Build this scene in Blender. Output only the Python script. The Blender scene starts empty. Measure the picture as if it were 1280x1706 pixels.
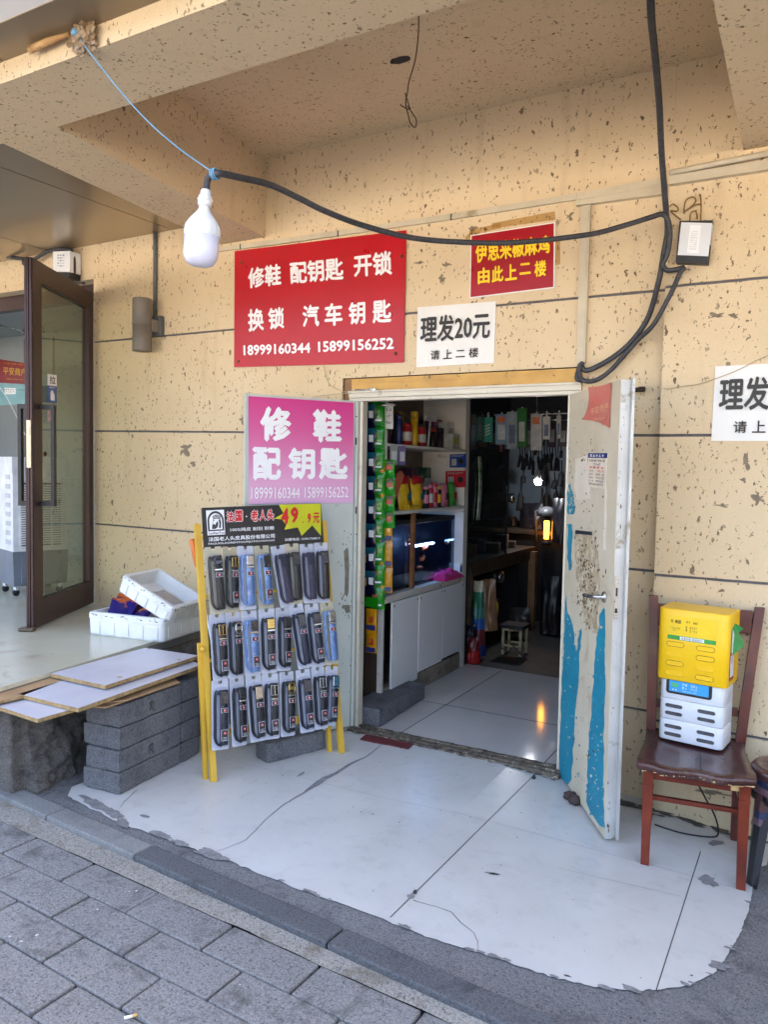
import bpy, bmesh, math, random
from mathutils import Vector, Matrix, noise
random.seed(11)
scene = bpy.context.scene
COL = scene.collection
PI = math.pi
V = Vector

# ------------------------------------------------------------------ camera
CAM = V((0.0, -3.734, 1.5))
_p, _y, _r = math.radians(-3.15), math.radians(-29.3), math.radians(1.08)
FWD = V((math.sin(_y) * math.cos(_p), math.cos(_y) * math.cos(_p), math.sin(_p)))
_rt = V((math.cos(_y), -math.sin(_y), 0))
_up = _rt.cross(FWD)
RIGHT = _rt * math.cos(_r) + _up * math.sin(_r)
UP = -_rt * math.sin(_r) + _up * math.cos(_r)
FPX = 1273.5
cam = bpy.data.cameras.new('camera')
cam.sensor_fit = 'VERTICAL'
cam.sensor_height = 24.0
cam.lens = FPX / 1706 * 24.0
cam.clip_start, cam.clip_end = 0.05, 500
cam_o = bpy.data.objects.new('camera', cam)
COL.objects.link(cam_o)
_m = Matrix((RIGHT, UP, -FWD)).transposed().to_4x4()
_m.translation = CAM
cam_o.matrix_world = _m
scene.camera = cam_o

# ------------------------------------------------------------------ light
SUN_EL, SUN_AZ = math.radians(48), math.radians(12)     # the sun stands behind the building: the street front is in open shade
world = bpy.data.worlds.new('World')
scene.world = world
world.use_nodes = True
wn = world.node_tree.nodes
sky = wn.new('ShaderNodeTexSky')
sky.sky_type = 'NISHITA'
sky.sun_disc = False
sky.sun_elevation = SUN_EL
sky.sun_rotation = SUN_AZ
sky.air_density, sky.dust_density, sky.ozone_density = 1.0, 10.0, 1.0
world.node_tree.links.new(sky.outputs[0], wn['Background'].inputs[0])
wn['Background'].inputs[1].default_value = 0.15
sun = bpy.data.lights.new('sun', 'SUN')
sun.energy = 5.0
sun.angle = math.radians(0.5)
sun.color = (1.0, 0.93, 0.84)
sun_o = bpy.data.objects.new('sun', sun)
COL.objects.link(sun_o)
_sd = V((math.sin(SUN_AZ) * math.cos(SUN_EL), math.cos(SUN_AZ) * math.cos(SUN_EL), math.sin(SUN_EL)))
sun_o.rotation_euler = _sd.to_track_quat('Z', 'Y').to_euler()
sun_o.location = (0, 10, 14)
scene.view_settings.view_transform = 'Standard'
scene.view_settings.look = 'None'
scene.view_settings.gamma = 1.0
scene.view_settings.exposure = 3.42
scene.render.engine = 'CYCLES'
scene.cycles.use_denoising = True
scene.cycles.max_bounces = 8
scene.cycles.transparent_max_bounces = 16

# ------------------------------------------------------------------ photo measurements -> points on the place's own surfaces
def ray(px, py):
    return RIGHT * ((px - 640) / FPX) - UP * ((py - 853) / FPX) + FWD
def onz(px, py, z):
    d = ray(px, py); return CAM + d * ((z - CAM.z) / d.z)
def ony(px, py, y=0.0):
    d = ray(px, py); return CAM + d * ((y - CAM.y) / d.y)
def onx(px, py, x):
    d = ray(px, py); return CAM + d * ((x - CAM.x) / d.x)
def onp(px, py, pl, off=0.0):
    p0, n = pl
    d = ray(px, py)
    return CAM + d * (((p0 + n * off - CAM).dot(n)) / d.dot(n))

# ------------------------------------------------------------------ materials
def lin(c):
    out = []
    for x in c:
        x /= 255.0
        out.append(x / 12.92 if x <= 0.04045 else ((x + 0.055) / 1.055) ** 2.4)
    return (*out, 1.0)
MATS = {}
class NT:
    def __init__(s, name):
        s.mat = bpy.data.materials.new(name)
        s.mat.use_nodes = True
        s.t = s.mat.node_tree
        s.b = s.t.nodes['Principled BSDF']
        s.tc = s.t.nodes.new('ShaderNodeTexCoord')
    def n(s, typ, **kw):
        nd = s.t.nodes.new(typ)
        for k, v in kw.items():
            if k in ('ins',):
                for a, b in v.items(): nd.inputs[a].default_value = b
            else: setattr(nd, k, v)
        return nd
    def l(s, a, b): s.t.links.new(a, b)
    def noise(s, scale, detail=5, rough=.6, vec=None, dist=0.0):
        nd = s.n('ShaderNodeTexNoise', ins={'Scale': scale, 'Detail': detail, 'Roughness': rough, 'Distortion': dist})
        s.l(vec or s.tc.outputs['Object'], nd.inputs['Vector']); return nd.outputs['Fac']
    def ramp(s, fac, lo, hi, a=(0, 0, 0, 1), b=(1, 1, 1, 1)):
        r = s.n('ShaderNodeValToRGB')
        r.color_ramp.elements[0].position = lo; r.color_ramp.elements[0].color = a
        r.color_ramp.elements[1].position = hi; r.color_ramp.elements[1].color = b
        s.l(fac, r.inputs[0]); return r.outputs[0]
    def mix(s, fac, a, b):
        m = s.n('ShaderNodeMix', data_type='RGBA')
        if isinstance(fac, float): m.inputs['Factor'].default_value = fac
        else: s.l(fac, m.inputs['Factor'])
        for i, x in ((6, a), (7, b)):
            if isinstance(x, tuple): m.inputs[i].default_value = x
            else: s.l(x, m.inputs[i])
        return m.outputs[2]
    def math(s, op, a, b=0.0, clamp=False):
        m = s.n('ShaderNodeMath', operation=op, use_clamp=clamp)
        for i, x in ((0, a), (1, b)):
            if isinstance(x, (int, float)): m.inputs[i].default_value = x
            else: s.l(x, m.inputs[i])
        return m.outputs[0]
    def bump(s, h, strength=.3, dist=.01):
        bp = s.n('ShaderNodeBump', ins={'Strength': strength, 'Distance': dist})
        s.l(h, bp.inputs['Height']); s.l(bp.outputs[0], s.b.inputs['Normal'])
def pm(name, c, c2=None, rough=.5, metal=0.0, n=9, lo=.35, hi=.65, bump=0.0, bn=60, dirt=None, dn=4, dlo=.56, dhi=.72, rvar=.1, coat=0.0, spec=.5, trans=0.0):
    """procedural material: base colour broken up by noise, dirt of its own shape, uneven gloss, fine bump"""
    if name in MATS: return MATS[name]
    t = NT(name)
    c = lin(c)
    c2 = lin(c2) if c2 else tuple(x * .82 for x in c[:3]) + (1,)
    col = t.mix(t.ramp(t.noise(n), lo, hi), c, c2)
    if dirt:
        col = t.mix(t.ramp(t.noise(dn, 8, .68, dist=.6), dlo, dhi), col, lin(dirt))
    t.l(col, t.b.inputs['Base Color'])
    r = t.n('ShaderNodeMapRange', ins={'To Min': max(.02, rough - rvar), 'To Max': min(1, rough + rvar)})
    t.l(t.noise(n * 1.7, 6, .7), r.inputs['Value'])
    t.l(r.outputs[0], t.b.inputs['Roughness'])
    t.b.inputs['Metallic'].default_value = metal
    t.b.inputs['Specular IOR Level'].default_value = spec
    t.b.inputs['Coat Weight'].default_value = coat
    t.b.inputs['Coat Roughness'].default_value = .12
    t.b.inputs['Transmission Weight'].default_value = trans
    if bump: t.bump(t.noise(bn, 7, .65), bump, .004)
    MATS[name] = t.mat
    return t.mat
def emat(name, c, strength):
    t = NT(name)
    t.b.inputs['Base Color'].default_value = lin(c)
    t.b.inputs['Emission Color'].default_value = lin(c)
    t.b.inputs['Emission Strength'].default_value = strength
    MATS[name] = t.mat
    return t.mat
def glassmat(name, tint, clear=.85, rough=.03, wrinkle=0.0):
    """thin see-through sheet: clear part tinted, with mirror reflections that grow at grazing angles"""
    t = NT(name)
    tr = t.n('ShaderNodeBsdfTransparent'); tr.inputs[0].default_value = lin(tint)
    gl = t.n('ShaderNodeBsdfGlossy', ins={'Roughness': rough}); gl.inputs[0].default_value = (.9, .92, .95, 1)
    if wrinkle:
        bp = t.n('ShaderNodeBump', ins={'Strength': wrinkle, 'Distance': .01}); t.l(t.noise(28, 4, .6, dist=1.0), bp.inputs['Height']); t.l(bp.outputs[0], gl.inputs['Normal'])
    lw = t.n('ShaderNodeLayerWeight', ins={'Blend': .5})
    f = t.math('ADD', t.math('MULTIPLY', t.math('POWER', lw.outputs['Facing'], 4.0), .55), 1 - clear, True)
    mx = t.n('ShaderNodeMixShader')
    t.l(f, mx.inputs[0]); t.l(tr.outputs[0], mx.inputs[1]); t.l(gl.outputs[0], mx.inputs[2])
    t.l(mx.outputs[0], t.t.nodes['Material Output'].inputs[0])
    MATS[name] = t.mat
    return t.mat

def stone(name, base, base2, pit=(84, 66, 46), amount=1.0):
    """sprayed travertine-look coating: cream ground, elongated brown pits of uneven size, blotches and dirt runs"""
    t = NT(name)
    pos = t.tc.outputs['Object']
    col = t.mix(t.ramp(t.noise(1.4, 6, .6), .3, .7), lin(base), lin(base2))
    col = t.mix(t.math('MULTIPLY', t.ramp(t.noise(260, 3, .7), .35, .75), .22), col, lin((120, 96, 66)))
    # pits: two sizes of random cells, warped and stretched along a slant
    warp = t.n('ShaderNodeTexNoise', ins={'Scale': 34, 'Detail': 3, 'Roughness': .6})
    t.l(pos, warp.inputs['Vector'])
    wv = t.n('ShaderNodeVectorMath', operation='MULTIPLY_ADD')
    t.l(warp.outputs['Color'], wv.inputs[0]); wv.inputs[1].default_value = (.045, .045, .045); t.l(pos, wv.inputs[2])
    pits = None
    dens = t.ramp(t.noise(2.6, 3, .5), .28, .66)
    for sc, rot, st, th, keep in ((25, (.5, .55, .7), (1, 1, .42), .155, .20), (42, (.2, -.45, .3), (1, 1, .42), .20, .36), (70, (.9, .5, .5), (1, 1, .5), .28, .42), (52, (.4, 1.1, .2), (1, 1, .25), .17, .24)):
        mp = t.n('ShaderNodeMapping'); mp.inputs['Rotation'].default_value = rot; mp.inputs['Scale'].default_value = st
        t.l(wv.outputs[0], mp.inputs['Vector'])
        vo = t.n('ShaderNodeTexVoronoi', ins={'Scale': sc})
        t.l(mp.outputs[0], vo.inputs['Vector'])
        sep = t.n('ShaderNodeSeparateColor'); t.l(vo.outputs['Color'], sep.inputs[0])
        on = t.math('LESS_THAN', sep.outputs[0], t.math('MULTIPLY', t.math('ADD', dens, .35), keep * amount))
        rad = t.math('ADD', t.math('MULTIPLY', t.math('POWER', sep.outputs[1], 1.8), th), .09)
        hit = t.math('MULTIPLY', on, t.math('MULTIPLY', t.math('SUBTRACT', rad, vo.outputs['Distance']), 40.0, True), True)
        hit = t.math('MULTIPLY', hit, t.math('ADD', t.math('MULTIPLY', sep.outputs[2], .5), .5))
        pits = hit if pits is None else t.math('MAXIMUM', pits, hit)
    pc = t.mix(t.noise(90, 2), lin(pit), lin((128, 104, 80)))
    col = t.mix(pits, col, pc)
    # dirt rubbed in, and rain streaks that run down
    mp = t.n('ShaderNodeMapping'); mp.inputs['Scale'].default_value = (5, 5, .5); t.l(pos, mp.inputs['Vector'])
    streak = t.ramp(t.noise(2.2, 7, .65, vec=mp.outputs[0]), .56, .8)
    col = t.mix(t.math('MULTIPLY', streak, .30), col, lin((140, 112, 76)))
    t.l(col, t.b.inputs['Base Color'])
    t.b.inputs['Roughness'].default_value = .78
    h = t.math('SUBTRACT', t.math('MULTIPLY', t.noise(140, 4, .7), .25), pits)
    t.bump(h, .6, .004)
    MATS[name] = t.mat
    return t.mat

# ------------------------------------------------------------------ mesh building
MW = {}
def mw(o): return MW.get(o.name, Matrix()) if o else Matrix()
class MB:
    def __init__(s): s.v, s.f, s.m, s.s = [], [], [], []
    def add(s, vs, fs, mi=0, smooth=False):
        k = len(s.v)
        s.v += [V(v) for v in vs]
        for f in fs:
            s.f.append([i + k for i in f]); s.m.append(mi); s.s.append(smooth)
        return s
    def hexa(s, b, t, mi=0):
        """bottom ring of 4 and top ring of 4 (same winding, counter-clockwise seen from the top)"""
        return s.add(list(b) + list(t), [(3, 2, 1, 0), (4, 5, 6, 7), (0, 1, 5, 4), (1, 2, 6, 5), (2, 3, 7, 6), (3, 0, 4, 7)], mi)
    def box(s, c, size, bev=0.0, rot=None, mi=0, seg=2):
        bm = bmesh.new()
        bmesh.ops.create_cube(bm, size=1)
        for v in bm.verts: v.co = V((v.co.x * size[0], v.co.y * size[1], v.co.z * size[2]))
        if bev: bmesh.ops.bevel(bm, geom=bm.edges[:], offset=min(bev, min(size) * .49), segments=seg, affect='EDGES', profile=.5)
        R = rot if rot is not None else Matrix.Identity(3)
        if isinstance(R, (int, float)): R = Matrix.Rotation(R, 3, 'Z')
        bm.verts.index_update()
        s.add([R @ v.co + V(c) for v in bm.verts], [[v.index for v in f.verts] for f in bm.faces], mi, False)
        bm.free(); return s
    def boxz(s, x0, x1, y0, y1, z0, z1, bev=0.0, mi=0):
        return s.box(((x0 + x1) / 2, (y0 + y1) / 2, (z0 + z1) / 2), (x1 - x0, y1 - y0, z1 - z0), bev, None, mi)
    def prism(s, poly, vec, mi=0):
        n = len(poly); vec = V(vec)
        a = [V(p) for p in poly]; b = [p + vec for p in a]
        nrm = V((0, 0, 0))
        for i in range(n): nrm += a[i].cross(a[(i + 1) % n])
        if nrm.dot(vec) > 0: a, b = b, a
        return s.add(a + b, [list(range(n)), list(range(2 * n - 1, n - 1, -1))] + [(i, i + n, (i + 1) % n + n, (i + 1) % n) for i in range(n)], mi)
    def tube(s, pts, r, seg=8, mi=0, caps=True, closed=False, flat=1.0):
        pts = [V(p) for p in pts]; n = len(pts)
        rr = r if isinstance(r, (list, tuple)) else [r] * n
        tang = [((pts[(i + 1) % n] if closed or i < n - 1 else pts[i]) - (pts[i - 1] if closed or i > 0 else pts[i])).normalized() for i in range(n)]
        up = V((0, 0, 1)) if abs(tang[0].z) < .9 else V((1, 0, 0))
        nx = tang[0].cross(up).normalized()
        vs = []
        for i in range(n):
            nx = (nx - tang[i] * nx.dot(tang[i])).normalized()
            ny = tang[i].cross(nx)
            for k in range(seg):
                a = 2 * PI * k / seg
                vs.append(pts[i] + nx * (math.cos(a) * rr[i]) + ny * (math.sin(a) * rr[i] * flat))
        fs = []
        for i in range(n if closed else n - 1):
            j = (i + 1) % n
            for k in range(seg):
                l = (k + 1) % seg
                fs.append((i * seg + k, i * seg + l, j * seg + l, j * seg + k))
        s.add(vs, fs, mi, True)
        if caps and not closed:
            k0 = len(s.v) - n * seg
            s.f += [[k0 + i for i in range(seg - 1, -1, -1)], [k0 + (n - 1) * seg + i for i in range(seg)]]
            s.m += [mi, mi]; s.s += [False, False]
        return s
    def lathe(s, prof, c, seg=20, mi=0, M=None):
        c = V(c); M = M or Matrix.Identity(3)
        vs = []
        for r, z in prof:
            for k in range(seg):
                a = 2 * PI * k / seg
                vs.append(c + M @ V((r * math.cos(a), r * math.sin(a), z)))
        n = len(prof)
        fs = [(i * seg + k, i * seg + (k + 1) % seg, (i + 1) * seg + (k + 1) % seg, (i + 1) * seg + k) for i in range(n - 1) for k in range(seg)]
        s.add(vs, fs, mi, True)
        k0 = len(s.v) - n * seg
        if prof[0][0] > 1e-4: s.f.append([k0 + i for i in range(seg - 1, -1, -1)]); s.m.append(mi); s.s.append(False)
        if prof[-1][0] > 1e-4: s.f.append([k0 + (n - 1) * seg + i for i in range(seg)]); s.m.append(mi); s.s.append(False)
        return s
    def sheet(s, q, t, n, mi=0):
        """a thin board: four front corners (TL,TR,BR,BL) given thickness t away from the viewer's side n"""
        q = [V(p) for p in q]
        return s.prism(q, -V(n) * t, mi)
    def build(s, name, mats, parent=None, world=True):
        inv = mw(parent).inverted() if (parent and world) else Matrix()
        vs = [inv @ v for v in s.v]
        org = V((0, 0, 0))
        if parent is None and vs:
            lo = [min(v[i] for v in vs) for i in range(3)]; hi = [max(v[i] for v in vs) for i in range(3)]
            org = V(((lo[0] + hi[0]) / 2, (lo[1] + hi[1]) / 2, lo[2]))
            vs = [v - org for v in vs]
        me = bpy.data.meshes.new(name)
        me.from_pydata([tuple(v) for v in vs], [], s.f)
        for m in (mats if isinstance(mats, (list, tuple)) else [mats]): me.materials.append(m)
        me.polygons.foreach_set('material_index', s.m)
        me.polygons.foreach_set('use_smooth', s.s)
        me.update()
        o = bpy.data.objects.new(name, me)
        COL.objects.link(o)
        if parent: o.parent = parent
        o.location = org
        MW[o.name] = (mw(parent) if parent else Matrix()) @ Matrix.Translation(org)
        return o
def tag(o, label, cat, group=None):
    o['label'] = label; o['category'] = cat
    if group: o['group'] = group
    return o
def struct(o, kind='structure'):
    o['kind'] = kind; return o
def thing(name, label, cat, loc=(0, 0, 0), rz=0.0, group=None, mat=None):
    o = bpy.data.objects.new(name, None)
    o.empty_display_size = .1
    COL.objects.link(o)
    M = mat or (Matrix.Translation(V(loc)) @ Matrix.Rotation(rz, 4, 'Z'))
    o.matrix_world = M
    MW[o.name] = M.copy()
    return tag(o, label, cat, group)
KIDS = {}
def kids(o): return [c for c in COL.objects if c.parent == o]
def copy_tree(o, parent=None, M=None):
    c = o.copy(); COL.objects.link(c)
    if parent: c.parent = parent
    if M is not None:
        c.matrix_world = M; MW[c.name] = M.copy()
    for ch in kids(o): copy_tree(ch, c)
    return c

def spline(pts, k=8):
    pts = [V(p) for p in pts]; out = []
    for i in range(len(pts) - 1):
        p0, p1, p2, p3 = pts[max(i - 1, 0)], pts[i], pts[i + 1], pts[min(i + 2, len(pts) - 1)]
        for j in range(k):
            t = j / k
            out.append(.5 * ((2 * p1) + (p2 - p0) * t + (2 * p0 - 5 * p1 + 4 * p2 - p3) * t * t + (3 * p1 - p0 - 3 * p2 + p3) * t ** 3))
    return out + [pts[-1]]

# ------------------------------------------------------------------ lettering
_TX = {}
def text_geom(body, bold):
    key = (body, bold)
    if key in _TX: return _TX[key]
    cu = bpy.data.curves.new('lettering', 'FONT')
    cu.body = body; cu.resolution_u = 2
    o = bpy.data.objects.new('lettering', cu); COL.objects.link(o)
    bpy.context.view_layer.update()
    me = bpy.data.meshes.new_from_object(o.evaluated_get(bpy.context.evaluated_depsgraph_get()))
    vs = [(v.co.x, v.co.y) for v in me.vertices]; fs = [list(p.vertices) for p in me.polygons]
    bpy.data.objects.remove(o); bpy.data.curves.remove(cu); bpy.data.meshes.remove(me)
    x0, x1 = min(v[0] for v in vs) - bold, max(v[0] for v in vs) + bold
    y0, y1 = min(v[1] for v in vs) - bold, max(v[1] for v in vs) + bold
    out = []
    for k, (dx, dy) in enumerate(((0, 0), (bold, 0), (-bold, 0), (0, bold), (0, -bold)) if bold else ((0, 0),)):
        out.append(([((x + dx - x0) / (x1 - x0), (y + dy - y0) / (y1 - y0)) for x, y in vs], k))
    _TX[key] = (out, fs)
    return _TX[key]
def bil(q, u, v):
    """q = TL,TR,BR,BL; u right, v up"""
    return (q[3] * (1 - u) + q[2] * u) * (1 - v) + (q[0] * (1 - u) + q[1] * u) * v
def put_text(mb, body, q, mi=0, bold=.02, lift=.0008):
    q = [V(p) for p in q]
    n = (q[1] - q[0]).cross(q[3] - q[0]).normalized()
    n = -n if n.dot(CAM - q[0]) < 0 else n
    layers, fs = text_geom(body, bold)
    for vs, k in layers:
        pts = [bil(q, u, v) + n * (lift + k * .00012) for u, v in vs]
        if fs:
            f0 = fs[0]
            nn = (pts[f0[1]] - pts[f0[0]]).cross(pts[f0[2]] - pts[f0[0]])
            mb.add(pts, fs if nn.dot(n) > 0 else [f[::-1] for f in fs], mi)
def sub(q, u0, v0, u1, v1):
    """sub-rectangle of a quad in fractions: u from the left, v from the TOP"""
    return [bil(q, u0, 1 - v0), bil(q, u1, 1 - v0), bil(q, u1, 1 - v1), bil(q, u0, 1 - v1)]

def smudge_row(mb, q, n=8, mi=0, lift=.0008, seed=0):
    """print too small to read: a row of tiny strokes"""
    q = [V(p) for p in q]; rnd = random.Random(seed + n)
    nn = (q[1] - q[0]).cross(q[3] - q[0]).normalized()
    nn = -nn if nn.dot(CAM - q[0]) < 0 else nn
    for i in range(n):
        a, b = i / n, (i + rnd.uniform(.6, .85)) / n
        for v0, v1, u0, u1 in ((.75, .95, 0, 1), (.4, .55, .1, .9), (.05, .2, 0, 1), (.05, .95, .35, .6)):
            if rnd.random() < .25: continue
            r = [p + nn * lift for p in (bil(q, a + (b - a) * u0, v1), bil(q, a + (b - a) * u1, v1), bil(q, a + (b - a) * u1, v0), bil(q, a + (b - a) * u0, v0))]
            f = (0, 1, 2, 3) if (r[1] - r[0]).cross(r[3] - r[0]).dot(nn) > 0 else (3, 2, 1, 0)
            mb.add(r, [f], mi); lift += .00002

# ================================================================== MATERIALS
m_wall = stone('cream_stone', (227, 206, 169), (216, 193, 154), amount=1.3)
m_ceil = stone('beige_stone', (220, 199, 163), (210, 188, 152), (84, 66, 48), 1.45)
m_groove = pm('groove_mortar', (112, 106, 110), (92, 88, 92), .85, n=40)
m_mortar = pm('grey_mortar', (140, 134, 122), (118, 112, 104), .9, n=30, bump=.6, bn=200)
m_steel = pm('brushed_steel', (190, 188, 182), None, .28, 1.0)
m_black = pm('black_plastic', (26, 26, 28), (38, 38, 40), .45, n=30)
m_cable = pm('black_cable', (46, 46, 50), (66, 66, 70), .55, n=60)
m_white_pl = pm('white_plastic', (232, 234, 236), (222, 224, 226), .35, n=6)
m_trunk = pm('trunking_plastic', (206, 194, 168), (186, 174, 148), .5, n=5, dirt=(150, 132, 100), dlo=.6)
m_dark = pm('dark_clutter', (34, 34, 38), (22, 22, 26), .7, n=5)
m_paper = pm('white_paper', (236, 234, 228), (228, 226, 220), .6, n=5, dirt=(206, 198, 184), dlo=.6, dhi=.8)
m_red = pm('red_vinyl', (188, 10, 28), (178, 8, 26), .3, n=3, dirt=(170, 22, 36), dlo=.62, dhi=.8)
m_white_ink = pm('white_ink', (244, 244, 244), (236, 236, 238), .4)
m_black_ink = pm('black_ink', (34, 31, 30), (46, 43, 40), .5)
m_yellow_ink = pm('yellow_ink', (250, 214, 30), (246, 204, 24), .4)
m_gold_ink = pm('gold_ink', (212, 168, 62), None, .4)
m_red_ink = pm('red_ink', (214, 40, 40), None, .4)
m_blue_ink = pm('blue_ink', (40, 52, 110), None, .5)

# patio tile: pale polished ceramic, scuffed, with faint clouds
t = NT('patio_tile')
c = t.mix(t.ramp(t.noise(1.7, 6, .6), .3, .7), lin((206, 204, 200)), lin((196, 194, 190)))
c = t.mix(t.math('MULTIPLY', t.ramp(t.noise(4, 7, .6), .45, .85), .35), c, lin((172, 170, 165)))
c = t.mix(t.math('MULTIPLY', t.ramp(t.noise(11, 8, .7), .52, .78), .30), c, lin((146, 142, 134)))
c = t.mix(t.ramp(t.noise(60, 4, .7), .70, .78), c, lin((110, 104, 96)))
t.l(c, t.b.inputs['Base Color'])
t.b.inputs['Roughness'].default_value = .25
m_tile = t.mat
m_joint = pm('tile_joint', (70, 68, 68), (52, 50, 50), .9, n=30)
m_filler = pm('crack_filler', (140, 138, 138), (116, 114, 114), .9, n=40, bump=.5, bn=220)

# concrete pavers: speckled, scratched, stained
def concrete(name, a, b, stain=(96, 96, 98), spk=.5, bn=150, bs=.5, rough=.85):
    t = NT(name)
    c = t.mix(t.ramp(t.noise(3.2, 6, .6), .3, .7), lin(a), lin(b))
    c = t.mix(t.math('MULTIPLY', t.ramp(t.noise(150, 4, .7), .35, .8), spk), c, lin(tuple(min(255, x * 1.45) for x in a)))
    c = t.mix(t.math('MULTIPLY', t.ramp(t.noise(105, 4, .75), .54, .66), spk), c, lin(tuple(x * .6 for x in a)))
    c = t.mix(t.math('MULTIPLY', t.ramp(t.noise(7, 6, .65, dist=.5), .54, .70), .75), c, lin(stain))
    mp = t.n('ShaderNodeMapping'); mp.inputs['Scale'].default_value = (60, 9, 20); mp.inputs['Rotation'].default_value = (0, 0, .6)
    t.l(t.tc.outputs['Object'], mp.inputs['Vector'])
    c = t.mix(t.math('MULTIPLY', t.ramp(t.noise(1, 6, .75, vec=mp.outputs[0], dist=1.2), .62, .72), .35), c, lin(tuple(min(255, x * 1.3) for x in a)))
    t.l(c, t.b.inputs['Base Color']); t.b.inputs['Roughness'].default_value = rough
    t.bump(t.noise(bn, 8, .75), bs, .004)
    return t.mat
m_paver = concrete('paver_concrete', (114, 112, 110), (96, 95, 94), (70, 68, 66), 1.0, 130, .8)
m_kerb_light = concrete('kerb_concrete', (124, 123, 121), (106, 105, 105))
m_kerb_dark = concrete('kerb_granite', (82, 82, 84), (68, 69, 71), (54, 54, 56), .9)
m_apron = concrete('apron_concrete', (102, 101, 101), (84, 84, 85), (66, 66, 67), 1.0)
m_gutter = concrete('gutter_mortar', (124, 119, 111), (106, 102, 97), (98, 84, 68), 1.0, 80, 1.0)
m_rough = concrete('broken_concrete', (92, 87, 82), (58, 55, 54), (38, 36, 36), .9, 70, 1.0)
m_block = concrete('paving_block', (92, 92, 95), (74, 75, 78), (58, 58, 60), 1.0, 110)
m_street = concrete('street_asphalt', (160, 154, 144), (148, 142, 132))
m_gap = pm('paver_gap', (48, 46, 46), (34, 33, 33), .95, n=40)

# ================================================================== GROUND
mb = MB(); mb.add([(-90, -120, -.25), (90, -120, -.25), (90, 40, -.25), (-90, 40, -.25)], [(0, 1, 2, 3)])
struct(mb.build('street', m_street))

# paving: real stones with worn edges, half bond, rows turned 2.8 degrees like the kerb
mb = MB()
mb.add([V(p) for p in ((-7, -1.30, -.047), (-7, -5.5, -.047), (3, -5.9, -.047), (3, -2.06, -.047))], [(0, 1, 2, 3)], 1)
ang = -.050
ex, ey = V((math.cos(ang), math.sin(ang), 0)), V((-math.sin(ang), math.cos(ang), 0))
O0 = V((-1.99, -1.787, 0))
ROW, LEN = .1565, .3635
for r in range(24):
    sh = 0.0 if r % 2 == 0 else .505
    for k in range(-14, 12):
        x0 = (k + sh) * LEN + random.uniform(-.003, .003); y1 = -r * ROW + random.uniform(-.0015, .0015)
        g = .0035
        cx = O0 + ex * (x0 + LEN / 2) + ey * (y1 - ROW / 2)
        if cx.x < -6.6 or cx.x > 2.6: continue
        top = -.030 + random.uniform(-.002, .002)
        R = Matrix.Rotation(ang + random.uniform(-.003, .003), 3, 'Z') @ Matrix.Rotation(random.uniform(-.006, .006), 3, 'X')
        mb.box((cx.x, cx.y, top - .03), (LEN - 2.6 * g, ROW - 1.6 * g, .06), .006, R, 0, 2)
m_drop = pm('paint_drop', (206, 204, 200), None, .7)
m_stain = concrete('paver_stain', (76, 75, 74), (66, 65, 65), (56, 55, 55), .8, 130, .7)
def pblot(px_, py_, r, mi, seed):
    c = onz(px_, py_, -.027); pts = []
    for k in range(16):
        a = 2 * PI * k / 16; f = .75 + .5 * noise.noise(V((math.cos(a) * 1.5 + seed, math.sin(a) * 1.5, seed)))
        pts.append((c.x + r * f * math.cos(a), c.y + r * f * .8 * math.sin(a), -.0272 + .0002 * (seed % 5)))
    mb.add(pts, [list(range(16))], mi)
for k, (a, b, r) in enumerate(((227, 1484, .007), (215, 1485, .004), (208, 1486, .003), (162, 1515, .006), (61, 1558, .008), (35, 1568, .007), (16, 1560, .006), (30, 1548, .003), (120, 1541, .003), (108, 1448, .003), (265, 1489, .004), (400, 1640, .004))): pblot(a, b, r, 2, k)
struct(mb.build('pavement', [m_paver, m_gap, m_drop, m_stain]))

# gutter strip of mortar between kerb and pavers
def kin(x): return -1.600 - .075 * (x + 2.24)           # kerb inner line
def kfr(x): return kin(x) - .098
mb = MB()
xs = [-6 + i * .06 for i in range(150)]
top_f = [V((x, O0.y + (x - O0.x) * math.tan(ang) + .010 * noise.noise(V((x * 6, 3, 0))) - .005, -.0295)) for x in xs]
top_b = [V((x, kfr(x) - .002, -.017 + .004 * noise.noise(V((x * 9, 1, 0))))) for x in xs]
n = len(xs)
mb.add(top_f + top_b, [(i, i + 1, n + i + 1, n + i) for i in range(n - 1)], 0, True)
struct(mb.build('gutter', m_gutter))

# kerb: separate stones with bevelled arrises
mb = MB()
joints = [-6.0, -5.2, -4.4, -3.55, -2.79, -2.216, -1.19 - .09, -.40, .4, 1.2, 2.0]
for i in range(len(joints) - 1):
    a, b = joints[i] + .003, joints[i + 1] - .003
    mi = 0 if b < -2.1 else 1
    c = V(((a + b) / 2, (kin((a + b) / 2) + kfr((a + b) / 2)) / 2, -.062 + random.uniform(-.002, .002)))
    mb.box(c, (b - a, .098, .13), .006, Matrix.Rotation(-.075, 3, 'Z'), mi, 2)
struct(mb.build('kerb', [m_kerb_light, m_kerb_dark]))

# patio: concrete apron under one big polished tile floor that falls away to the right
def pz(x): return -.07 * max(0.0, x + 1.3)
mb = MB()
def two(poly, dz, mi):
    """a ground polygon folded at x=-1.3"""
    def clip(pts, keep):
        out = []
        for i in range(len(pts)):
            p, q = pts[i], pts[(i + 1) % len(pts)]
            if keep(p[0]): out.append(p)
            if keep(p[0]) != keep(q[0]):
                s_ = (-1.3 - p[0]) / (q[0] - p[0]); out.append((-1.3, p[1] + (q[1] - p[1]) * s_))
        return out
    for kf in (lambda x: x < -1.3, lambda x: x >= -1.3):
        pl = clip(poly, kf)
        if len(pl) > 2: mb.add([(x, y, pz(x) + dz) for x, y in pl], [list(range(len(pl)))], mi)
two([(-3.6, .3), (-3.6, kin(-3.6)), (2.0, kin(2.0)), (2.0, .3)], -.005, 0)
struct(mb.build('ground', m_apron))

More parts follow.
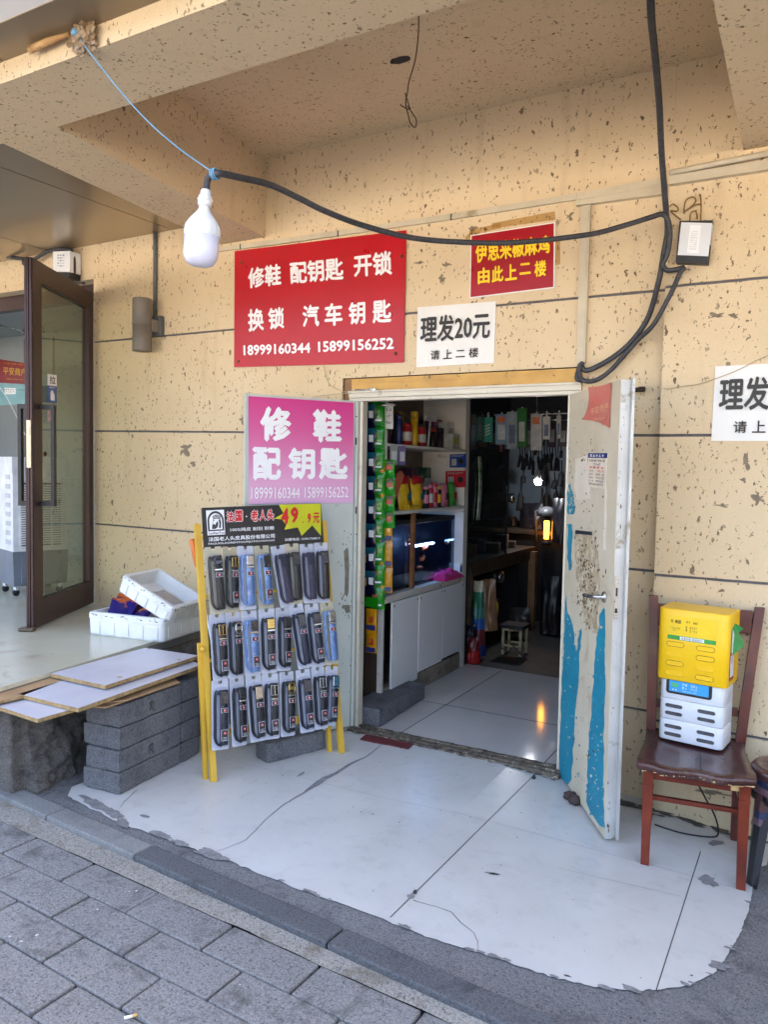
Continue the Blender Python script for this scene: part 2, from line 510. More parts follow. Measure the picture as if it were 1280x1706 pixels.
mb = MB()
edge_px = [(112, 1326), (150, 1347), (205, 1373), (262, 1392), (318, 1412), (352, 1428), (378, 1432), (420, 1450), (500, 1482), (570, 1506), (640, 1531), (700, 1556), (770, 1580), (800, 1587), (880, 1614), (940, 1634), (1000, 1646), (1060, 1651), (1100, 1648), (1150, 1642), (1190, 1622), (1212, 1592), (1232, 1560), (1245, 1525), (1254, 1490), (1258, 1440)]
poly = []
for i in range(len(edge_px) - 1):
    a, b = edge_px[i], edge_px[i + 1]
    for j in range(7):
        s_ = j / 7
        px_, py_ = a[0] + (b[0] - a[0]) * s_, a[1] + (b[1] - a[1]) * s_
        p = onz(px_, py_, pz(onz(px_, py_, 0).x))
        jag = .012 if px_ < 380 else .007
        poly.append((p.x + jag * noise.noise(V((i, j * 1.7, 3))), p.y + jag * 1.6 * noise.noise(V((i * 3.1, j * 2.3, 7)))))
poly += [(-.10, -.30), (-.08, .06), (-1.0, .06), (-1.0, .0), (-2.3, .0), (-2.9, .0), (-2.95, -1.40)]
two(poly, 0.0, 0)
def ribbon(pts, w, mi, dz=.0012):
    pts = [V((p[0], p[1], 0)) for p in pts]; n = len(pts)
    ww = w if isinstance(w, list) else [w] * n
    vs = []
    for i in range(n):
        t_ = (pts[min(i + 1, n - 1)] - pts[max(i - 1, 0)]).normalized(); s_ = V((-t_.y, t_.x, 0))
        for sg in (1, -1):
            q = pts[i] + s_ * (sg * ww[i] / 2); vs.append((q.x, q.y, pz(q.x) + dz))
    mb.add(vs, [(2 * i, 2 * i + 1, 2 * i + 3, 2 * i + 2) for i in range(n - 1)], mi)
def gpx(pp): 
    p = onz(*pp, 0); p = onz(*pp, pz(p.x)); return (p.x, p.y)
def lerp_pts(a, b, n, j=.0):
    return [(a[0] + (b[0] - a[0]) * i / n + j * noise.noise(V((i * .9, a[0], 1))), a[1] + (b[1] - a[1]) * i / n + j * noise.noise(V((i * .8, 5, b[1])))) for i in range(n + 1)]
ribbon(lerp_pts((-1.155, .0), (-1.183, -1.53), 24), .0035, 1)
ribbon(lerp_pts((-.345, -.36), (-.351, -1.36), 24), .003, 1)
ribbon(lerp_pts(gpx((640, 1330)), gpx((1250, 1486)), 30, .002), .0016, 2)
ribbon(lerp_pts(gpx((930, 1447)), gpx((1135, 1494)), 20, .002), .0014, 2)
ribbon(lerp_pts(gpx((365, 1262)), gpx((640, 1330)), 20, .002), .0014, 2)
# long crack filled with cement, a second hairline, the chipped corner
def crack(pxs, ws, mi):
    pts = [gpx(p) for p in pxs]
    fine, fw = [], []
    for i in range(len(pts) - 1):
        for j in range(6):
            s_ = j / 6
            fine.append((pts[i][0] + (pts[i + 1][0] - pts[i][0]) * s_ + .005 * noise.noise(V((i * 6 + j, 1.3, 2))), pts[i][1] + (pts[i + 1][1] - pts[i][1]) * s_ + .005 * noise.noise(V((i * 6 + j, 9.1, 4)))))
            w_ = ws[i] + (ws[i + 1] - ws[i]) * s_
            fw.append(w_ * (1 + .6 * noise.noise(V((i * 6 + j, 3, 3)))))
    ribbon(fine, fw, mi)
crack([(640, 1238), (612, 1260), (585, 1272), (560, 1288), (542, 1296), (528, 1306), (505, 1322), (470, 1342), (440, 1368), (410, 1400), (345, 1425)], [.004, .008, .016, .020, .030, .034, .010, .006, .004, .003, .002], 3)
crack([(688, 1500), (700, 1504), (730, 1512), (752, 1520), (766, 1536), (790, 1555), (797, 1570), (797, 1586)], [.004, .002, .0015, .0025, .0025, .0015, .0015, .001], 1)
crack([(228, 1316), (205, 1338), (196, 1350)], [.002, .002, .001], 1)
def blot(px, py, rx, ry, mi, seed, dz=.0016, rotpx=0):
    pts = []
    for k in range(22):
        a = 2 * PI * k / 22
        f = .65 + .7 * abs(noise.noise(V((math.cos(a) * 1.6 + seed, math.sin(a) * 1.6, seed * 2.2)))) + .35 * noise.noise(V((k * 1.3, seed, 0)))
        dx, dy = rx * f * math.cos(a), ry * f * math.sin(a)
        q = gpx((px + dx * math.cos(rotpx) - dy * math.sin(rotpx), py + dx * math.sin(rotpx) + dy * math.cos(rotpx)))
        pts.append((q[0], q[1], pz(q[0]) + dz))
    mb.add(pts[::-1], [list(range(22))], mi)
for a in ((160, 1340, 34, 9, 3, 1, .0016, .45), (190, 1356, 22, 9, 3, 2, .0018, .4), (205, 1372, 14, 8, 3, 13, .0021, .5), (241, 1360, 12, 3, 3, 3, .0016, .2), (268, 1391, 22, 7, 3, 4, .0016, .3), (300, 1405, 20, 5, 3, 24, .002, .3), (352, 1424, 26, 10, 3, 5, .0018, .3), (685, 1494, 8, 5, 3, 6), (692, 1487, 4, 5, 1, 7, .0022), (820, 1456, 14, 2.5, 3, 8, .0016, .15), (822, 1457, 9, 1.8, 1, 9, .0022, .15), (502, 1290, 9, 2.5, 3, 10, .0016, -.5), (1180, 1468, 22, 9, 3, 11, .0014, .4), (1195, 1405, 16, 5, 3, 14, .0014), (945, 1627, 8, 1.5, 1, 15, .002, .25), (890, 1296, 5, 4, 1, 16, .002)):
    blot(*a)
edge_ring = [p for p in poly[:len(edge_px) * 7 - 7]]
for k in range(30):
    ex_, ey_ = edge_ring[random.randrange(20, len(edge_ring))]; rr_ = random.uniform(.004, .026)
    pts = []
    for j in range(12):
        a = 2 * PI * j / 12; f = .5 + .9 * abs(noise.noise(V((math.cos(a) * 1.7 + k * 2.1, math.sin(a) * 1.7, k * .7))))
        pts.append((ex_ + rr_ * 1.9 * f * math.cos(a), ey_ + .004 + rr_ * .7 * f * math.sin(a), pz(ex_) + .0014 + .00003 * k))
    mb.add(pts, [list(range(12))], 2)
for k in range(70):
    x_, y_ = random.uniform(-2.4, -.2), random.uniform(-1.45, -.12); rr_ = random.uniform(.0015, .004)
    mb.add([(x_ + rr_ * 1.6 * math.cos(a) * random.uniform(.5, 1), y_ + rr_ * math.sin(a), pz(x_) + .0018) for a in (0, 1.2, 2.5, 3.8, 5.0)], [list(range(5))], 1 if k % 3 else 2)
m_grime = pm('floor_grime', (104, 100, 94), (84, 80, 74), .9, n=26, bump=.5, bn=160)
for k in range(46):
    x_ = random.uniform(-.75, -.12); y_ = -.085 - abs(random.gauss(0, .018)); rr_ = random.uniform(.008, .03)
    pts = []
    for j in range(12):
        a = 2 * PI * j / 12; f = .6 + .8 * abs(noise.noise(V((math.cos(a) * 1.7 + k, math.sin(a) * 1.7, k * .7))))
        pts.append((x_ + rr_ * 1.8 * f * math.cos(a), y_ + rr_ * .7 * f * math.sin(a), pz(x_) + .0022 + .00004 * k))
    mb.add(pts, [list(range(12))], 4)
for k in range(40):
    x_ = random.uniform(-2.3, -1.05); y_ = -.068 - abs(random.gauss(0, .008)); rr_ = random.uniform(.004, .012)
    mb.add([(x_ + rr_ * 2.2 * math.cos(a) * random.uniform(.5, 1), y_ + rr_ * .6 * math.sin(a), pz(x_) + .0024 + .00004 * k) for a in (0, .9, 1.9, 2.8, 3.8, 4.7, 5.6)], [list(range(7))], 4)
struct(mb.build('patio', [m_tile, m_joint, m_filler, m_filler, m_grime]))

# raised landing on the left with a broken concrete flank
PZ = .5
e0, e1 = onz(0, 1145, PZ), onz(335, 1045, PZ)
dirE = (e1 - e0).normalized()
m_landing = pm('landing_tile', (206, 202, 182), (196, 190, 168), .2, n=1.5, dirt=(176, 168, 146), dn=3, dlo=.6)
mb = MB()
pe = [e0 - dirE * .14, e1 + dirE * .25]
mb.prism([pe[0] + V((0, 0, -.02)), pe[1] + V((0, 0, -.02)), V((-9, .9, PZ - .02)), V((-9, pe[0].y, PZ - .02))], (0, 0, .02), 0)
mb.prism([pe[0] + V((-.004, 0, -.06)), pe[1] + V((-.004, 0, -.06)), V((-9, .9, PZ - .06)), V((-9, pe[0].y, PZ - .06))], (0, 0, .0395), 1)
nd = V((dirE.y, -dirE.x, 0))
N, Mm = 260, 64
vs = []
for j in range(Mm + 1):
    for i in range(N + 1):
        u_, h_ = i / N, j / Mm
        cn_ = e0 + dirE * .06
        if u_ < .4: p = V((-5.6, cn_.y, 0)).lerp(cn_, u_ / .4); nd = V((0, -1, 0))
        else: p = cn_.lerp(pe[1], (u_ - .4) / .6); nd = V((dirE.y, -dirE.x, 0))
        if .36 < u_ < .44: nd = V((0, -1, 0)).lerp(V((dirE.y, -dirE.x, 0)), (u_ - .36) / .08).normalized()
        p.z = -.06 + (PZ - .0) * h_ * 1.0
        p.z = min(p.z, PZ - .058)
        d_ = .035 - .01 * h_ + .06 * noise.fractal(V((p.y * 2.2 + p.x * 2, p.z * 3.5, 2)), 1, 2.1, 5) + .026 * noise.fractal(V((p.y * 11 + p.x * 11, p.z * 14, 8)), 1, 2, 4) + .010 * noise.fractal(V((p.y * 38 + p.x * 38, p.z * 44, 5)), 1, 2, 3)
        d_ += .05 * max(0, noise.noise(V((p.y * 3 + 4, p.z * 5, 6)))) + .10 * (1 - h_) ** 2
        if u_ < .42: d_ = min(d_ * .5, .03)
        if h_ > .97: d_ = min(d_, .0)
        vs.append(p + nd * d_)
mb.add(vs, [(j * (N + 1) + i, j * (N + 1) + i + 1, (j + 1) * (N + 1) + i + 1, (j + 1) * (N + 1) + i) for j in range(Mm) for i in range(N)], 2, True)
mb.boxz(-9, -3.75, -1.5, .8, -.07, PZ - .07, 0, 2)
struct(mb.build('raised_landing', [m_landing, m_kerb_light, m_rough]))

# ================================================================== BUILDING
bld = thing('shop_building', 'cream pitted stone shop front with deep canopy, double door and raised glass door', 'building')
GZ = [(.425, .382), (1.078, 1.050), (1.737, 1.684), (2.360, 2.350)]     # groove heights at x=-4.47 and x=-.62
def gz(i, x):
    a, b = GZ[i]; return a + (b - a) * (x + 4.47) / 3.85
WX0, WX1 = -4.47, -.62
mb = MB()
DX0, DX1, DZ1 = -2.385, -1.0, 2.02
def band_wall(x0, x1, zb, zt, y0, flush=.012, gw=.0065):
    """courses of facing with recessed mortar lines"""
    mb.boxz(x0, x1, y0 + flush, y0 + .22, zb, zt, 0, 1)
    cuts = [zb] + [i for i in range(4) if gz(i, x0) > zb + .02 and gz(i, x0) < zt - .02] + [zt]
    steps = max(2, int((x1 - x0) / .05))
    for a in range(len(cuts) - 1):
        lo, hi = cuts[a], cuts[a + 1]
        vs = []
        for k in range(steps + 1):
            x = x0 + (x1 - x0) * k / steps
            zl = lo if a == 0 else gz(lo, x) + gw + .0022 * noise.noise(V((x * 30, lo, 1)))
            zh = hi if a == len(cuts) - 2 else gz(hi, x) - gw + .0022 * noise.noise(V((x * 30, hi, 5)))
            vs += [(x, y0, zl), (x, y0, zh), (x, y0 + flush + .001, zl), (x, y0 + flush + .001, zh)]
        fs = []
        for k in range(steps):
            p, q = 4 * k, 4 * k + 4
            fs += [(p, q, q + 1, p + 1), (p + 1, q + 1, q + 3, p + 3), (p, p + 2, q + 2, q)]
        e = 4 * steps
        fs += [(0, 1, 3, 2), (e, e + 2, e + 3, e + 1)]
        mb.add(vs, fs, 0)
band_wall(WX0, DX0, -.15, 3.60, 0)
band_wall(DX0, DX1, DZ1, 3.60, 0)
band_wall(DX1, WX1, -.15, 3.60, 0)
# bare patches where the facing has fallen off
def patch(cx, cz, r1, r2, seed, y=-.0012, mi=2, rot=0):
    pts = []
    for k in range(26):
        a = 2 * PI * k / 26
        f = .7 + .9 * noise.noise(V((math.cos(a) * 1.4 + seed, math.sin(a) * 1.4, seed))) + .4 * noise.noise(V((k * .9, seed * 3, 1)))
        dx, dz = r1 * max(.2, f) * math.cos(a), r2 * max(.2, f) * math.sin(a)
        pts.append((cx + dx * math.cos(rot) - dz * math.sin(rot), y, cz + dx * math.sin(rot) + dz * math.cos(rot)))
    mb.add(pts, [list(range(26))], mi)
for px_, py_, rx, rz, sd in ((310, 748, .062, .05, 3.1), (321, 773, .03, .014, 4.7), (403, 699, .02, .035, 6.2), (736, 465, .022, .03, 2.2), (745, 440, .035, .012, 1.4), (700, 437, .03, .01, 8.4), (790, 380, .03, .015, 9.1), (950, 360, .03, .02, 3.7), (806, 495, .012, .012, 5.5), (850, 505, .012, .012, 5.9)):
    p = ony(px_, py_, 0); patch(p.x, p.z, rx, rz, sd)
mb.build('wall', [m_wall, m_groove, pm('bare_render', (150, 134, 112), (122, 108, 90), .95, n=40, bump=.9, bn=300)], bld)

# wall above the left doorway
mb = MB()
mb.boxz(WX1 + .0005, 1.6, 0, .22, 2.905, 3.60, 0, 0)
mb.build('wall', [m_wall], bld)
mb = MB()
mb.boxz(-9, WX0 - .0005, 0, .22, 2.80, 3.60, 0, 0)
mb.build('wall', [m_wall], bld)

# pier on the right, proud of the wall
mb = MB()
_gz = gz
def gz(i, x): return (.367, 1.043, 1.680, 2.345)[i]
band_wall(WX1, 1.6, -.25, 2.90, -.08)
gz = _gz
patch(-.40, 2.20, .05, .016, 7.7, -.0812); patch(-.33, 2.195, .028, .014, 2.9, -.0814)
for px_, py_, rx, rz, sd in ((1245, 770, .02, .04, 2.5), (1240, 800, .012, .01, 4.4), (1205, 842, .035, .01, 6.1), (1265, 830, .03, .03, 8.8), (1186, 1320, .09, .012, 5.2), (1130, 1290, .05, .012, 1.2)):
    p = ony(px_, py_, -.08); patch(p.x, p.z, rx, rz, sd, -.0813)
mb.build('pillar', [m_wall, m_groove, pm('bare_render', (150, 134, 112)) if 'bare_render' not in MATS else MATS['bare_render']], bld)

# canopy: beams and coffered ceiling
def beam(poly, z0, z1, name='canopy_beam'):
    b = MB(); b.prism([(x, y, z0) for x, y in poly], (0, 0, z1 - z0)); return b.build(name, m_ceil, bld)
beam([(-2.953, -.001), (-2.793, -1.583), (-3.148, -1.583), (-3.302, -.001)], 2.89, 3.60)
beam([(-3.148, -1.585), (3.0, -1.585), (3.0, -1.918), (-7.0, -1.918), (-7.0, -1.585)], 2.89, 3.60)
beam([(-.322, -.001), (-.316, -1.583), (.16, -1.583), (.16, -.001)], 2.89, 3.60)
mb = MB(); mb.boxz(-2.96, -.25, -1.60, -.001, 3.352, 3.60)
hole = onz(667, 100, 3.351)
pts = []
for k in range(18):
    a = 2 * PI * k / 18; f = 1 + .35 * noise.noise(V((k * .8, 2, 2)))
    pts.append((hole.x + .052 * f * math.cos(a), hole.y + .028 * f * math.sin(a), 3.3505))
mb.add(pts[::-1], [list(range(18))], 1)
mb.build('canopy_ceiling', [m_ceil, m_dark], bld)
mb = MB(); mb.boxz(.161, 3, -1.584, -.08, 3.352, 3.60); mb.build('canopy_ceiling', m_ceil, bld)
# upper floors: the mass that keeps the street front in the shade
mb = MB(); mb.boxz(-40, 40, -1.9, 14, 3.602, 14.5); mb.build('upper_storeys', m_wall, bld)
mb = MB(); mb.boxz(-40, -9, 0, 14, -.07, 3.60); mb.boxz(1.6, 40, 0, 14, -.07, 3.60); mb.boxz(-9, 1.6, 5.0, 14, -.07, 3.60); mb.build('wall', m_wall, bld)

# metal soffit panels over the left doorway and along the canopy edge
m_panel = pm('soffit_metal', (170, 148, 116), (164, 142, 110), .24, .35, n=1.2, rvar=.06)
seams = [-9, -7.6, -6.2, -4.95, -3.775, -3.16]
for a, b in zip(seams, seams[1:]):
    k = .06
    b_ = MB(); b_.prism([(a + .004, -1.582, 3.035), (b - .004 if b > -3.2 else b - .004, -1.582, 3.035), ((b + k if b < -3.2 else -3.30) - .004, -.002, 3.035), (a + k + .004, -.002, 3.035)], (0, 0, .02))
    b_.build('soffit_panel', m_panel, bld)
m_fascia = pm('fascia_metal', (140, 124, 100), (132, 116, 94), .35, .3, n=1.2)
pa, pb = onz(0, 108, 2.965), onz(272, 0, 2.965)
fy = (pa.y + pb.y) / 2
seam = onz(12, 105, 2.965).x
for a, b in ((-7, seam - .003), (seam + .003, 3)):
    b_ = MB(); b_.boxz(a, b, fy - .165, fy, 2.965, 3.60, .004); b_.build('fascia_panel', m_fascia, bld)

# ------------------------------------------------------------------ doorway: lintel board, metal frame, worn threshold
m_gold = pm('gold_board', (196, 152, 72), (176, 132, 60), .38, .15, n=7, dirt=(120, 90, 48), dn=16, dlo=.6, dhi=.68)
m_frame = pm('cream_metal', (206, 198, 180), (196, 188, 168), .42, .1, n=5, dirt=(150, 138, 116), dn=9, dlo=.6, dhi=.72)
m_wood_jamb = pm('jamb_wood', (150, 112, 72), (122, 92, 60), .7, n=12, dirt=(190, 176, 150), dlo=.5)
mb = MB()
mb.boxz(-2.33, -1.002, .012, .05, 1.945, 2.015)
mb.boxz(-2.30, -1.002, .009, .012, 1.990, 1.998); mb.build('lintel_board', m_gold, bld)
mb = MB(); mb.boxz(-2.383, -2.335, .02, .06, .0, 2.018); mb.build('jamb_board', m_wood_jamb, bld)
fr = MB()
fr.boxz(-2.335, -1.002, -.012, .055, 1.905, 1.944, .003)
fr.boxz(-2.335, -1.002, -.004, .055, 1.886, 1.9045, .002)
fr.boxz(-2.335, -1.002, -.022, -.0125, 1.932, 1.944, .002)
fr.boxz(-2.265, -2.245, .000, .055, .0, 1.8855, .003)
fr.boxz(-2.335, -2.266, .012, .055, .0, 1.8855, .003)
fr.boxz(-1.07, -1.002, .000, .055, -.02, 1.8855, .003)
frame = fr.build('door_frame', m_frame, bld)
b_ = MB(); 
for x in (-2.285, -2.18): b_.box((x, -.020, 1.948), (.018, .012, .014), .002)
b_.tube([(-2.285, -.026, 1.948), (-2.18, -.026, 1.946)], .004, 8); b_.box((-2.165, -.02, 1.946), (.03, .008, .018), .002)
b_.build('bolt', m_steel, frame)
m_wornwood = pm('worn_threshold', (120, 108, 92), (62, 52, 46), .8, .0, n=26, dirt=(196, 182, 158), dn=38, dlo=.58, dhi=.66, bump=.8, bn=120)
mb = MB()
for k, (y, w, h) in enumerate(((-.052, .018, .010), (-.026, .014, .016), (-.004, .016, .012), (.022, .018, .018), (.046, .012, .012))):
    n = 26
    for i in range(n):
        xa, xb = -2.28 + 1.24 * i / n, -2.28 + 1.24 * (i + 1) / n
        hh = h * (1 + .35 * noise.noise(V((i * .9, k * 4, 1)))); yy = y + .004 * noise.noise(V((i * .7, k * 7, 3)))
        mb.boxz(xa, xb + .001 * (k + 1), yy - w / 2, yy + w / 2, -.02, max(.004, hh), .0015)
mb.build('threshold', m_wornwood, bld)
m_mat_red = pm('red_mat', (112, 42, 48), (88, 34, 40), .6, n=14, dirt=(60, 40, 40))
q = [onz(610, 1225, 0), onz(690, 1240, 0), onz(680, 1249, 0), onz(652, 1243, 0), onz(622, 1238, 0), onz(600, 1233, 0)]
mb = MB(); mb.prism([V((p.x, p.y, .001)) for p in q], (0, 0, .006)); tag(mb.build('rubber_strip', m_mat_red), 'dark red scrap of flooring lying at the door threshold', 'floor scrap')

# ------------------------------------------------------------------ door leaves
m_leaf_in = pm('leaf_paint_cream', (206, 196, 172), (196, 184, 158), .5, n=4, dirt=(168, 152, 124), dn=5, dlo=.58, dhi=.75, bump=.15, bn=30)
m_leaf_grn = pm('leaf_paint_pale', (196, 200, 190), (184, 190, 182), .5, n=3, dirt=(150, 148, 134), dn=11, dlo=.62, dhi=.72)
m_edge = pm('leaf_edge_metal', (204, 204, 200), (188, 188, 184), .4, .3, n=5, dirt=(140, 126, 102), dn=7, dlo=.58, dhi=.7)
m_blue = pm('blue_paint', (16, 124, 150), (22, 136, 160), .5, n=6, dirt=(70, 156, 168), dn=30, dlo=.6, dhi=.66, bump=.2, bn=80)
m_glue = pm('glue_residue', (122, 100, 70), (90, 72, 52), .85, n=40)
m_clean = pm('scraped_patch', (226, 218, 200), (214, 204, 184), .55, n=9)
class Leaf:
    """a steel door leaf: runs from hinge to free edge; n is the outward normal of its visible face"""
    def __init__(s, hinge, free, zb0, zb1, zt, side):
        s.h, s.f = V((*hinge, 0)), V((*free, 0))
        s.u = (s.f - s.h).normalized(); s.w = (s.f - s.h).length
        s.n = V((-s.u.y, s.u.x, 0)) * side
        s.pl = (s.h, s.n); s.zt = zt; s.zb = (zb0, zb1)
    def p(s, a, z, off=0.0): q = s.h + s.u * a + s.n * off; return V((q.x, q.y, z))
    def px(s, x, y, off=.001): return onp(x, y, s.pl, off)
LR = Leaf((-1.06, 0.0), (-.701, -.538), .006, -.028, 1.886, -1)
if LR.n.dot(CAM - LR.h) < 0: LR = Leaf((-1.06, 0.0), (-.701, -.538), .006, -.028, 1.886, 1)
LL = Leaf((-2.275, 0.0), (-2.612, -.567), .012, .012, 1.887, 1)
if LL.n.dot(CAM - LL.h) < 0: LL = Leaf((-2.275, 0.0), (-2.612, -.567), .012, .012, 1.887, -1)
T = .046
def slab_between(b_, L, a0, a1, t0, t1, z00, z01, zt, mi=0):
    b_.hexa([L.p(a0, z00, t0), L.p(a1, z01, t0), L.p(a1, z01, t1), L.p(a0, z00, t1)], [L.p(a0, zt, t0), L.p(a1, zt, t0), L.p(a1, zt, t1), L.p(a0, zt, t1)], mi)
# right leaf: inner face toward the camera, folded edge channel
b_ = MB()
slab_between(b_, LR, 0, LR.w, 0, -.020, .006, -.028, LR.zt, 0)
slab_between(b_, LR, .0, LR.w - .004, -.0205, -.044, .006, -.026, LR.zt - .002, 1)
slab_between(b_, LR, LR.w - .006, LR.w + .014, -.0445, -.056, .0, -.03, LR.zt + .006, 1)
slab_between(b_, LR, LR.w + .0005, LR.w + .002, -.002, -.022, -.02, -.028, LR.zt - .003, 1)
slab_between(b_, LR, LR.w - .0035, LR.w + .0035, -.0225, -.030, -.02, -.027, LR.zt - .003, 1)
leafR = b_.build('door', [m_leaf_in, m_edge], bld)
leafR['label'] = 'cream steel door leaf with peeling blue paint standing open'
def ragged(L, pxs, off, amp, seed, k=7):
    pts = []
    for i in range(len(pxs)):
        a, b = pxs[i], pxs[(i + 1) % len(pxs)]
        for j in range(k):
            s_ = j / k
            x, y = a[0] + (b[0] - a[0]) * s_, a[1] + (b[1] - a[1]) * s_
            x += amp * noise.fractal(V((x * .05, y * .05, seed)), 1, 2, 4); y += amp * 2 * noise.fractal(V((x * .05, y * .05, seed + 9)), 1, 2, 4)
            pts.append(L.px(x, y, off))
    return pts
def thin(b_, pts, n, mi=0, t=.0004):
    """a film of paint or paper: front face plus rim"""
    a = [p for p in pts]
    nn = V((0, 0, 0))
    for i in range(len(a)): nn += a[i].cross(a[(i + 1) % len(a)])
    if nn.dot(n) < 0: a = a[::-1]
    b_.add(a + [p - n * t for p in a], [list(range(len(a)))] + [(i, i + len(a), (i + 1) % len(a) + len(a), (i + 1) % len(a)) for i in range(len(a))], mi)
Z8 = lambda L: [(900 + a / 1.895, 600 + b / 1.895) for a, b in L]
b_ = MB()
for k, L in enumerate((
    [(84, 742), (89, 792), (98, 822), (108, 862), (110, 890), (116, 925), (119, 890), (124, 850), (131, 848), (131, 880), (127, 925), (122, 1010), (119, 1060), (113, 1100), (108, 1180), (104, 1240), (102, 1290), (98, 1322), (86, 1334), (74, 1328), (62, 1314), (62, 1270), (63, 1200), (66, 1120), (70, 1000), (74, 940), (76, 880), (79, 800)],
    [(190, 800), (199, 778), (205, 782), (206, 900), (206, 1000), (203, 1150), (202, 1300), (202, 1474), (190, 1466), (176, 1446), (162, 1432), (146, 1390), (150, 1340), (152, 1250), (158, 1180), (164, 1090), (170, 1000), (176, 930), (182, 870)],
    [(88, 392), (95, 386), (97, 410), (109, 424), (111, 470), (108, 488), (90, 486), (85, 470), (90, 450), (84, 420)],
    [(88, 520), (102, 522), (103, 560), (100, 610), (103, 650), (94, 664), (90, 640), (88, 590)])):
    thin(b_, ragged(LR, Z8(L), .0006, 2.4, k * 3.3), LR.n)
for k in range(46):
    x, y = random.choice(((random.uniform(146, 160), random.uniform(1330, 1440)), (random.uniform(100, 125), random.uniform(820, 1320)), (random.uniform(64, 80), random.uniform(760, 1000)), (random.uniform(150, 178), random.uniform(960, 1330))))
    c = Z8([(x, y)])[0]; r = random.uniform(.4, 1.6)
    thin(b_, ragged(LR, [(c[0] + r * math.cos(a), c[1] + r * 1.8 * math.sin(a)) for a in (0, 1.2, 2.6, 3.9, 5.1)], .0006, .8, k, 2), LR.n)
for k in range(130):
    x, y = random.choice(((random.uniform(70, 122), random.uniform(800, 1320)), (random.uniform(150, 203), random.uniform(820, 1460)), (random.uniform(152, 203), random.uniform(1180, 1460)), (random.uniform(88, 108), random.uniform(400, 480))))
    c = Z8([(x, y)])[0]; r = random.uniform(.25, 1.1) * (2.0 if k % 12 == 0 else 1)
    thin(b_, ragged(LR, [(c[0] + r * math.cos(a) * random.uniform(.4, 1.3), c[1] + r * 2.4 * math.sin(a) * random.uniform(.3, 1.2)) for a in (0, 1.0, 2.1, 3.1, 4.2, 5.2)], .0011, .6, k * 1.7, 2), LR.n, 1)
b_.build('blue_paint', [m_blue, m_leaf_in], leafR)
b_ = MB()
thin(b_, ragged(LR, Z8([(112, 540), (165, 548), (166, 572), (186, 600), (190, 700), (180, 800), (186, 868), (150, 850), (134, 790), (140, 740), (116, 700), (110, 640)]), .0005, 2.5, 4.4), LR.n, 0)
thin(b_, ragged(LR, Z8([(112, 310), (150, 300), (158, 380), (160, 432), (120, 440), (108, 400)]), .0005, 1.6, 7.4), LR.n, 1)
thin(b_, ragged(LR, Z8([(206, 290), (212, 420), (208, 600), (200, 600), (204, 420)]), .0005, 1.2, 8.4), LR.n, 1)
for k in range(300):
    c = Z8([(random.gauss(148, 20), random.gauss(690, 75))])[0]
    if k % 4 == 0: c = Z8([(random.uniform(84, 200), random.uniform(180, 500))])[0]
    if k % 17 == 0: c = Z8([(random.uniform(100, 200), random.uniform(1000, 1400))])[0]
    r = random.uniform(.35, 1.9) * (1 if k % 4 else .7)
    thin(b_, ragged(LR, [(c[0] + r * math.cos(a) * random.uniform(.4, 1.2), c[1] + r * 2.0 * math.sin(a) * random.uniform(.3, 1.2)) for a in (0, 1.0, 2.1, 3.3, 4.2, 5.2)], .0010, .7, k, 2), LR.n, 2)
thin(b_, [LR.px(*p, .0012) for p in Z8([(112, 536), (165, 542), (165, 553), (112, 548)])], LR.n, 3)
b_.build('paper_residue', [pm('residue_base', (182, 166, 136), (160, 142, 110), .7, n=18, dirt=(206, 196, 172), dn=22, dlo=.5, dhi=.6), m_clean, m_glue, m_black], leafR)
# edge scuffs
b_ = MB()
for k in range(26):
    z = random.choice((random.uniform(1.5, 1.8), random.uniform(1.2, 1.5), random.uniform(.0, 1.0)))
    c = LR.p(LR.w + .0042, z, -random.uniform(.004, .020)); r = random.uniform(.002, .009)
    pts = [c + LR.n * (r * .5 * math.cos(a) * random.uniform(.4, 1)) + V((0, 0, r * 1.6 * math.sin(a) * random.uniform(.4, 1))) for a in (0, 1, 2.1, 3.1, 4.2, 5.2)]
    thin(b_, pts, LR.u, 0)
b_.build('edge_scuff', m_glue, leafR)
# lever handle and lock plate
b_ = MB()
hc = LR.px(*Z8([(205, 748)])[0], 0)
Mn = LR.n.to_track_quat('Z', 'Y').to_matrix()
b_.lathe([(.024, 0), (.024, .005), (.020, .008), (.009, .009), (.009, .040)], hc, 20, 0, Mn)
he = LR.px(*Z8([(140, 742)])[0], .045)
b_.tube(spline([hc + LR.n * .036, hc + LR.n * .044 - LR.u * .015, he + LR.u * .02, he, he - LR.u * .004 - LR.n * .012], 5), .0085, 10)
b_.build('handle', m_steel, leafR)
b_ = MB()
kc = LR.px(*Z8([(208, 667)])[0], .0005)
thin(b_, [kc + LR.u * (x * .001) + V((0, 0, z * .001)) for x, z in ((0, 12), (5, 6), (5, -6), (0, -12), (-5, -6), (-5, 6))], LR.n)
b_.build('keyhole', m_black, leafR)
b_ = MB()
za, zb = 1.0, 1.0
hz = hc.z
def edgebox(z0, z1, t0, t1, d0, d1, mi=0): slab_between(b_, LR, LR.w + d0, LR.w + d1, t0, t1, z0, z0, z1, mi)
edgebox(hz - .075, hz + .105, -.003, -.021, .0042, .0064)
edgebox(hz + .02, hz + .055, -.008, -.016, .0064, .0066, 1)
edgebox(hz - .02, hz + .006, -.006, -.018, .0064, .0120)
edgebox(hz - .05, hz - .03, -.007, -.017, .0064, .0066, 1)
b_.build('lock_plate', [m_steel, m_black], leafR)
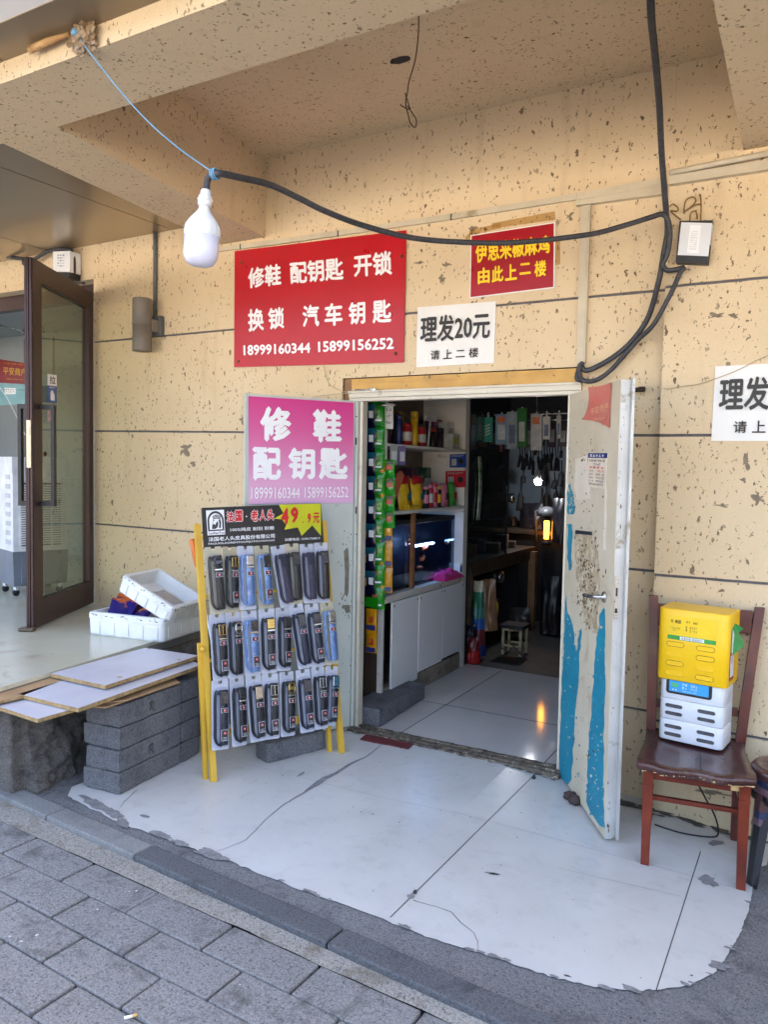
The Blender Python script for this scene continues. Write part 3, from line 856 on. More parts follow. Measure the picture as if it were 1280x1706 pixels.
# small hinge bracket sticking out behind the top corner of the leaf
q = ony(1068, 650, -.0)
mb = MB(); mb.box((q.x, -.02, q.z), (.05, .045, .018), .004, .2); mb.box((q.x + .01, -.02, q.z + .006), (.03, .05, .012), .003, .1); mb.build('bracket', pm('rusty_iron', (70, 52, 44), (44, 38, 36), .8, .3, n=30), bld)

# left leaf, mostly behind the poster
b_ = MB()
slab_between(b_, LL, .022, LL.w, 0, -.040, .012, .012, LL.zt, 0)
slab_between(b_, LL, -.002, .018, .002, -.038, .012, .012, LL.zt, 0)
slab_between(b_, LL, .0181, .0219, -.004, -.036, .012, .012, LL.zt - .004, 1)
slab_between(b_, LL, LL.w + .0005, LL.w + .012, .001, -.020, .012, .012, LL.zt + .004, 0)
leafL = b_.build('door', [m_leaf_grn, m_black], bld)
leafL['label'] = 'pale grey green steel door leaf folded open behind the belt rack'
b_ = MB()
for py in (694, 890, 1090): 
    c = LL.px(594, py, .0026); b_.lathe([(.0045, 0), (.0045, .001)], c, 12, 0, LL.n.to_track_quat('Z', 'Y').to_matrix())
for py in (735, 850, 1130):
    c = LL.px(593.5, py, .0024); thin(b_, [c + LL.u * a + V((0, 0, z)) for a, z in ((-.005, -.02), (.005, -.02), (.005, .02), (-.005, .02))], LL.n)
b_.build('hole', m_black, leafL)
b_ = MB()
for k in range(70):
    px_, py_ = random.uniform(563, 588), random.choice((random.uniform(880, 1010), random.uniform(990, 1030), random.uniform(860, 1180)))
    r = random.uniform(.3, 1.5)
    thin(b_, [LL.px(px_ + r * math.cos(a) * random.uniform(.4, 1), py_ + 2 * r * math.sin(a) * random.uniform(.4, 1), .0006) for a in (0, 1.2, 2.4, 3.6, 4.9)], LL.n)
thin(b_, [LL.px(x, y, .0007) for x, y in ((573, 918), (580, 912), (582, 940), (581, 985), (579, 994), (574, 990), (575, 955))], LL.n)
thin(b_, [LL.px(x, y, .0007) for x, y in ((571, 1008), (583, 1008), (584, 1020), (577, 1022), (574, 1015), (569, 1013))], LL.n)
b_.build('paper_residue', pm('grey_residue', (128, 124, 108), (104, 98, 84), .9, n=30), leafL)

# ------------------------------------------------------------------ glass door on the landing
m_brown = pm('brown_aluminium', (66, 44, 44), (58, 38, 40), .38, .25, n=3)
m_pane = glassmat('tinted_glass', (214, 216, 200), .90, .02)
gh, gf = V((-4.468, -.006, 0)), V((-4.035, -.80, 0))
gu = (gf - gh).normalized(); gw = (gf - gh).length; gn = V((gu.y, -gu.x, 0))
if gn.dot(CAM - gh) < 0: gn = -gn
def G(a, z, off=0.0): q = gh + gu * a + gn * off; return V((q.x, q.y, z))
def gbox(b_, a0, a1, z0, z1, t0=0.0, t1=-.05, mi=0):
    b_.hexa([G(a0, z0, t0), G(a1, z0, t0), G(a1, z0, t1), G(a0, z0, t1)], [G(a0, z1, t0), G(a1, z1, t0), G(a1, z1, t1), G(a0, z1, t1)], mi)
b_ = MB()
GB, GT = PZ + .012, 2.70
gbox(b_, gw - .115, gw - .002, GB, GT)
gbox(b_, 0, .075, GB, GT)
gbox(b_, .075, gw - .115, GB, GB + .16)
gbox(b_, .075, gw - .115, GT - .12, GT)
gbox(b_, gw - .0018, gw + .006, GB, GT, -.004, -.018); gbox(b_, gw - .0018, gw + .010, GB, GT, -.0215, -.030); gbox(b_, gw - .0018, gw + .006, GB, GT, -.034, -.046)
gbox(b_, gw - .12, gw - .116, GB + .16, GT - .12, -.004, -.046)
gdoor = b_.build('glass_door', m_brown, bld)
b_ = MB(); gbox(b_, .075, gw - .12, GB + .16, GT - .12, -.022, -.028); b_.build('pane', m_pane, gdoor)
for off in (1, -1):
    b_ = MB()
    z0, z1 = onp(80, 838, (gh, gn)).z, onp(80, 680, (gh, gn)).z
    a_ = gw - .10
    base = .002 if off > 0 else -.052
    tip = .085 if off > 0 else -.135
    for z in (z0, z1): b_.hexa([G(a_ - .02, z - .014, base), G(a_ + .02, z - .014, base), G(a_ + .02, z - .014, tip), G(a_ - .02, z - .014, tip)], [G(a_ - .02, z + .014, base), G(a_ + .02, z + .014, base), G(a_ + .02, z + .014, tip), G(a_ - .02, z + .014, tip)])
    e = tip - .02 * off
    b_.hexa([G(a_ - .018, z0, e), G(a_ + .018, z0, e), G(a_ + .018, z0, tip), G(a_ - .018, z0, tip)], [G(a_ - .018, z1, e), G(a_ + .018, z1, e), G(a_ + .018, z1, tip), G(a_ - .018, z1, tip)])
    b_.build('handle', m_black, gdoor)
b_ = MB()
zc = onp(58, 740, (gh, gn)).z
gbox(b_, gw + .0062, gw + .012, zc - .14, zc + .14, -.010, -.036)
gbox(b_, gw + .0122, gw + .016, zc + .05, zc + .10, -.016, -.030)
b_.build('lock_plate', pm('ivory_steel', (206, 192, 168), None, .35, .6), gdoor)
b_ = MB()
q = onp(74, 756, (gh, gn), .001)
b_.lathe([(.016, 0), (.016, .006), (.006, .007), (.006, .012)], q, 14, 0, gn.to_track_quat('Z', 'Y').to_matrix())
b_.build('lock_cylinder', pm('bronze', (96, 60, 44), None, .4, .6), gdoor)
# frame of that doorway, set back in the reveal
b_ = MB()
b_.boxz(-9, WX0 - .002, .09, .16, 2.69, 2.795); b_.boxz(WX0 - .06, WX0 - .002, .09, .16, PZ, 2.689)
b_.build('door_frame', m_brown, bld)
b_ = MB(); b_.box((-4.05, -.84, PZ + .012), (.09, .05, .02), .006, .5); b_.box((-4.08, -.83, PZ + .012), (.05, .03, .014), .004, -.2); b_.build('floor_spring', pm('rust_plate', (120, 104, 88), (90, 70, 56), .6, .4, n=30), bld)

# room behind the glass door
m_lwall = pm('shop_panel', (158, 166, 168), (148, 156, 158), .5, n=2)
b_ = MB()
b_.boxz(-9, -4.2, 1.9, 1.95, PZ, 3.0); b_.boxz(-9, -4.2, .23, 1.9, 2.95, 3.0); b_.boxz(-9.05, -9, .2, 1.95, PZ, 3.0); b_.boxz(-4.2, -4.15, .225, 1.95, PZ, 3.0)
for x in (-8.4, -7.9, -7.4, -6.9): b_.boxz(x, x + .02, 1.893, 1.899, PZ, 2.9, 0, 1)
b_.build('interior_wall', [m_lwall, m_groove], bld)
b_ = MB(); b_.boxz(-9, -4.2, .22, 1.9, PZ - .02, PZ - .001); b_.build('interior_floor', m_landing, bld)

# room behind the double door
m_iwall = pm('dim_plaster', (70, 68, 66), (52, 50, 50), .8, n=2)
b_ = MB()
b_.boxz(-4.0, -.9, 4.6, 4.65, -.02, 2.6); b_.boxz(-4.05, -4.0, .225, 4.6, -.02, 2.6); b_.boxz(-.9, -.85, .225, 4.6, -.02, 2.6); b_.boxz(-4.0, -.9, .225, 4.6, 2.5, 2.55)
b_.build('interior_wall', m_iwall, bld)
b_ = MB()
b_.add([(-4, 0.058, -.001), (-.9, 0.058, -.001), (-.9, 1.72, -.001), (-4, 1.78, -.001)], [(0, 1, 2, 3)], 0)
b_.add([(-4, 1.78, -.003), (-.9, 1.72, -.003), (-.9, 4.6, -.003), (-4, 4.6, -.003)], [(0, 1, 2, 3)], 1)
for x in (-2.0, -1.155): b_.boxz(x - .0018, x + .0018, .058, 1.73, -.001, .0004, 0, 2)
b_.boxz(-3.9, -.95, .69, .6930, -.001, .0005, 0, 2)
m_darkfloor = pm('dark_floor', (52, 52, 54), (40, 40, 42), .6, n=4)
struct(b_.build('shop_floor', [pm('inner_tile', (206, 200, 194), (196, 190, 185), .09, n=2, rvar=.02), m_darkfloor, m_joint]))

# ================================================================== SIGNS AND POSTERS
NY = V((0, -1, 0))
def ypl(y): return (V((0, y, 0)), NY)
def Q(pl, pts, off=0.0): return [onp(x, y, pl, off) for x, y in pts]
def nrm(q):
    n = (q[1] - q[0]).cross(q[3] - q[0]).normalized()
    return n if n.dot(CAM - q[0]) > 0 else -n
def curled(b_, q, t, bend, mi=0, nu=14, nv=10, seed=0):
    """a sheet that does not lie quite flat: ripples and lifted corners"""
    n = nrm(q); vs = []
    for j in range(nv + 1):
        for i in range(nu + 1):
            u, v = i / nu, j / nv
            d = bend * (.5 + .5 * noise.noise(V((u * 3, v * 3, seed)))) + bend * 2.2 * max(0, abs(u - .5) * 2 - .85) * max(0, abs(v - .5) * 2 - .8) * 8 * (.5 + .5 * noise.noise(V((u * 9, v * 9, seed + 3))))
            vs.append(bil(q, u, v) + n * (t + d))
    k = nu + 1
    fs = [(j * k + i, j * k + i + 1, (j + 1) * k + i + 1, (j + 1) * k + i) for j in range(nv) for i in range(nu)]
    f0 = fs[0]; nn = (vs[f0[1]] - vs[f0[0]]).cross(vs[f0[2]] - vs[f0[0]])
    if nn.dot(n) < 0: fs = [f[::-1] for f in fs]
    b_.add(vs, fs, mi, True)
    ring = [i for i in range(k)] + [j * k + nu for j in range(1, nv + 1)] + [nv * k + i for i in range(nu - 1, -1, -1)] + [j * k for j in range(nv - 1, 0, -1)]
    back = [vs[i] - n * (t * .9 + .0002) for i in ring]
    m_ = len(ring)
    b_.add([vs[i] for i in ring] + back, [(i, (i + 1) % m_, (i + 1) % m_ + m_, i + m_) for i in range(m_)], mi)

# big red sign
pl = ypl(-.004)
q = Q(pl, ((392, 419), (678, 384), (673.5, 604), (391, 612)))
sg = thing('shop_sign', 'large red sign with white lettering and phone numbers above the pink poster', 'sign', (q[3] + q[2]) / 2)
b_ = MB(); curled(b_, q, .006, .002); b_.build('panel', m_red, sg)
b_ = MB()
for s_, c_ in (('修鞋', ((413, 447), (468, 438.5), (469, 475), (413.5, 481))), ('配钥匙', ((482.5, 437), (572, 428), (573, 466), (484, 474))), ('开锁', ((589, 425), (653, 416.5), (654, 458), (590, 462))),
               ('换', ((413, 515), (440, 513), (440, 550.5), (413.5, 553))), ('锁', ((446.5, 513), (474, 511), (474, 547), (447, 550))), ('汽', ((504, 509), (532, 506), (532, 544), (504, 546))), ('车', ((541, 506), (571, 503), (571, 542), (541, 544))), ('钥', ((581, 504), (609, 501), (609, 539.5), (581, 542))), ('匙', ((620.5, 501), (652, 498), (652.5, 537), (621, 539.5))),
               ('18999160344', ((405.5, 575), (517.5, 570.5), (517.5, 588), (406, 592.5))), ('15899156252', ((530, 569), (656.5, 562), (656.5, 581.5), (530.5, 587)))):
    put_text(b_, s_, Q(pl, c_, .009), 0, .030)
b_.build('lettering', m_white_ink, sg)
for px_, py_ in ((402, 437), (670, 427), (397, 602), (659, 589)):
    b_ = MB(); c = onp(px_, py_, pl, .0085); b_.lathe([(.010, 0), (.010, .002), (.004, .005)], c, 10, 0, NY.to_track_quat('Z', 'Y').to_matrix())
    b_.build('screw', pm('rusty_screw', (130, 84, 50), (84, 54, 36), .7, .4, n=60), sg)

# small red sign with yellow writing
pl = ypl(-.003)
q = Q(pl, ((785, 392), (926, 370), (925, 480), (783, 497.5)))
sg = thing('paper_sign', 'small glossy red sign with yellow characters and a thin white border', 'sign', (q[3] + q[2]) / 2)
b_ = MB(); curled(b_, q, .002, .0015, seed=4); b_.build('sheet', m_paper, sg)
b_ = MB(); curled(b_, [bil(q, .013, .983), bil(q, .985, .983), bil(q, .985, .02), bil(q, .013, .02)], .0032, .0015, seed=4); b_.build('panel', pm('deep_red_vinyl', (168, 8, 28), (158, 8, 26), .3, n=3), sg)
b_ = MB()
put_text(b_, '伊思来椒麻鸡', Q(pl, ((792, 405), (916.5, 391), (917, 421.5), (793, 439)), .0072), 0, .034)
for s_, x in zip('由此上二楼', (796.5, 819.5, 842, 866, 891)):
    dy = -(x - 796.5) * .127
    put_text(b_, s_, Q(pl, ((x, 447 + dy), (x + 20, 444.5 + dy), (x + 20, 471.5 + dy), (x, 474 + dy)) if s_ != '二' else ((x, 448 + dy), (x + 19, 446 + dy), (x + 19, 465 + dy), (x, 467 + dy)), .0072), 0, .034)
b_.build('lettering', m_yellow_ink, sg)

# two white paper notices
def notice(q, label, seed):
    sg = thing('paper_notice', label, 'notice', (q[3] + q[2]) / 2)
    b_ = MB(); curled(b_, q, .0012, .0012, seed=seed); b_.build('sheet', m_paper, sg)
    b_ = MB()
    put_text(b_, '理发20元', sub(q, .05, .16, .945, .60), 0, .026, .0075)
    for k, s_ in enumerate('请上二楼'):
        u = .195 + k * .165
        put_text(b_, s_, sub(q, u, .735 if s_ != '二' else .76, u + .118, .895 if s_ != '二' else .88), 0, .018, .0075)
    b_.build('lettering', m_black_ink, sg)
    return sg
q = Q(ypl(-.003), ((696.5, 512), (827, 502), (823.5, 604.5), (694, 612)))
notice(q, 'white paper notice with black characters stuck under the small red sign', 2)
pw = (q[1] - q[0]).length; 
a = Q(ypl(-.0835), ((1193, 610.5), (1186, 734.5)))
q2 = [a[0], V((a[0].x + .44, a[0].y, a[0].z + .003)), V((a[1].x + .445, a[1].y, a[1].z - .002)), a[1]]
notice(q2, 'white paper notice with black characters stuck on the right pier', 5)
# packing tape round the small red sign
m_tape = glassmat('brown_tape', (246, 238, 222), .975, .35)
b_ = MB()
for L in (((783, 383), (835, 372), (835, 380), (783, 393)), ((820, 372), (925, 352), (926, 366), (820, 381)), ((775, 395), (790, 380), (792, 386), (780, 408)), ((926, 400), (934, 398), (934, 440), (926, 442))):
    b_.sheet(Q(ypl(-.0025), L), .0005, NY)
tag(b_.build('packing_tape', m_tape), 'old brown packing tape around the edge of the small red sign', 'tape')

# pink poster on the left door leaf (printed gradient)
t = NT('pink_print')
sep = t.n('ShaderNodeSeparateXYZ'); t.l(t.tc.outputs['Generated'], sep.inputs[0])
c = t.mix(t.ramp(sep.outputs['Z'], .0, 1.0), lin((222, 176, 212)), lin((206, 32, 122)))
c = t.mix(t.ramp(sep.outputs['Z'], .25, .75), c, t.mix(.5, c, lin((206, 52, 140))))
t.l(c, t.b.inputs['Base Color']); t.b.inputs['Roughness'].default_value = .3
pl = LL.pl
q = Q(pl, ((413.5, 660), (589, 671), (588, 837.5), (414.5, 840)), .001)
sg = thing('pink_poster', 'pink poster with big white characters on the left door leaf', 'poster', (q[3] + q[2]) / 2)
b_ = MB(); curled(b_, q, .0018, .002, seed=9); b_.build('sheet', t.mat, sg)
b_ = MB()
for s_, c_ in (('修', ((433, 676), (485.5, 679), (486, 735.5), (433.5, 735))), ('鞋', ((521, 681), (569, 684), (569.5, 737.5), (521, 737))), ('配', ((420.5, 744.5), (468.5, 746), (468.5, 799.5), (420.5, 800.5))), ('钥', ((480, 745), (525, 746.5), (525, 799), (480, 799.5))), ('匙', ((531, 745), (579.5, 747), (580, 799), (531, 799.5))),
               ('18999160344', ((418.5, 811.5), (499.5, 812), (499.5, 830), (418.5, 831.5))), ('15899156252', ((507.5, 811.5), (580.5, 811), (580.5, 828.5), (507.5, 830)))):
    put_text(b_, s_, Q(pl, c_, .0075), 0, .042 if len(s_) == 1 else .004)
b_.build('lettering', m_white_ink, sg)

# stickers on the right leaf
pl = LR.pl
qq = Q(pl, ((983, 645), (1021, 637), (1018, 713), (973.5, 699)), .0012)
sg = thing('red_sticker', 'faded red sticker with curled corners at the top of the open door', 'sticker', (qq[3] + qq[2]) / 2)
b_ = MB()
ring = []
for (a, b, k) in ((0, 1, .02), (1, 2, -.03), (2, 3, .05), (3, 0, -.06)):
    for j in range(6):
        s_ = j / 6; p = qq[a].lerp(qq[b], s_); ctr = (qq[0] + qq[2]) / 2
        ring.append(p + (ctr - p) * (abs(k) * 2.2 * 4 * s_ * (1 - s_)) + LR.n * (.001 + .006 * (abs(s_ - .5) * 2) ** 3))
thin(b_, ring, LR.n)
b_.build('sheet', pm('faded_red', (206, 104, 92), (196, 124, 108), .45, n=14, dirt=(150, 90, 84), dn=8, dlo=.55), sg)
b_ = MB(); put_text(b_, '平安商户', Q(pl, ((985, 681), (1014, 670), (1013.5, 684), (985, 692)), .007), 0, .0)
smudge_row(b_, Q(pl, ((990, 697), (1010, 695), (1010, 698), (990, 700)), .007), 9)
b_.build('lettering', pm('pale_gold_ink', (236, 196, 150), None, .5), sg)
qq = Q(pl, ((982, 755), (1014, 755), (1011, 815), (981, 810.5)), .0015)
sg = thing('door_notice', 'small white printed notice with a navy header on the open door', 'notice', (qq[3] + qq[2]) / 2)
b_ = MB(); b_.sheet([p + LR.n * .003 for p in qq], .003, LR.n); b_.build('sheet', pm('notice_card', (232, 218, 196), None, .5), sg)
b_ = MB(); b_.sheet([p + LR.n * .0042 for p in sub(qq, .0, .0, 1, .14)], .001, LR.n); b_.build('header', m_blue_ink, sg)
b_ = MB(); smudge_row(b_, sub(qq, .12, .03, .9, .11), 5, 0, .005)
b_.build('header_lettering', m_white_ink, sg)
b_ = MB()
for k, (u0, u1, n_, mi) in enumerate(((.08, .92, 10, 0), (.3, .7, 7, 1), (.08, .92, 4, 2), (.5, .92, 6, 2), (.46, .92, 7, 0), (.46, .92, 7, 0), (.46, .9, 8, 0), (.08, .9, 9, 0))):
    smudge_row(b_, sub(qq, u0, .19 + k * .098, u1, .25 + k * .098), n_, mi, .0045, k)
for k in range(4): smudge_row(b_, sub(qq, .06, .5 + k * .098, .34, .54 + k * .098), 5, 0, .0045, k + 20)
b_.build('lettering', [m_black_ink, m_blue_ink, m_red_ink], sg)

# 'pull' sticker on the glass door
gpl = (gh, gn)
qq = Q(gpl, ((79, 623), (94, 625), (94.5, 672), (79, 670)), .002)
sg = thing('door_sticker', 'small white and blue pull sticker on the brown glass door', 'sticker', (qq[3] + qq[2]) / 2)
n_ = nrm(qq)
b_ = MB(); b_.sheet(sub(qq, 0, .0, 1, .4), .0012, n_, 0); b_.sheet(sub(qq, 0, .405, 1, 1), .0012, n_, 1); b_.build('sheet', [m_white_ink, pm('sticker_blue', (36, 84, 160), None, .4)], sg)
b_ = MB(); put_text(b_, '拉', sub(qq, .2, .06, .85, .33), 0, .02); b_.build('lettering', m_black_ink, sg)
b_ = MB(); smudge_row(b_, sub(qq, .18, .44, .82, .49), 6)
h = sub(qq, .25, .55, .78, .92)
for (u0, v0, u1, v1) in ((.1, .45, .9, 1), (.1, .15, .26, .46), (.30, .0, .46, .46), (.50, .08, .66, .46), (.70, .3, .86, .46)): b_.sheet([p + n_ * .0008 for p in sub(h, u0, v0, u1, v1)], .0006, n_)
b_.build('pictogram', m_white_ink, sg)
b_ = MB(); qq = Q(gpl, ((79, 681), (93, 683), (92, 706), (79, 703)), .002); b_.sheet(qq, .001, n_, 0); smudge_row(b_, sub(qq, .3, .1, .95, .5), 1, 1, .002)
tag(b_.build('torn_sticker', [pm('torn_sticker', (206, 188, 190), (150, 120, 130), .6, n=60), m_black_ink]), 'torn pinkish sticker under the blue pull sticker', 'sticker')

# ================================================================== LAMPS, CABLES, TRUNKING
# hanging LED bulb
BY = -1.7
pb = [ony(x, y, BY) for x, y in ((332, 445), (343, 316))]
ax = (pb[1] - pb[0]).normalized(); L_ = (pb[1] - pb[0]).length
Mb = ax.to_track_quat('Z', 'Y').to_matrix()
bulb = thing('hanging_bulb', 'large white bulb hanging from a black cable under the canopy', 'light bulb', pb[0])
k = L_
b_ = MB(); b_.lathe([(.0, 0), (.030, .002), (.048, .012), (.0585, .035), (.060, .055), (.061, .40 * k)], pb[0], 32, 0, Mb)
b_.build('diffuser', pm('milky_diffuser', (226, 226, 246), None, .18, n=2, coat=.3), bulb)
b_ = MB(); prof = [(.061, .40 * k), (.0615, .402 * k), (.0605, .455 * k), (.0585, .51 * k), (.054, .56 * k), (.047, .605 * k), (.038, .65 * k), (.029, .69 * k), (.022, .725 * k), (.0185, .755 * k), (.0175, .79 * k)]
b_.lathe(prof, pb[0], 32, 0, Mb)
for i in range(16):
    a = 2 * PI * i / 16
    b_.tube([pb[0] + Mb @ V((r_ * math.cos(a), r_ * math.sin(a), z_)) for r_, z_ in ((.0612, .425 * k), (.0590, .50 * k), (.0545, .555 * k))], .0016, 5)
b_.build('housing', m_white_pl, bulb)
b_ = MB(); b_.lathe([(.0165, .785 * k), (.0225, .79 * k), (.024, .83 * k), (.0245, .86 * k), (.0265, .862 * k), (.0265, .875 * k), (.0235, .878 * k), (.0225, .915 * k), (.0185, .92 * k), (.0175, .975 * k), (.014, 1.0 * k)], pb[0], 24, 0, Mb)
b_.build('socket', m_white_pl, bulb)
b_ = MB(); smudge_row(b_, [pb[0] + Mb @ V((0, 0, .46 * k)) + (RIGHT * a + V((0, 0, c))) - FWD * .0605 for a, c in ((-.03, .003), (.015, .003), (.015, -.002), (-.03, -.002))], 9); b_.build('lettering', pm('grey_ink', (150, 158, 164), None, .5), bulb)

# black corrugated cables
def corr(pts, r, k=14):
    pts = spline(pts, k); out, rr = [], []
    for i in range(len(pts) - 1):
        seg = (pts[i + 1] - pts[i]); n = max(1, int(seg.length / .0035))
        for j in range(n):
            out.append(pts[i] + seg * (j / n)); rr.append(r * (1.06 if len(out) % 2 else .92))
    return out + [pts[-1]], rr + [r]
P_ = lambda x, y, d: ony(x, y, d)
swag = [P_(344, 319, BY), P_(345, 303, BY), P_(352, 291, BY), P_(366, 289, BY), P_(400, 296, -1.60), P_(450, 308, -1.45), P_(500, 331, -1.32), P_(540, 351, -1.22), P_(600, 374, -1.05), P_(680, 395, -.86), P_(760, 403, -.70), P_(860, 404, -.52), P_(980, 391, -.34), P_(1040, 376, -.27), P_(1085, 362, -.21), P_(1104, 357, -.185), P_(1114, 368, -.17), P_(1117, 395, -.16), P_(1112, 425, -.15), P_(1105, 440, -.15), P_(1112, 450, -.14), P_(1128, 449, -.13), P_(1142, 445, -.125)]
b_ = MB(); b_.tube(*corr(swag, .0115), 10)
tag(b_.build('lamp_cable', m_cable), 'black corrugated cable swagged from the right pier to the hanging bulb', 'cable')
drop = [P_(1084, -40, -1.2), P_(1086, 30, -1.02), P_(1092, 90, -.82), P_(1099, 170, -.55), P_(1103, 250, -.34), P_(1108, 320, -.22), P_(1111, 355, -.16), P_(1113, 385, -.142), P_(1107, 420, -.13), P_(1098, 470, -.12), P_(1080, 530, -.05), P_(1050, 572, -.045), P_(1015, 600, -.04), P_(980, 617, -.04), P_(968, 612, -.04), P_(962, 630, -.045), P_(972, 634, -.05)]
b_ = MB(); b_.tube(*corr(drop, .0125), 10)
tag(b_.build('supply_cable', m_cable), 'black corrugated cable dropping from the canopy down to the door head', 'cable')
low = [P_(1142, 446, -.13), P_(1134, 455, -.135), P_(1118, 490, -.14), P_(1090, 540, -.12), P_(1060, 570, -.06), P_(1020, 615, -.05), P_(992, 634, -.05), P_(970, 632, -.055), P_(966, 612, -.05), P_(972, 604, -.04)]
b_ = MB(); b_.tube(*corr(low, .011), 10)
tag(b_.build('adapter_cable', m_cable), 'black cable curving from the silver adapter to the corner of the door', 'cable')
# blue tie wire
w0 = onz(125, 55, 2.93); w1 = P_(358, 289, BY - .0)
pts = [w0.lerp(w1, i / 12) + V((0, 0, -.05 * math.sin(PI * i / 12))) + V((noise.noise(V((i, 1, 1))) * .006, 0, noise.noise(V((i, 4, 2))) * .006)) for i in range(13)]
b_ = MB(); b_.tube(spline(pts, 4), .0026, 6)
pts2 = []
for i in range(36):
    a = i * 2 * PI / 9; pts2.append(w1 + V((.004 * math.sin(a * .25), .018 * math.cos(a), .018 * math.sin(a) - .0)) + V(((i - 18) * .0008, 0, -.002)))
b_.tube(pts2, .0026, 6); b_.lathe([(.012, -.01), (.014, 0), (.010, .012)], w0, 8)
tag(b_.build('tie_wire', pm('blue_wire', (96, 150, 184), (120, 164, 190), .5, n=20)), 'thin pale blue wire tying the bulb cable to the canopy edge', 'wire')
# scraps tucked in the gap of the canopy edge
a, b = onz(62, 90, 2.945), onz(124, 62, 2.95)
b_ = MB(); b_.tube([a + V((0, -.03, 0)), a.lerp(b, .5) + V((0, -.03, 0)), b + V((0, -.02, 0))], [.013, .012, .007], 8)
tag(b_.build('stick', pm('bamboo', (196, 158, 104), (160, 118, 70), .6, n=30)), 'short bamboo stick tucked into the gap at the canopy edge', 'stick')
c = onz(154, 70, 2.93) + V((0, -.035, 0)); b_ = MB()
bm = bmesh.new(); bmesh.ops.create_icosphere(bm, subdivisions=4, radius=1)
bm.verts.index_update()
b_.add([c + V((v.co.x * .055, v.co.y * .030, v.co.z * .055)) * (1 + .55 * noise.fractal(v.co * 2.2 + V((3, 1, 2)), 1, 2, 4)) for v in bm.verts], [[v.index for v in f.verts] for f in bm.faces], 0, False); bm.free()
tag(b_.build('plastic_bag', pm('bag_plastic', (176, 150, 116), (140, 112, 80), .22, n=24, trans=.3)), 'crumpled brownish plastic bag stuffed beside the blue wire', 'bag')
# rusty wire hanging from the ceiling
m_rust = pm('rust_wire', (96, 64, 40), (70, 46, 32), .8, n=50)
c = onz(698, 25, 3.352)
wy = lambda x, y: ony(x, y, c.y + .35 * (y - 25) / 190)
b_ = MB(); b_.tube(spline([c, wy(697, 60), wy(692, 100), wy(682, 135), wy(679, 155), wy(676, 172), wy(680, 190), wy(684, 205), wy(692, 212), wy(694, 200), wy(687, 188), wy(679, 176)], 5), .0028, 6)
b_.tube(spline([wy(675, 155), wy(680, 170), wy(683, 182), wy(672, 178), wy(667, 174)], 5), .0025, 6)
tag(b_.build('rusty_wire', m_rust), 'thin rusty wire hanging twisted from the canopy ceiling', 'wire')

# trunking on the wall
b_ = MB()
pts = [ony(x, y, -.008) for x, y in ((358, 416), (470, 402.5), (563, 389), (752, 361.5), (962, 328), (1106, 301.5))]
for a, b in zip(pts, pts[1:]):
    d = (b - a); up = V((-d.z, 0, d.x)).normalized() * .0145
    b_.hexa([a - up + V((0, -.010, 0)), b - up + V((0, -.010, 0)) - d * .002, b - up + V((0, .0075, 0)) - d * .002, a - up + V((0, .0075, 0))], [a + up + V((0, -.010, 0)), b + up + V((0, -.010, 0)) - d * .002, b + up + V((0, .0075, 0)) - d * .002, a + up + V((0, .0075, 0))])
trk = tag(b_.build('cable_trunking', m_trunk), 'slim cream trunking running along the wall above the red signs', 'trunking')
b_ = MB()
for x, y in ((400, 411), (563, 389), (752, 361.5)):
    c = ony(x, y, -.0195); b_.box(c, (.005, .006, .034), .001)
b_.build('clip', m_black, trk)
b_ = MB(); q = Q(ypl(-.030), ((960, 329), (1106, 304), (1106, 323), (960, 342)))
b_.sheet(q, .0295, NY); q = Q(ypl(-.033), ((960, 329), (1106, 304), (1106, 309), (960, 333.5))); b_.sheet(q, .003, NY)
trk2 = tag(b_.build('cable_trunking', m_trunk), 'wide dusty cream trunking on the wall beside the right pier', 'trunking')
b_ = MB(); b_.sheet(Q(ypl(-.024), ((967.5, 343), (984.5, 340), (975, 604.5), (961.5, 606.5))), .0235, NY)
b_.sheet(Q(ypl(-.027), ((970.5, 343), (981.5, 341), (972.5, 604), (964.5, 605.5))), .003, NY)
tag(b_.build('cable_trunking', m_trunk), 'upright cream trunking dropping to the right end of the door lintel', 'trunking')
b_ = MB(); b_.sheet(Q(ypl(-.112), ((1115, 293), (1300, 262), (1300, 279), (1115, 307))), .0315, NY)
p0, p1 = ony(1117, 288, -.105), ony(1300, 252, -.105); b_.tube([p0, p0.lerp(p1, .3), p1], .013, 10)
tag(b_.build('cable_trunking', m_trunk), 'cream trunking and pipe along the top of the right pier', 'trunking')

# wall lamp on the left with its conduit
m_lampgrey = pm('lamp_grey', (124, 116, 106), (116, 108, 98), .55, .1, n=4)
m_boxgrey = pm('conduit_grey', (98, 102, 102), (86, 90, 92), .55, n=6, dirt=(130, 128, 122), dn=14, dlo=.62)
lt, lb = ony(235, 498, -.12), ony(238, 585, -.12)
wl = thing('wall_lamp', 'grey cylinder wall lamp beside the brown glass door', 'wall lamp', (lb.x, 0, lb.z))
b_ = MB(); H_ = lt.z - lb.z; c = V(((lt.x + lb.x) / 2, -.12, lb.z))
b_.lathe([(.048, .004), (.060, .0), (.062, .004), (.062, H_ * .49), (.060, H_ * .492), (.060, H_ * .508), (.062, H_ * .51), (.062, H_ - .004), (.060, H_), (.048, H_ - .004)], c, 32)
b_.build('body', m_lampgrey, wl)
b_ = MB(); b_.box((c.x + .04, -.05, c.z + H_ * .5), (.05, .09, .08), .004); b_.build('bracket', m_lampgrey, wl)
q = ony(262, 545, -.02); b_ = MB(); b_.boxz(q.x - .045, q.x + .045, -.04, -.001, ony(262, 562, 0).z, ony(262, 529, 0).z, .004)
b_.build('junction_box', m_boxgrey, wl)
b_ = MB(); x = ony(258, 460, -.015).x; zt, zb_ = ony(258, 388, 0).z, ony(258, 530, 0).z
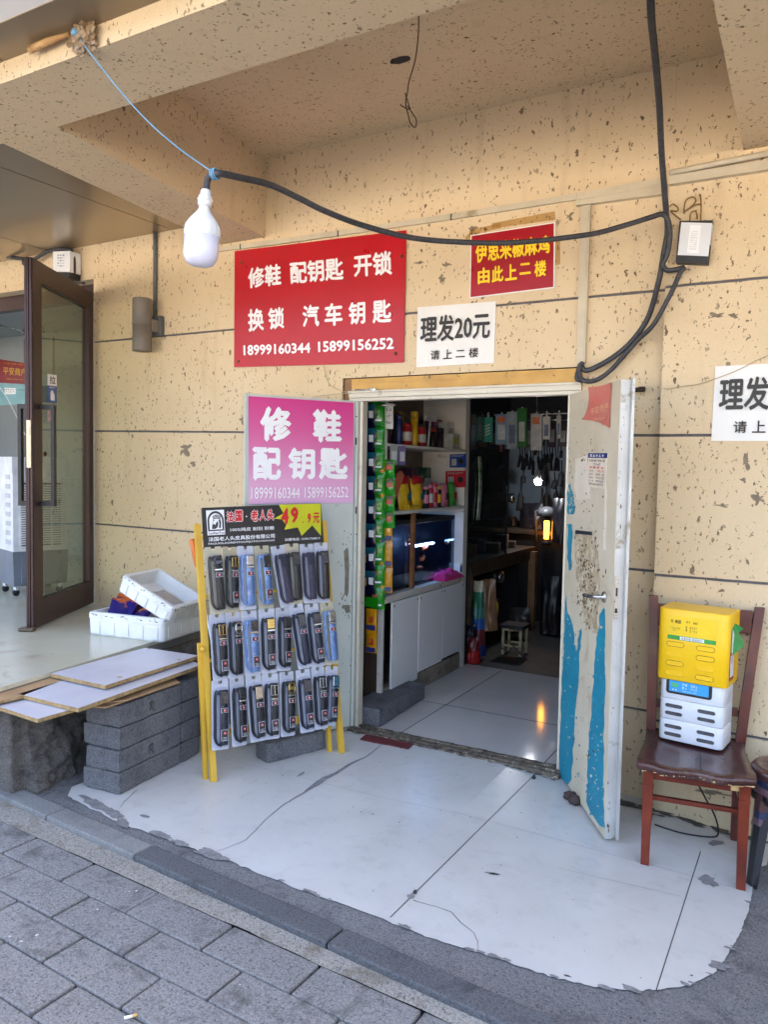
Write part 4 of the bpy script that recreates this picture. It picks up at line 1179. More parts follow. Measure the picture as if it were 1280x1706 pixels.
b_.tube([(x, -.015, zb_ - .004), (x, -.015, zt - .06), (x, -.017, zt)], .0135, 12)
for z in (zt - .12, zt - .55): b_.tube([(x, -.015, z), (x, -.015, z + .02)], .0158, 12)
tag(b_.build('conduit', m_boxgrey), 'grey conduit pipe rising from the wall lamp to the soffit', 'pipe')

# adapters
m_alu = pm('adapter_white', (224, 226, 228), (214, 216, 218), .35, .15, n=2)
q = Q(ypl(-.125), ((1136, 370.5), (1188, 372), (1181, 427), (1130, 425)))
q3 = Q(ypl(-.125), ((1133, 368), (1188, 367), (1180, 439), (1126.5, 437)))
ad = thing('power_adapter', 'white power adapter with black ends on the right pier', 'power adapter', (q3[2] + q3[3]) / 2)
b_ = MB(); b_.sheet(q3, .044, NY); b_.build('case', m_black, ad)
b_ = MB(); b_.sheet([p + NY * .002 for p in q], .0438, NY); b_.build('shell', m_alu, ad)
b_ = MB(); lq = sub([p + NY * .0025 for p in q], .30, .08, .66, .92); b_.sheet(lq, .0004, NY, 0)
for k in range(9): smudge_row(b_, sub(lq, .15, .2 + k * .08, .8, .24 + k * .08), 7, 1, .0008, k)
b_.build('rating_label', [m_white_ink, MATS['grey_ink']], ad)
b_ = MB()
for pts in (((1116, 345), (1122, 340), (1130, 346), (1128, 352), (1118, 352), (1135, 366)), ((1140, 355), (1143, 335), (1155, 328), (1160, 335), (1152, 345), (1142, 352)), ((1150, 368), (1152, 355), (1160, 352), (1163, 365)), ((1168, 368), (1169, 345), (1168, 324)), ((1145, 350), (1158, 342), (1168, 340))):
    b_.tube(spline([ony(x, y, -.10) for x, y in pts], 5), .0035, 6)
tag(b_.build('wire_tangle', pm('ochre_wire', (150, 114, 52), (112, 82, 40), .6, n=40)), 'tangle of ochre wire ends above the adapter on the pier', 'wire')
q = Q(ypl(-.10), ((88, 419), (116, 418), (116, 453), (88, 452)))
ad = thing('power_adapter', 'white boxy adapter hung above the brown glass door', 'power adapter', (q[2] + q[3]) / 2)
b_ = MB(); b_.sheet(q, .09, NY); b_.build('case', m_white_pl, ad)
b_ = MB(); b_.sheet(Q(ypl(-.102), ((88, 453), (116, 454), (115, 464), (89, 462))), .09, NY); b_.build('end_cap', m_black, ad)
b_ = MB(); smudge_row(b_, [sub(q, .25, .15, .7, .8)[i] for i in (1, 2, 3, 0)], 5); b_.build('lettering', MATS['grey_ink'], ad)
b_ = MB(); b_.tube(spline([ony(x, y, -.06) for x, y in ((-30, 417), (20, 429), (37, 432), (40, 440), (55, 433), (80, 419), (108, 415), (120, 420), (123, 440), (121, 462), (112, 467), (104, 462))], 6), .013, 8)
b_.tube(spline([ony(x, y, -.05) for x, y in ((37, 434), (42, 441), (62, 428), (85, 416), (112, 413), (122, 425), (120, 466), (140, 472))], 6), .008, 8)
tag(b_.build('adapter_cable', m_cable), 'black cable looped round the white adapter above the glass door', 'cable')
# loose string across the wall by the sign and the pier
m_string = pm('string', (190, 172, 138), None, .8)
b_ = MB(); b_.tube(spline([ony(x, y, -.012) for x, y in ((538, 606), (545, 632), (555, 645), (575, 653), (590, 652))], 5), .0022, 5); b_.tube(spline([ony(x, y, -.03) for x, y in ((520, 662), (545, 658), (585, 655))], 4), .0022, 5)
tag(b_.build('string', m_string), 'pale string hanging from the red sign to the door frame bolt', 'string')
b_ = MB(); b_.tube(spline([ony(x, y, -.088) for x, y in ((1106, 647), (1115, 648), (1135, 644), (1165, 640), (1190, 632), (1220, 621), (1240, 612), (1258, 602), (1290, 588))], 5), .002, 5)
tag(b_.build('string', m_string), 'thin brown string crossing the right pier above the notice', 'string')

# ================================================================== BELT RACK
m_yel = pm('yellow_paint', (214, 172, 56), (202, 158, 48), .42, n=5, dirt=(150, 116, 60), dn=14, dlo=.66, dhi=.74)
A0, B0 = onz(357, 1303, 0), onz(571, 1255, 0)
su = (B0 - A0); SW = su.length; su = su / SW
sb = V((-su.y, su.x, 0))                                   # away from the viewer
LEAN = .236 / 1.218
sv = (V((0, 0, 1)) + sb * LEAN).normalized()
sn = su.cross(sv).normalized()
if sn.dot(CAM - A0) < 0: sn = -sn
spl = (A0, sn)
def S(a, h, off=0.0): return A0 + su * a + sv * h + sn * off
rack = thing('belt_rack', 'yellow folding rack hung with packaged belts under a black header board', 'display rack', (A0 + B0) / 2)
def bar(b_, p, q, w, d, n):
    """square bar from p to q, w wide across, d deep along n"""
    t_ = (q - p).normalized(); s_ = t_.cross(n).normalized()
    c = [(-1, 0), (1, 0), (1, -1), (-1, -1)]
    b_.hexa([p + s_ * (x * w / 2) + n * (y * d) for x, y in c], [q + s_ * (x * w / 2) + n * (y * d) for x, y in c])
HP = 1.240
for a, nm in ((0, 'post'), (SW, 'post')):
    b_ = MB(); bar(b_, S(a, 0), S(a, HP), .030, .022, sn); b_.build(nm, m_yel, rack)
    b_ = MB(); bar(b_, S(a, .001), S(a, -.006), .034, .027, sn); b_.build('foot', m_black, rack)
b_ = MB(); bar(b_, S(0.012, .215), S(SW - .012, .215), .040, .018, sn); b_.build('crossbar', m_yel, rack)
for h in (.57, .88, 1.17):
    b_ = MB(); bar(b_, S(.012, h, -.004), S(SW - .012, h, -.004), .016, .014, sn); b_.build('rail', m_yel, rack)
# rear legs, pivoted to the front posts
for a in (-.022, SW - .045):
    top = S(a, .66, -.012); bot = A0 + su * a + sb * .05; bot.z = 0
    b_ = MB(); bar(b_, bot, top, .020, .020, sn); b_.build('rear_leg', m_yel, rack)
    b_ = MB(); b_.lathe([(.012, 0), (.014, .004), (.012, .012), (.004, .016)], S(a + .004, .63, .002), 12, 0, sn.to_track_quat('Z', 'Y').to_matrix()); b_.build('hinge_bolt', m_yel, rack)
q = [onp(x, y, spl, .012) for x, y in ((336.5, 846), (535, 838.5), (539.5, 903), (341, 914.5))]
b_ = MB(); b_.sheet(q, .014, sn); hb = b_.build('header_board', pm('header_black', (34, 32, 33), (44, 42, 42), .35, n=6), rack)
hz_ = lambda L, off: [onp(330 + a / 5.818, 835 + b / 5.818, spl, .012 + off) for a, b in L]
b_ = MB(); thin(b_, hz_([(738, 168), (828, 118), (782, 34), (1190, 22), (1192, 336), (1108, 234), (1004, 336), (968, 254), (836, 276), (856, 230), (812, 176)], .0012), sn)
b_.build('starburst', pm('acid_yellow', (206, 208, 34), None, .35, n=3), hb)
b_ = MB()
for s_, L, bo in (('100%纯皮 耐刮 耐磨', ((310, 260), (735, 240), (738, 276), (312, 296)), .012), ('法国老人头皮具股份有限公司', ((98, 350), (742, 314), (743, 356), (100, 392)), .022), ('FAGUOLAORENTOUPIJUYOUXIANGS', ((98, 405), (742, 370), (742, 391), (100, 429)), .014), ('加盟电话: 15981758813', ((840, 360), (1180, 344), (1180, 370), (840, 387)), .012)):
    put_text(b_, s_, hz_(L, .0016), 0, bo)
for c_, L in (('法', (275, 100, 342, 205)), ('国', (357, 90, 428, 200)), ('老', (512, 86, 580, 195)), ('人', (596, 84, 655, 190)), ('头', (668, 80, 735, 188))):
    k = (L[0] - 275) * -.0
    put_text(b_, c_, hz_(((L[0] - 6, L[1] - 6), (L[2] + 6, L[1] - 9), (L[2] + 6, L[3] + 3), (L[0] - 6, L[3] + 6)), .0012), 0, .10)
b_.lathe([(.0035, 0), (.0035, .0008)], hz_([(468, 148)], .0014)[0], 12, 0, sn.to_track_quat('Z', 'Y').to_matrix())
b_.build('white_lettering', m_white_ink, hb)
b_ = MB()
for c_, L in (('法', (275, 100, 342, 205)), ('国', (357, 90, 428, 200)), ('老', (512, 86, 580, 195)), ('人', (596, 84, 655, 190)), ('头', (668, 80, 735, 188))):
    put_text(b_, c_, hz_(((L[0], L[1]), (L[2], L[1] - 3), (L[2], L[3] - 3), (L[0], L[3])), .0028), 0, .045)
for c_, L, bo in (('4', (803, 66, 880, 228), .055), ('9', (898, 58, 972, 215), .055), ('9', (1060, 118, 1094, 214), .05), ('元', (1114, 112, 1178, 216), .03)):
    put_text(b_, c_, hz_(((L[0], L[1]), (L[2], L[1] - 4), (L[2], L[3] - 4), (L[0], L[3])), .0030), 0, bo)
b_.lathe([(.0040, 0), (.0040, .0008)], hz_([(1018, 205)], .0028)[0], 10, 0, sn.to_track_quat('Z', 'Y').to_matrix())
b_.build('red_lettering', m_red_ink, hb)
# emblem: bearded head in profile under an arch, on a white square
b_ = MB(); lq = hz_(((75, 90), (250, 82), (262, 322), (92, 332)), .0014); b_.sheet(lq, .001, sn); em = b_.build('emblem', m_white_ink, hb)
b_ = MB()
U = lambda pts: [bil(lq, u, 1 - v) + sn * .0008 for u, v in pts]
arc_o = [(.5 - .46 * math.cos(a), .44 - .40 * math.sin(a)) for a in [PI * i / 14 for i in range(15)]]
arc_i = [(.5 - .36 * math.cos(a), .44 - .31 * math.sin(a)) for a in [PI * i / 14 for i in range(15)]]
for i in range(14): thin(b_, U([arc_o[i], arc_o[i + 1], arc_i[i + 1], arc_i[i]]), sn)
thin(b_, U([(.04, .44), (.14, .44), (.14, .78), (.04, .78)]), sn); thin(b_, U([(.86, .44), (.96, .44), (.96, .78), (.86, .78)]), sn); thin(b_, U([(.04, .785), (.96, .785), (.96, .84), (.04, .84)]), sn)
for k in range(3): thin(b_, U([(.33 + k * .01, .24 + k * .055), (.55, .18 + k * .06), (.78, .25 + k * .05), (.78, .285 + k * .05), (.55, .22 + k * .06), (.33 + k * .01, .275 + k * .055)]), sn)
thin(b_, U([(.30, .60), (.36, .54), (.46, .60), (.52, .52), (.60, .44), (.64, .56), (.58, .70), (.44, .76), (.26, .75), (.28, .68)]), sn)
thin(b_, U([(.66, .40), (.76, .38), (.80, .52), (.76, .74), (.66, .72), (.70, .56)]), sn)
thin(b_, U([(.34, .42), (.44, .40), (.44, .43), (.34, .45)]), sn); thin(b_, U([(.34, .44), (.36, .45), (.31, .54), (.36, .55), (.30, .555)]), sn)
put_text(b_, 'LaoRenTou', sub([p + sn * .0008 for p in lq], .06, .87, .96, .97), 0, .02, .0003)
b_.build('portrait', pm('emblem_ink', (64, 62, 62), None, .5), em)

# ---- packaged belts
m_card = pm('card_white', (192, 194, 204), (180, 182, 194), .45, n=8)
m_card_c = pm('card_cream', (188, 180, 154), (176, 168, 144), .45, n=8)
m_blister = glassmat('blister_clear', (248, 249, 253), .982, .09, .9)
m_lblack = pm('leather_black', (16, 15, 18), (28, 27, 30), .42, n=50, bump=.2, bn=300)
m_lbrown = pm('leather_brown', (50, 41, 33), (36, 30, 26), .5, n=40)
m_lgrey = pm('canvas_mauve', (72, 64, 78), (58, 52, 66), .8, n=60)
m_lnavy = pm('leather_navy', (20, 24, 40), (32, 38, 58), .4, n=40)
m_film = pm('blue_film', (132, 164, 206), (92, 120, 164), .15, n=16, coat=.5)
m_chrome = pm('buckle_chrome', (214, 212, 206), (180, 178, 172), .14, 1.0, n=30)
m_gunm = pm('buckle_gunmetal', (64, 62, 64), (90, 88, 88), .25, .9, n=20)
m_goldm = pm('buckle_gold', (206, 170, 96), None, .25, 1.0)
m_tagblk = pm('tag_black', (30, 26, 30), None, .4)
m_tagw = pm('tag_white', (206, 204, 206), None, .5)
def make_belt(label, cfg):
    """local frame: x across the card, y up the card (0 at the hook), z toward the viewer"""
    w, h, lm, buckle, card, tags, tall = cfg
    M = Matrix.Identity(4)
    r = thing('packaged_belt', label, 'belt', mat=M)
    r['group'] = 'packaged belts on the yellow rack'
    b_ = MB()
    c = [(-w / 2 + .004, 0), (-.010, 0), (-.010, -.012), (-.006, -.018), (.006, -.018), (.010, -.012), (.010, 0), (w / 2 - .004, 0), (w / 2, -.004), (w / 2, -h + .006), (w / 2 - .006, -h), (-w / 2 + .006, -h), (-w / 2, -h + .006), (-w / 2, -.004)]
    b_.prism([V((x, y, 0)) for x, y in c], (0, 0, .0012)); cd = b_.build('card', card, r, False)
    b_ = MB()
    for k in range(2): smudge_row(b_, [V((x, y - k * .008, .0013)) for x, y in ((-w * .40, -.010), (-w * .16, -.010), (-w * .16, -.014), (-w * .40, -.014))], 4, 0, .0003, k)
    smudge_row(b_, [V((-w * .45, -h * .45, .0013)), V((-w * .45, -h * .8, .0013)), V((-w * .485, -h * .8, .0013)), V((-w * .485, -h * .45, .0013))], 12, 0, .0003)
    b_.build('print', MATS['grey_ink'], cd)
    # rolled strap: front run and the loop beside it
    sw = .040; top, bot = -.046, -h + .020
    sx = w * .13
    b_ = MB()
    n_ = 10
    pts = []
    zf = .026
    prof = [(sx, top - .014, .008), (sx, top - .004, .013), (sx, top, .020), (sx, top - .003, .026), (sx, top - .014, zf), (sx, (top + bot) / 2, zf + .001), (sx, bot + .014, zf - .004), (sx, bot + .003, zf - .010), (sx, bot, .014), (sx, bot + .010, .006)]
    vs = []
    for x, y, z in prof: vs += [(x - sw / 2, y, z), (x + sw / 2, y, z), (x - sw / 2, y, z - .0035), (x + sw / 2, y, z - .0035)]
    fs = []
    for i in range(len(prof) - 1):
        p, q_ = 4 * i, 4 * i + 4
        fs += [(p, p + 1, q_ + 1, q_), (p + 3, p + 2, q_ + 2, q_ + 3), (p, q_, q_ + 2, p + 2), (p + 1, p + 3, q_ + 3, q_ + 1)]
    b_.add(vs, fs, 0, True)
    lw = .020
    loop = [V((sx - sw * .52, top - .02, .010)), V((sx - sw * .85, top - .004, .012)), V((sx - sw * .98 - .002, top - .03, .012))] + [V((sx - sw * 1.02 - .002, top + (bot - top) * k_, .012)) for k_ in (.3, .5, .7, .85)] + [V((sx - sw * .8, bot + .012, .012)), V((sx - sw * .4, bot + .004, .012))]
    lp = spline(loop, 4)
    for dz in (0.0, .010):
        b_.tube([p + V((.004 if dz else 0, -.004 if dz else 0, dz - .003)) for p in lp], .0046, 6, 0, True, False, 1.0)
    b_.build('strap', lm, r, False)
    bk, bm_ = buckle
    y0 = top - .008
    b_ = MB()
    if bk == 'plate':
        b_.box((sx, y0 - .022, zf + .006), (.040, .050, .008), .003)
        b_.box((sx, y0 - .055, zf + .005), (.042, .010, .008), .002, None, 1)
    elif bk == 'ring':
        for s_ in (-1, 1): b_.box((sx + s_ * .018, y0 - .026, zf + .005), (.005, .046, .006), .002)
        for yy in (-.003, -.049): b_.box((sx, y0 + yy, zf + .005), (.041, .005, .006), .002)
        b_.box((sx, y0 - .026, zf + .006), (.005, .046, .004), .001)
        b_.box((sx, y0 - .068, zf + .004), (.040, .010, .006), .002, None, 1)
    elif bk == 'oval':
        b_.tube([V((sx + .019 * math.cos(a), y0 - .026 + .026 * math.sin(a), zf + .006)) for a in [2 * PI * i / 18 for i in range(18)]], .004, 6, 0, False, True)
        b_.box((sx, y0 - .026, zf + .006), (.030, .018, .005), .002)
        b_.box((sx, y0 - .062, zf + .004), (.040, .009, .006), .002, None, 1)
    else:
        b_.box((sx, y0 - .03, zf + .004), (.038, .06, .006), .002); b_.box((sx + .004, y0 - .012, zf + .008), (.018, .012, .004), .001, .3)
    b_.build('buckle', [bm_, m_chrome], r, False)
    yt = top - .088
    for k in range(tags):
        b_ = MB(); hh = .022 if k == 0 else .052
        if k == 0: yc = yt - .008
        else: yc = bot + .050
        b_.box((sx, yc, zf + .0045), (.034, hh, .003), 0, None, 1); b_.box((sx, yc, zf + .0052), (.030, hh - .004, .003), 0, None, 0)
        b_.box((sx, yc + (.0 if k == 0 else .010), zf + .0060), (.013, .014, .0028), 0, None, 2); b_.box((sx + .001, yc + (.0 if k == 0 else .010), zf + .0067), (.007, .007, .0026), 0, None, 1)
        if k: 
            for j in range(3): b_.box((sx, yc - .010 - j * .006, zf + .0062), (.020, .002, .002), 0, None, 1)
        b_.build('tag', [m_tagblk, m_tagw, m_red_ink], r, False)
    # vacuum-formed shell
    b_ = MB()
    x0, x1, y0_, y1_ = -w * .44, w * .45, -h + .010, -.034
    def ring(ins, z, rad):
        out = []
        for cx_, cy_, a0 in ((x1 - rad, y1_ - rad, 0), (x0 + rad, y1_ - rad, 90), (x0 + rad, y0_ + rad, 180), (x1 - rad, y0_ + rad, 270)):
            for i in range(5):
                a = math.radians(a0 + i * 22.5); out.append(V((cx_ + (rad - ins) * math.cos(a), cy_ + (rad - ins) * math.sin(a), z)))
        return out
    R_ = [ring(0, .0016, .022), ring(.001, .006, .022), ring(.004, .028, .022), ring(.008, .036, .022), ring(.014, .039, .022)]
    vs = [p for rr in R_ for p in rr]; m_ = 20
    vs = [p + V((0, 0, .0035 * noise.noise(V((p.x * 40, p.y * 22, 3))) if p.z > .02 else 0)) for p in vs]
    fs = [(i * m_ + k, i * m_ + (k + 1) % m_, (i + 1) * m_ + (k + 1) % m_, (i + 1) * m_ + k) for i in range(len(R_) - 1) for k in range(m_)]
    b_.add(vs, fs, 0, True)
    b_.add([p + V((0, 0, 0)) for p in vs[-m_:]], [list(range(m_))], 0, False)
    b_.build('blister', m_blister, r, False)
    return r
HZ = lambda a, b: (300 + a / 3.4125, 820 + b / 3.4125)
rows = [
    [((184, 325), (208, 693)), ((278, 325), (292, 680)), ((368, 320), (374, 668)), ((458, 318), (476, 662)), ((554, 318), (596, 655)), ((630, 306), (654, 636)), ((716, 308), (728, 632)), ((797, 300), (818, 628))],
    [((207, 706), (237, 1068)), ((296, 697), (325, 1058)), ((388, 688), (408, 1044)), ((487, 676), (502, 1030)), ((580, 670), (600, 1014)), ((655, 652), (712, 1000)), ((744, 648), (797, 990)), ((830, 640), (866, 978))],
    [((224, 1082), (246, 1462)), ((318, 1070), (336, 1440)), ((414, 1057), (432, 1418)), ((508, 1046), (526, 1402)), ((602, 1035), (616, 1385)), ((694, 1022), (716, 1366)), ((780, 1008), (794, 1346)), ((858, 1003), (846, 1326))]]
P, O, Rg, F = 'plate', 'oval', 'ring', 'flap'
looks = [
    [(m_lbrown, (O, m_gunm), m_card_c, 1, 'dark brown belt with a loose second strap, top row, far left'), (m_lblack, (Rg, m_goldm), m_card_c, 2, 'black belt with a gold prong buckle on a cream card, second in the top row'), (m_film, (P, m_chrome), m_card, 1, 'belt sealed in pale blue film with a wide bright buckle, third in the top row'), (m_film, (F, m_gunm), m_card_c, 2, 'blue filmed belt on a cream card, fourth in the top row'), (m_lgrey, (F, m_lnavy), m_card, 0, 'mauve canvas belt on a white card, fifth in the top row'), (m_lbrown, (F, m_gunm), m_card_c, 0, 'olive brown canvas belt, sixth in the top row'), (m_lgrey, (F, m_lnavy), m_card, 0, 'mauve canvas belt with a navy buckle end, seventh in the top row'), (m_lbrown, (F, m_gunm), m_card, 0, 'brown canvas belt at the right end of the top row')],
    [(m_lblack, (Rg, m_goldm), m_card, 2, 'black belt with a plain gold loop, leftmost in the middle row'), (m_lblack, (O, m_chrome), m_card, 1, 'black belt with an oval bright emblem buckle, second in the middle row'), (m_film, (P, m_gunm), m_card, 2, 'bright filmed belt with a dark plate buckle, third in the middle row'), (m_lblack, (P, m_goldm), m_card, 2, 'black belt with a gold edged plate buckle, fourth in the middle row'), (m_lblack, (P, m_gunm), m_card, 2, 'black belt with a dark plate buckle, fifth in the middle row'), (m_lnavy, (F, m_gunm), m_card, 1, 'navy belt tilted on its card, sixth in the middle row'), (m_lnavy, (P, m_gunm), m_card, 2, 'navy belt with a small label below the buckle, seventh in the middle row'), (m_film, (P, m_chrome), m_card_c, 1, 'belt in silver film on a cream card, right end of the middle row')],
    [(m_lnavy, (F, m_gunm), m_card, 2, 'navy black belt leftmost in the bottom row'), (m_lblack, (P, m_gunm), m_card, 2, 'black belt with a dark plate buckle, second in the bottom row'), (m_lblack, (F, m_chrome), m_card, 2, 'black belt with a slanting bright mark on its buckle, third in the bottom row'), (m_lblack, (Rg, m_chrome), m_card, 2, 'black belt with a bright prong buckle, fourth in the bottom row'), (m_lblack, (O, m_goldm), m_card, 2, 'black belt with a gold ringed oval buckle, fifth in the bottom row'), (m_lnavy, (F, m_gunm), m_card, 2, 'navy belt with a plain front, sixth in the bottom row'), (m_lblack, (Rg, m_chrome), m_card, 2, 'black belt with a framed steel buckle, seventh in the bottom row'), (m_lnavy, (P, m_chrome), m_card, 2, 'narrow pink tagged belt at the right end of the bottom row')]]
for r in range(3):
    for k in range(8):
        lm, bk, cd, tg, lab = looks[r][k]
        off = .030 + .004 * ((k * 3 + r) % 3) + (.006 if r < 2 else 0) - (.0015 * k)
        a, b = onp(*HZ(*rows[r][k][0]), spl, .018), onp(*HZ(*rows[r][k][1]), spl, .018)
        h = (a - b).length + .012
        w = .086 if k < 5 else .080
        o = make_belt(lab, (w, h, lm, bk, cd, tg, 1))
        yv = (a - b).normalized(); tw = random.uniform(-.10, .10) + (.14 if k in (1, 4) else 0)
        zv = (sn * math.cos(tw) + su * math.sin(tw)); zv = (zv - yv * zv.dot(yv)).normalized()
        lean = random.uniform(-.02, .04); zv = (zv + yv * lean).normalized(); yv = (yv - zv * yv.dot(zv)).normalized()
        rl = random.uniform(-.05, .05); xv = yv.cross(zv); yv = (yv * math.cos(rl) + xv * math.sin(rl)).normalized(); xv = yv.cross(zv)
        M = Matrix((xv, yv, zv)).transposed().to_4x4(); M.translation = a + sn * (.004 + .0022 * (k % 2)) + yv * .012
        o.matrix_world = M; MW[o.name] = M
b_ = MB()
# orange-handled pole leaning behind the rack
p0 = S(-.055, 1.10, -.10); p1 = S(-.015, .90, -.09)
pa_, pb_ = onp(320, 898, spl, -.12), onp(329, 945, spl, -.12)
d = (pb_ - pa_).normalized()
b_.tube([pa_, pa_ + d * .01, pa_.lerp(pb_, .5), pb_ - d * .012, pb_], [.012, .0165, .0165, .014, .012], 12, 0)
b_.tube([pb_, pb_ + d * .85], .006, 8, 1)
tag(b_.build('pole', [pm('orange_plastic', (226, 116, 34), None, .35), m_white_pl]), 'white pole with an orange grip leaning behind the yellow rack', 'pole')

# ================================================================== BLOCKS, BOARDS, FOAM BOXES
s0 = onz(199, 1327, 0); s1 = onz(331, 1258, 0); s2 = onz(148, 1310, 0)
dx = (s1 - s0).normalized(); dy = V((-dx.y, dx.x, 0))
lenA, wid = (s1 - s0).length, .212
bl = .1036
def block(c, size, rot, seed):
    b_ = MB(); rnd = random.Random(seed)
    bm = bmesh.new(); bmesh.ops.create_cube(bm, size=1)
    for v in bm.verts: v.co = V((v.co.x * size[0], v.co.y * size[1], v.co.z * size[2]))
    bmesh.ops.subdivide_edges(bm, edges=bm.edges[:], cuts=7, use_grid_fill=True)
    hx, hy, hz_2 = [x / 2 for x in size]
    for v in bm.verts:
        e = sum((abs(v.co.x) > hx - 1e-4, abs(v.co.y) > hy - 1e-4, abs(v.co.z) > hz_2 - 1e-4))
        if e >= 2:
            k = .004 + .010 * max(0, noise.noise(v.co * 14 + V((seed, 0, 0)))) + (.004 if e == 3 else 0)
            for i_, lim in enumerate((hx, hy, hz_2)):
                if abs(v.co[i_]) > lim - 1e-4: v.co[i_] *= (1 - k / lim * .5)
    bm.verts.index_update()
    b_.add([rot @ v.co + V(c) for v in bm.verts], [[v.index for v in f.verts] for f in bm.faces], 0); bm.free()
    return b_
names4 = ('bottom', 'second', 'third', 'topmost')
for k in range(4):
    sk = random.Random(k).uniform(-.012, .012)
    rot = Matrix((dx, dy, V((0, 0, 1)))).transposed()
    la = lenA * .755
    z = bl * (k + .5)
    o_ = s0 + dx * (.002 + sk * .3) + dy * (.0 + sk * .6 - .010 * (3 - k) * -.2)
    for (a, l, nm) in ((0, la - .002, 'long'), (la + .001, lenA - la + .01, 'short')):
        c = o_ + dx * (a + l / 2) + dy * (wid / 2); c.z = z
        b_ = block(c, (l, wid + sk, bl - .001), rot, k * 7 + len(nm))
        o = b_.build('paving_block', m_block)
        tag(o, f'{"long marked" if nm == "long" else "short plain"} grey block, {names4[k]} of the stack under the boards', 'block', 'grey blocks stacked by the landing')
        if nm == 'long':
            b_ = MB(); c0 = o_ + dx * (la * .48) - dy * .0012; c0.z = z
            rnd = random.Random(k + 3)
            for st in (((-.012, -.018), (-.004, .010), (.010, .018), (.012, -.006), (-.004, .0)), ((-.016, .012), (.006, .022)), ((-.002, -.006), (.014, -.022))):
                b_.tube([c0 + dx * (x * 1.1 + rnd.uniform(-.003, .003)) + V((0, 0, y * 1.1)) for x, y in st], .0016, 5)
            b_.build('chalk_mark', m_black_ink, o)
# two more blocks: one behind the rack, one inside the door
c = (onz(445, 1273, 0) + onz(543, 1248, 0)) / 2
p, q_ = onz(445, 1273, 0), onz(543, 1248, 0); d = (q_ - p).normalized(); e = V((-d.y, d.x, 0)); L = (q_ - p).length
b_ = block(p + d * L / 2 + e * .06 + V((0, 0, .052)), (L, .12, .104), Matrix((d, e, V((0, 0, 1)))).transposed(), 31)
tag(b_.build('paving_block', m_block), 'grey block on the tiles holding the yellow rack from behind', 'block')
p, q_ = onz(632, 1213, 0), onz(708, 1165, 0); d = (q_ - p).normalized(); e = V((-d.y, d.x, 0)); L = (q_ - p).length
b_ = block(p + d * L / 2 + e * .105 + V((0, 0, .056)), (L, .21, .108), Matrix((d, e, V((0, 0, 1)))).transposed(), 37)
tag(b_.build('paving_block', m_block), 'grey block lying just inside the doorway below the sachet strips', 'block')

m_board = pm('board_laminate', (206, 204, 212), (196, 194, 202), .35, n=3, dirt=(170, 160, 146), dn=6, dlo=.58, dhi=.74)
m_core = pm('board_core', (176, 150, 104), (140, 112, 74), .8, n=40, dirt=(70, 56, 44), dn=50, dlo=.6, dhi=.66)
m_ply = pm('plywood', (182, 150, 112), (166, 134, 98), .65, n=6, dirt=(140, 112, 84), dn=10, dlo=.58)
def board(pxs, z, t_, label, ms=None, holes=()):
    q = [onz(x, y, z) for x, y in pxs]
    b_ = MB(); n = len(q)
    cr = (q[1] - q[0]).cross(q[2] - q[0])
    if cr.z < 0: q = q[::-1]
    lo = [p - V((0, 0, t_)) for p in q]
    b_.add(q, [list(range(n))], 0); b_.add(lo, [list(range(n - 1, -1, -1))], 0)
    b_.add(q + lo, [(i + n, (i + 1) % n + n, (i + 1) % n, i) for i in range(n)], 1)
    for hx, hy, hr in holes:
        c = onz(hx, hy, z + .0005); b_.lathe([(hr, 0), (hr, .0006)], c, 14, 2)
    o = b_.build('board', list(ms or (m_board, m_core)) + [m_ply])
    return tag(o, label, 'board', 'loose boards bridging the landing and the blocks')
board(((0, 1178), (62, 1198), (125, 1180), (108, 1163), (30, 1160), (-30, 1176)), .452, .016, 'white laminated offcut at the lowest left of the boards')
board(((-20, 1172), (-20, 1158), (85, 1125), (110, 1131), (34, 1160)), .474, .012, 'bare plywood strip along the edge of the landing', (m_ply, m_core))
board(((140, 1176), (176, 1178), (300, 1136), (268, 1133), (200, 1150)), .430, .006, 'thin brown sheet lying on top of the block stack', (m_ply, m_ply))
board(((150, 1172), (212, 1166), (297, 1135), (290, 1128), (200, 1146)), .437, .005, 'thin splintered brown sheet above the other brown sheet', (m_ply, m_ply))
board(((30, 1156), (130, 1180), (336, 1107), (310, 1098), (110, 1132)), .474, .018, 'long white board with a chipped front edge in the middle of the pile')
board(((84, 1122), (175, 1142), (331, 1092), (242, 1079)), .500, .018, 'small white board with drilled holes on top of the pile', None, ((248, 1081, .010), (298, 1099, .010), (199, 1128, .012)))

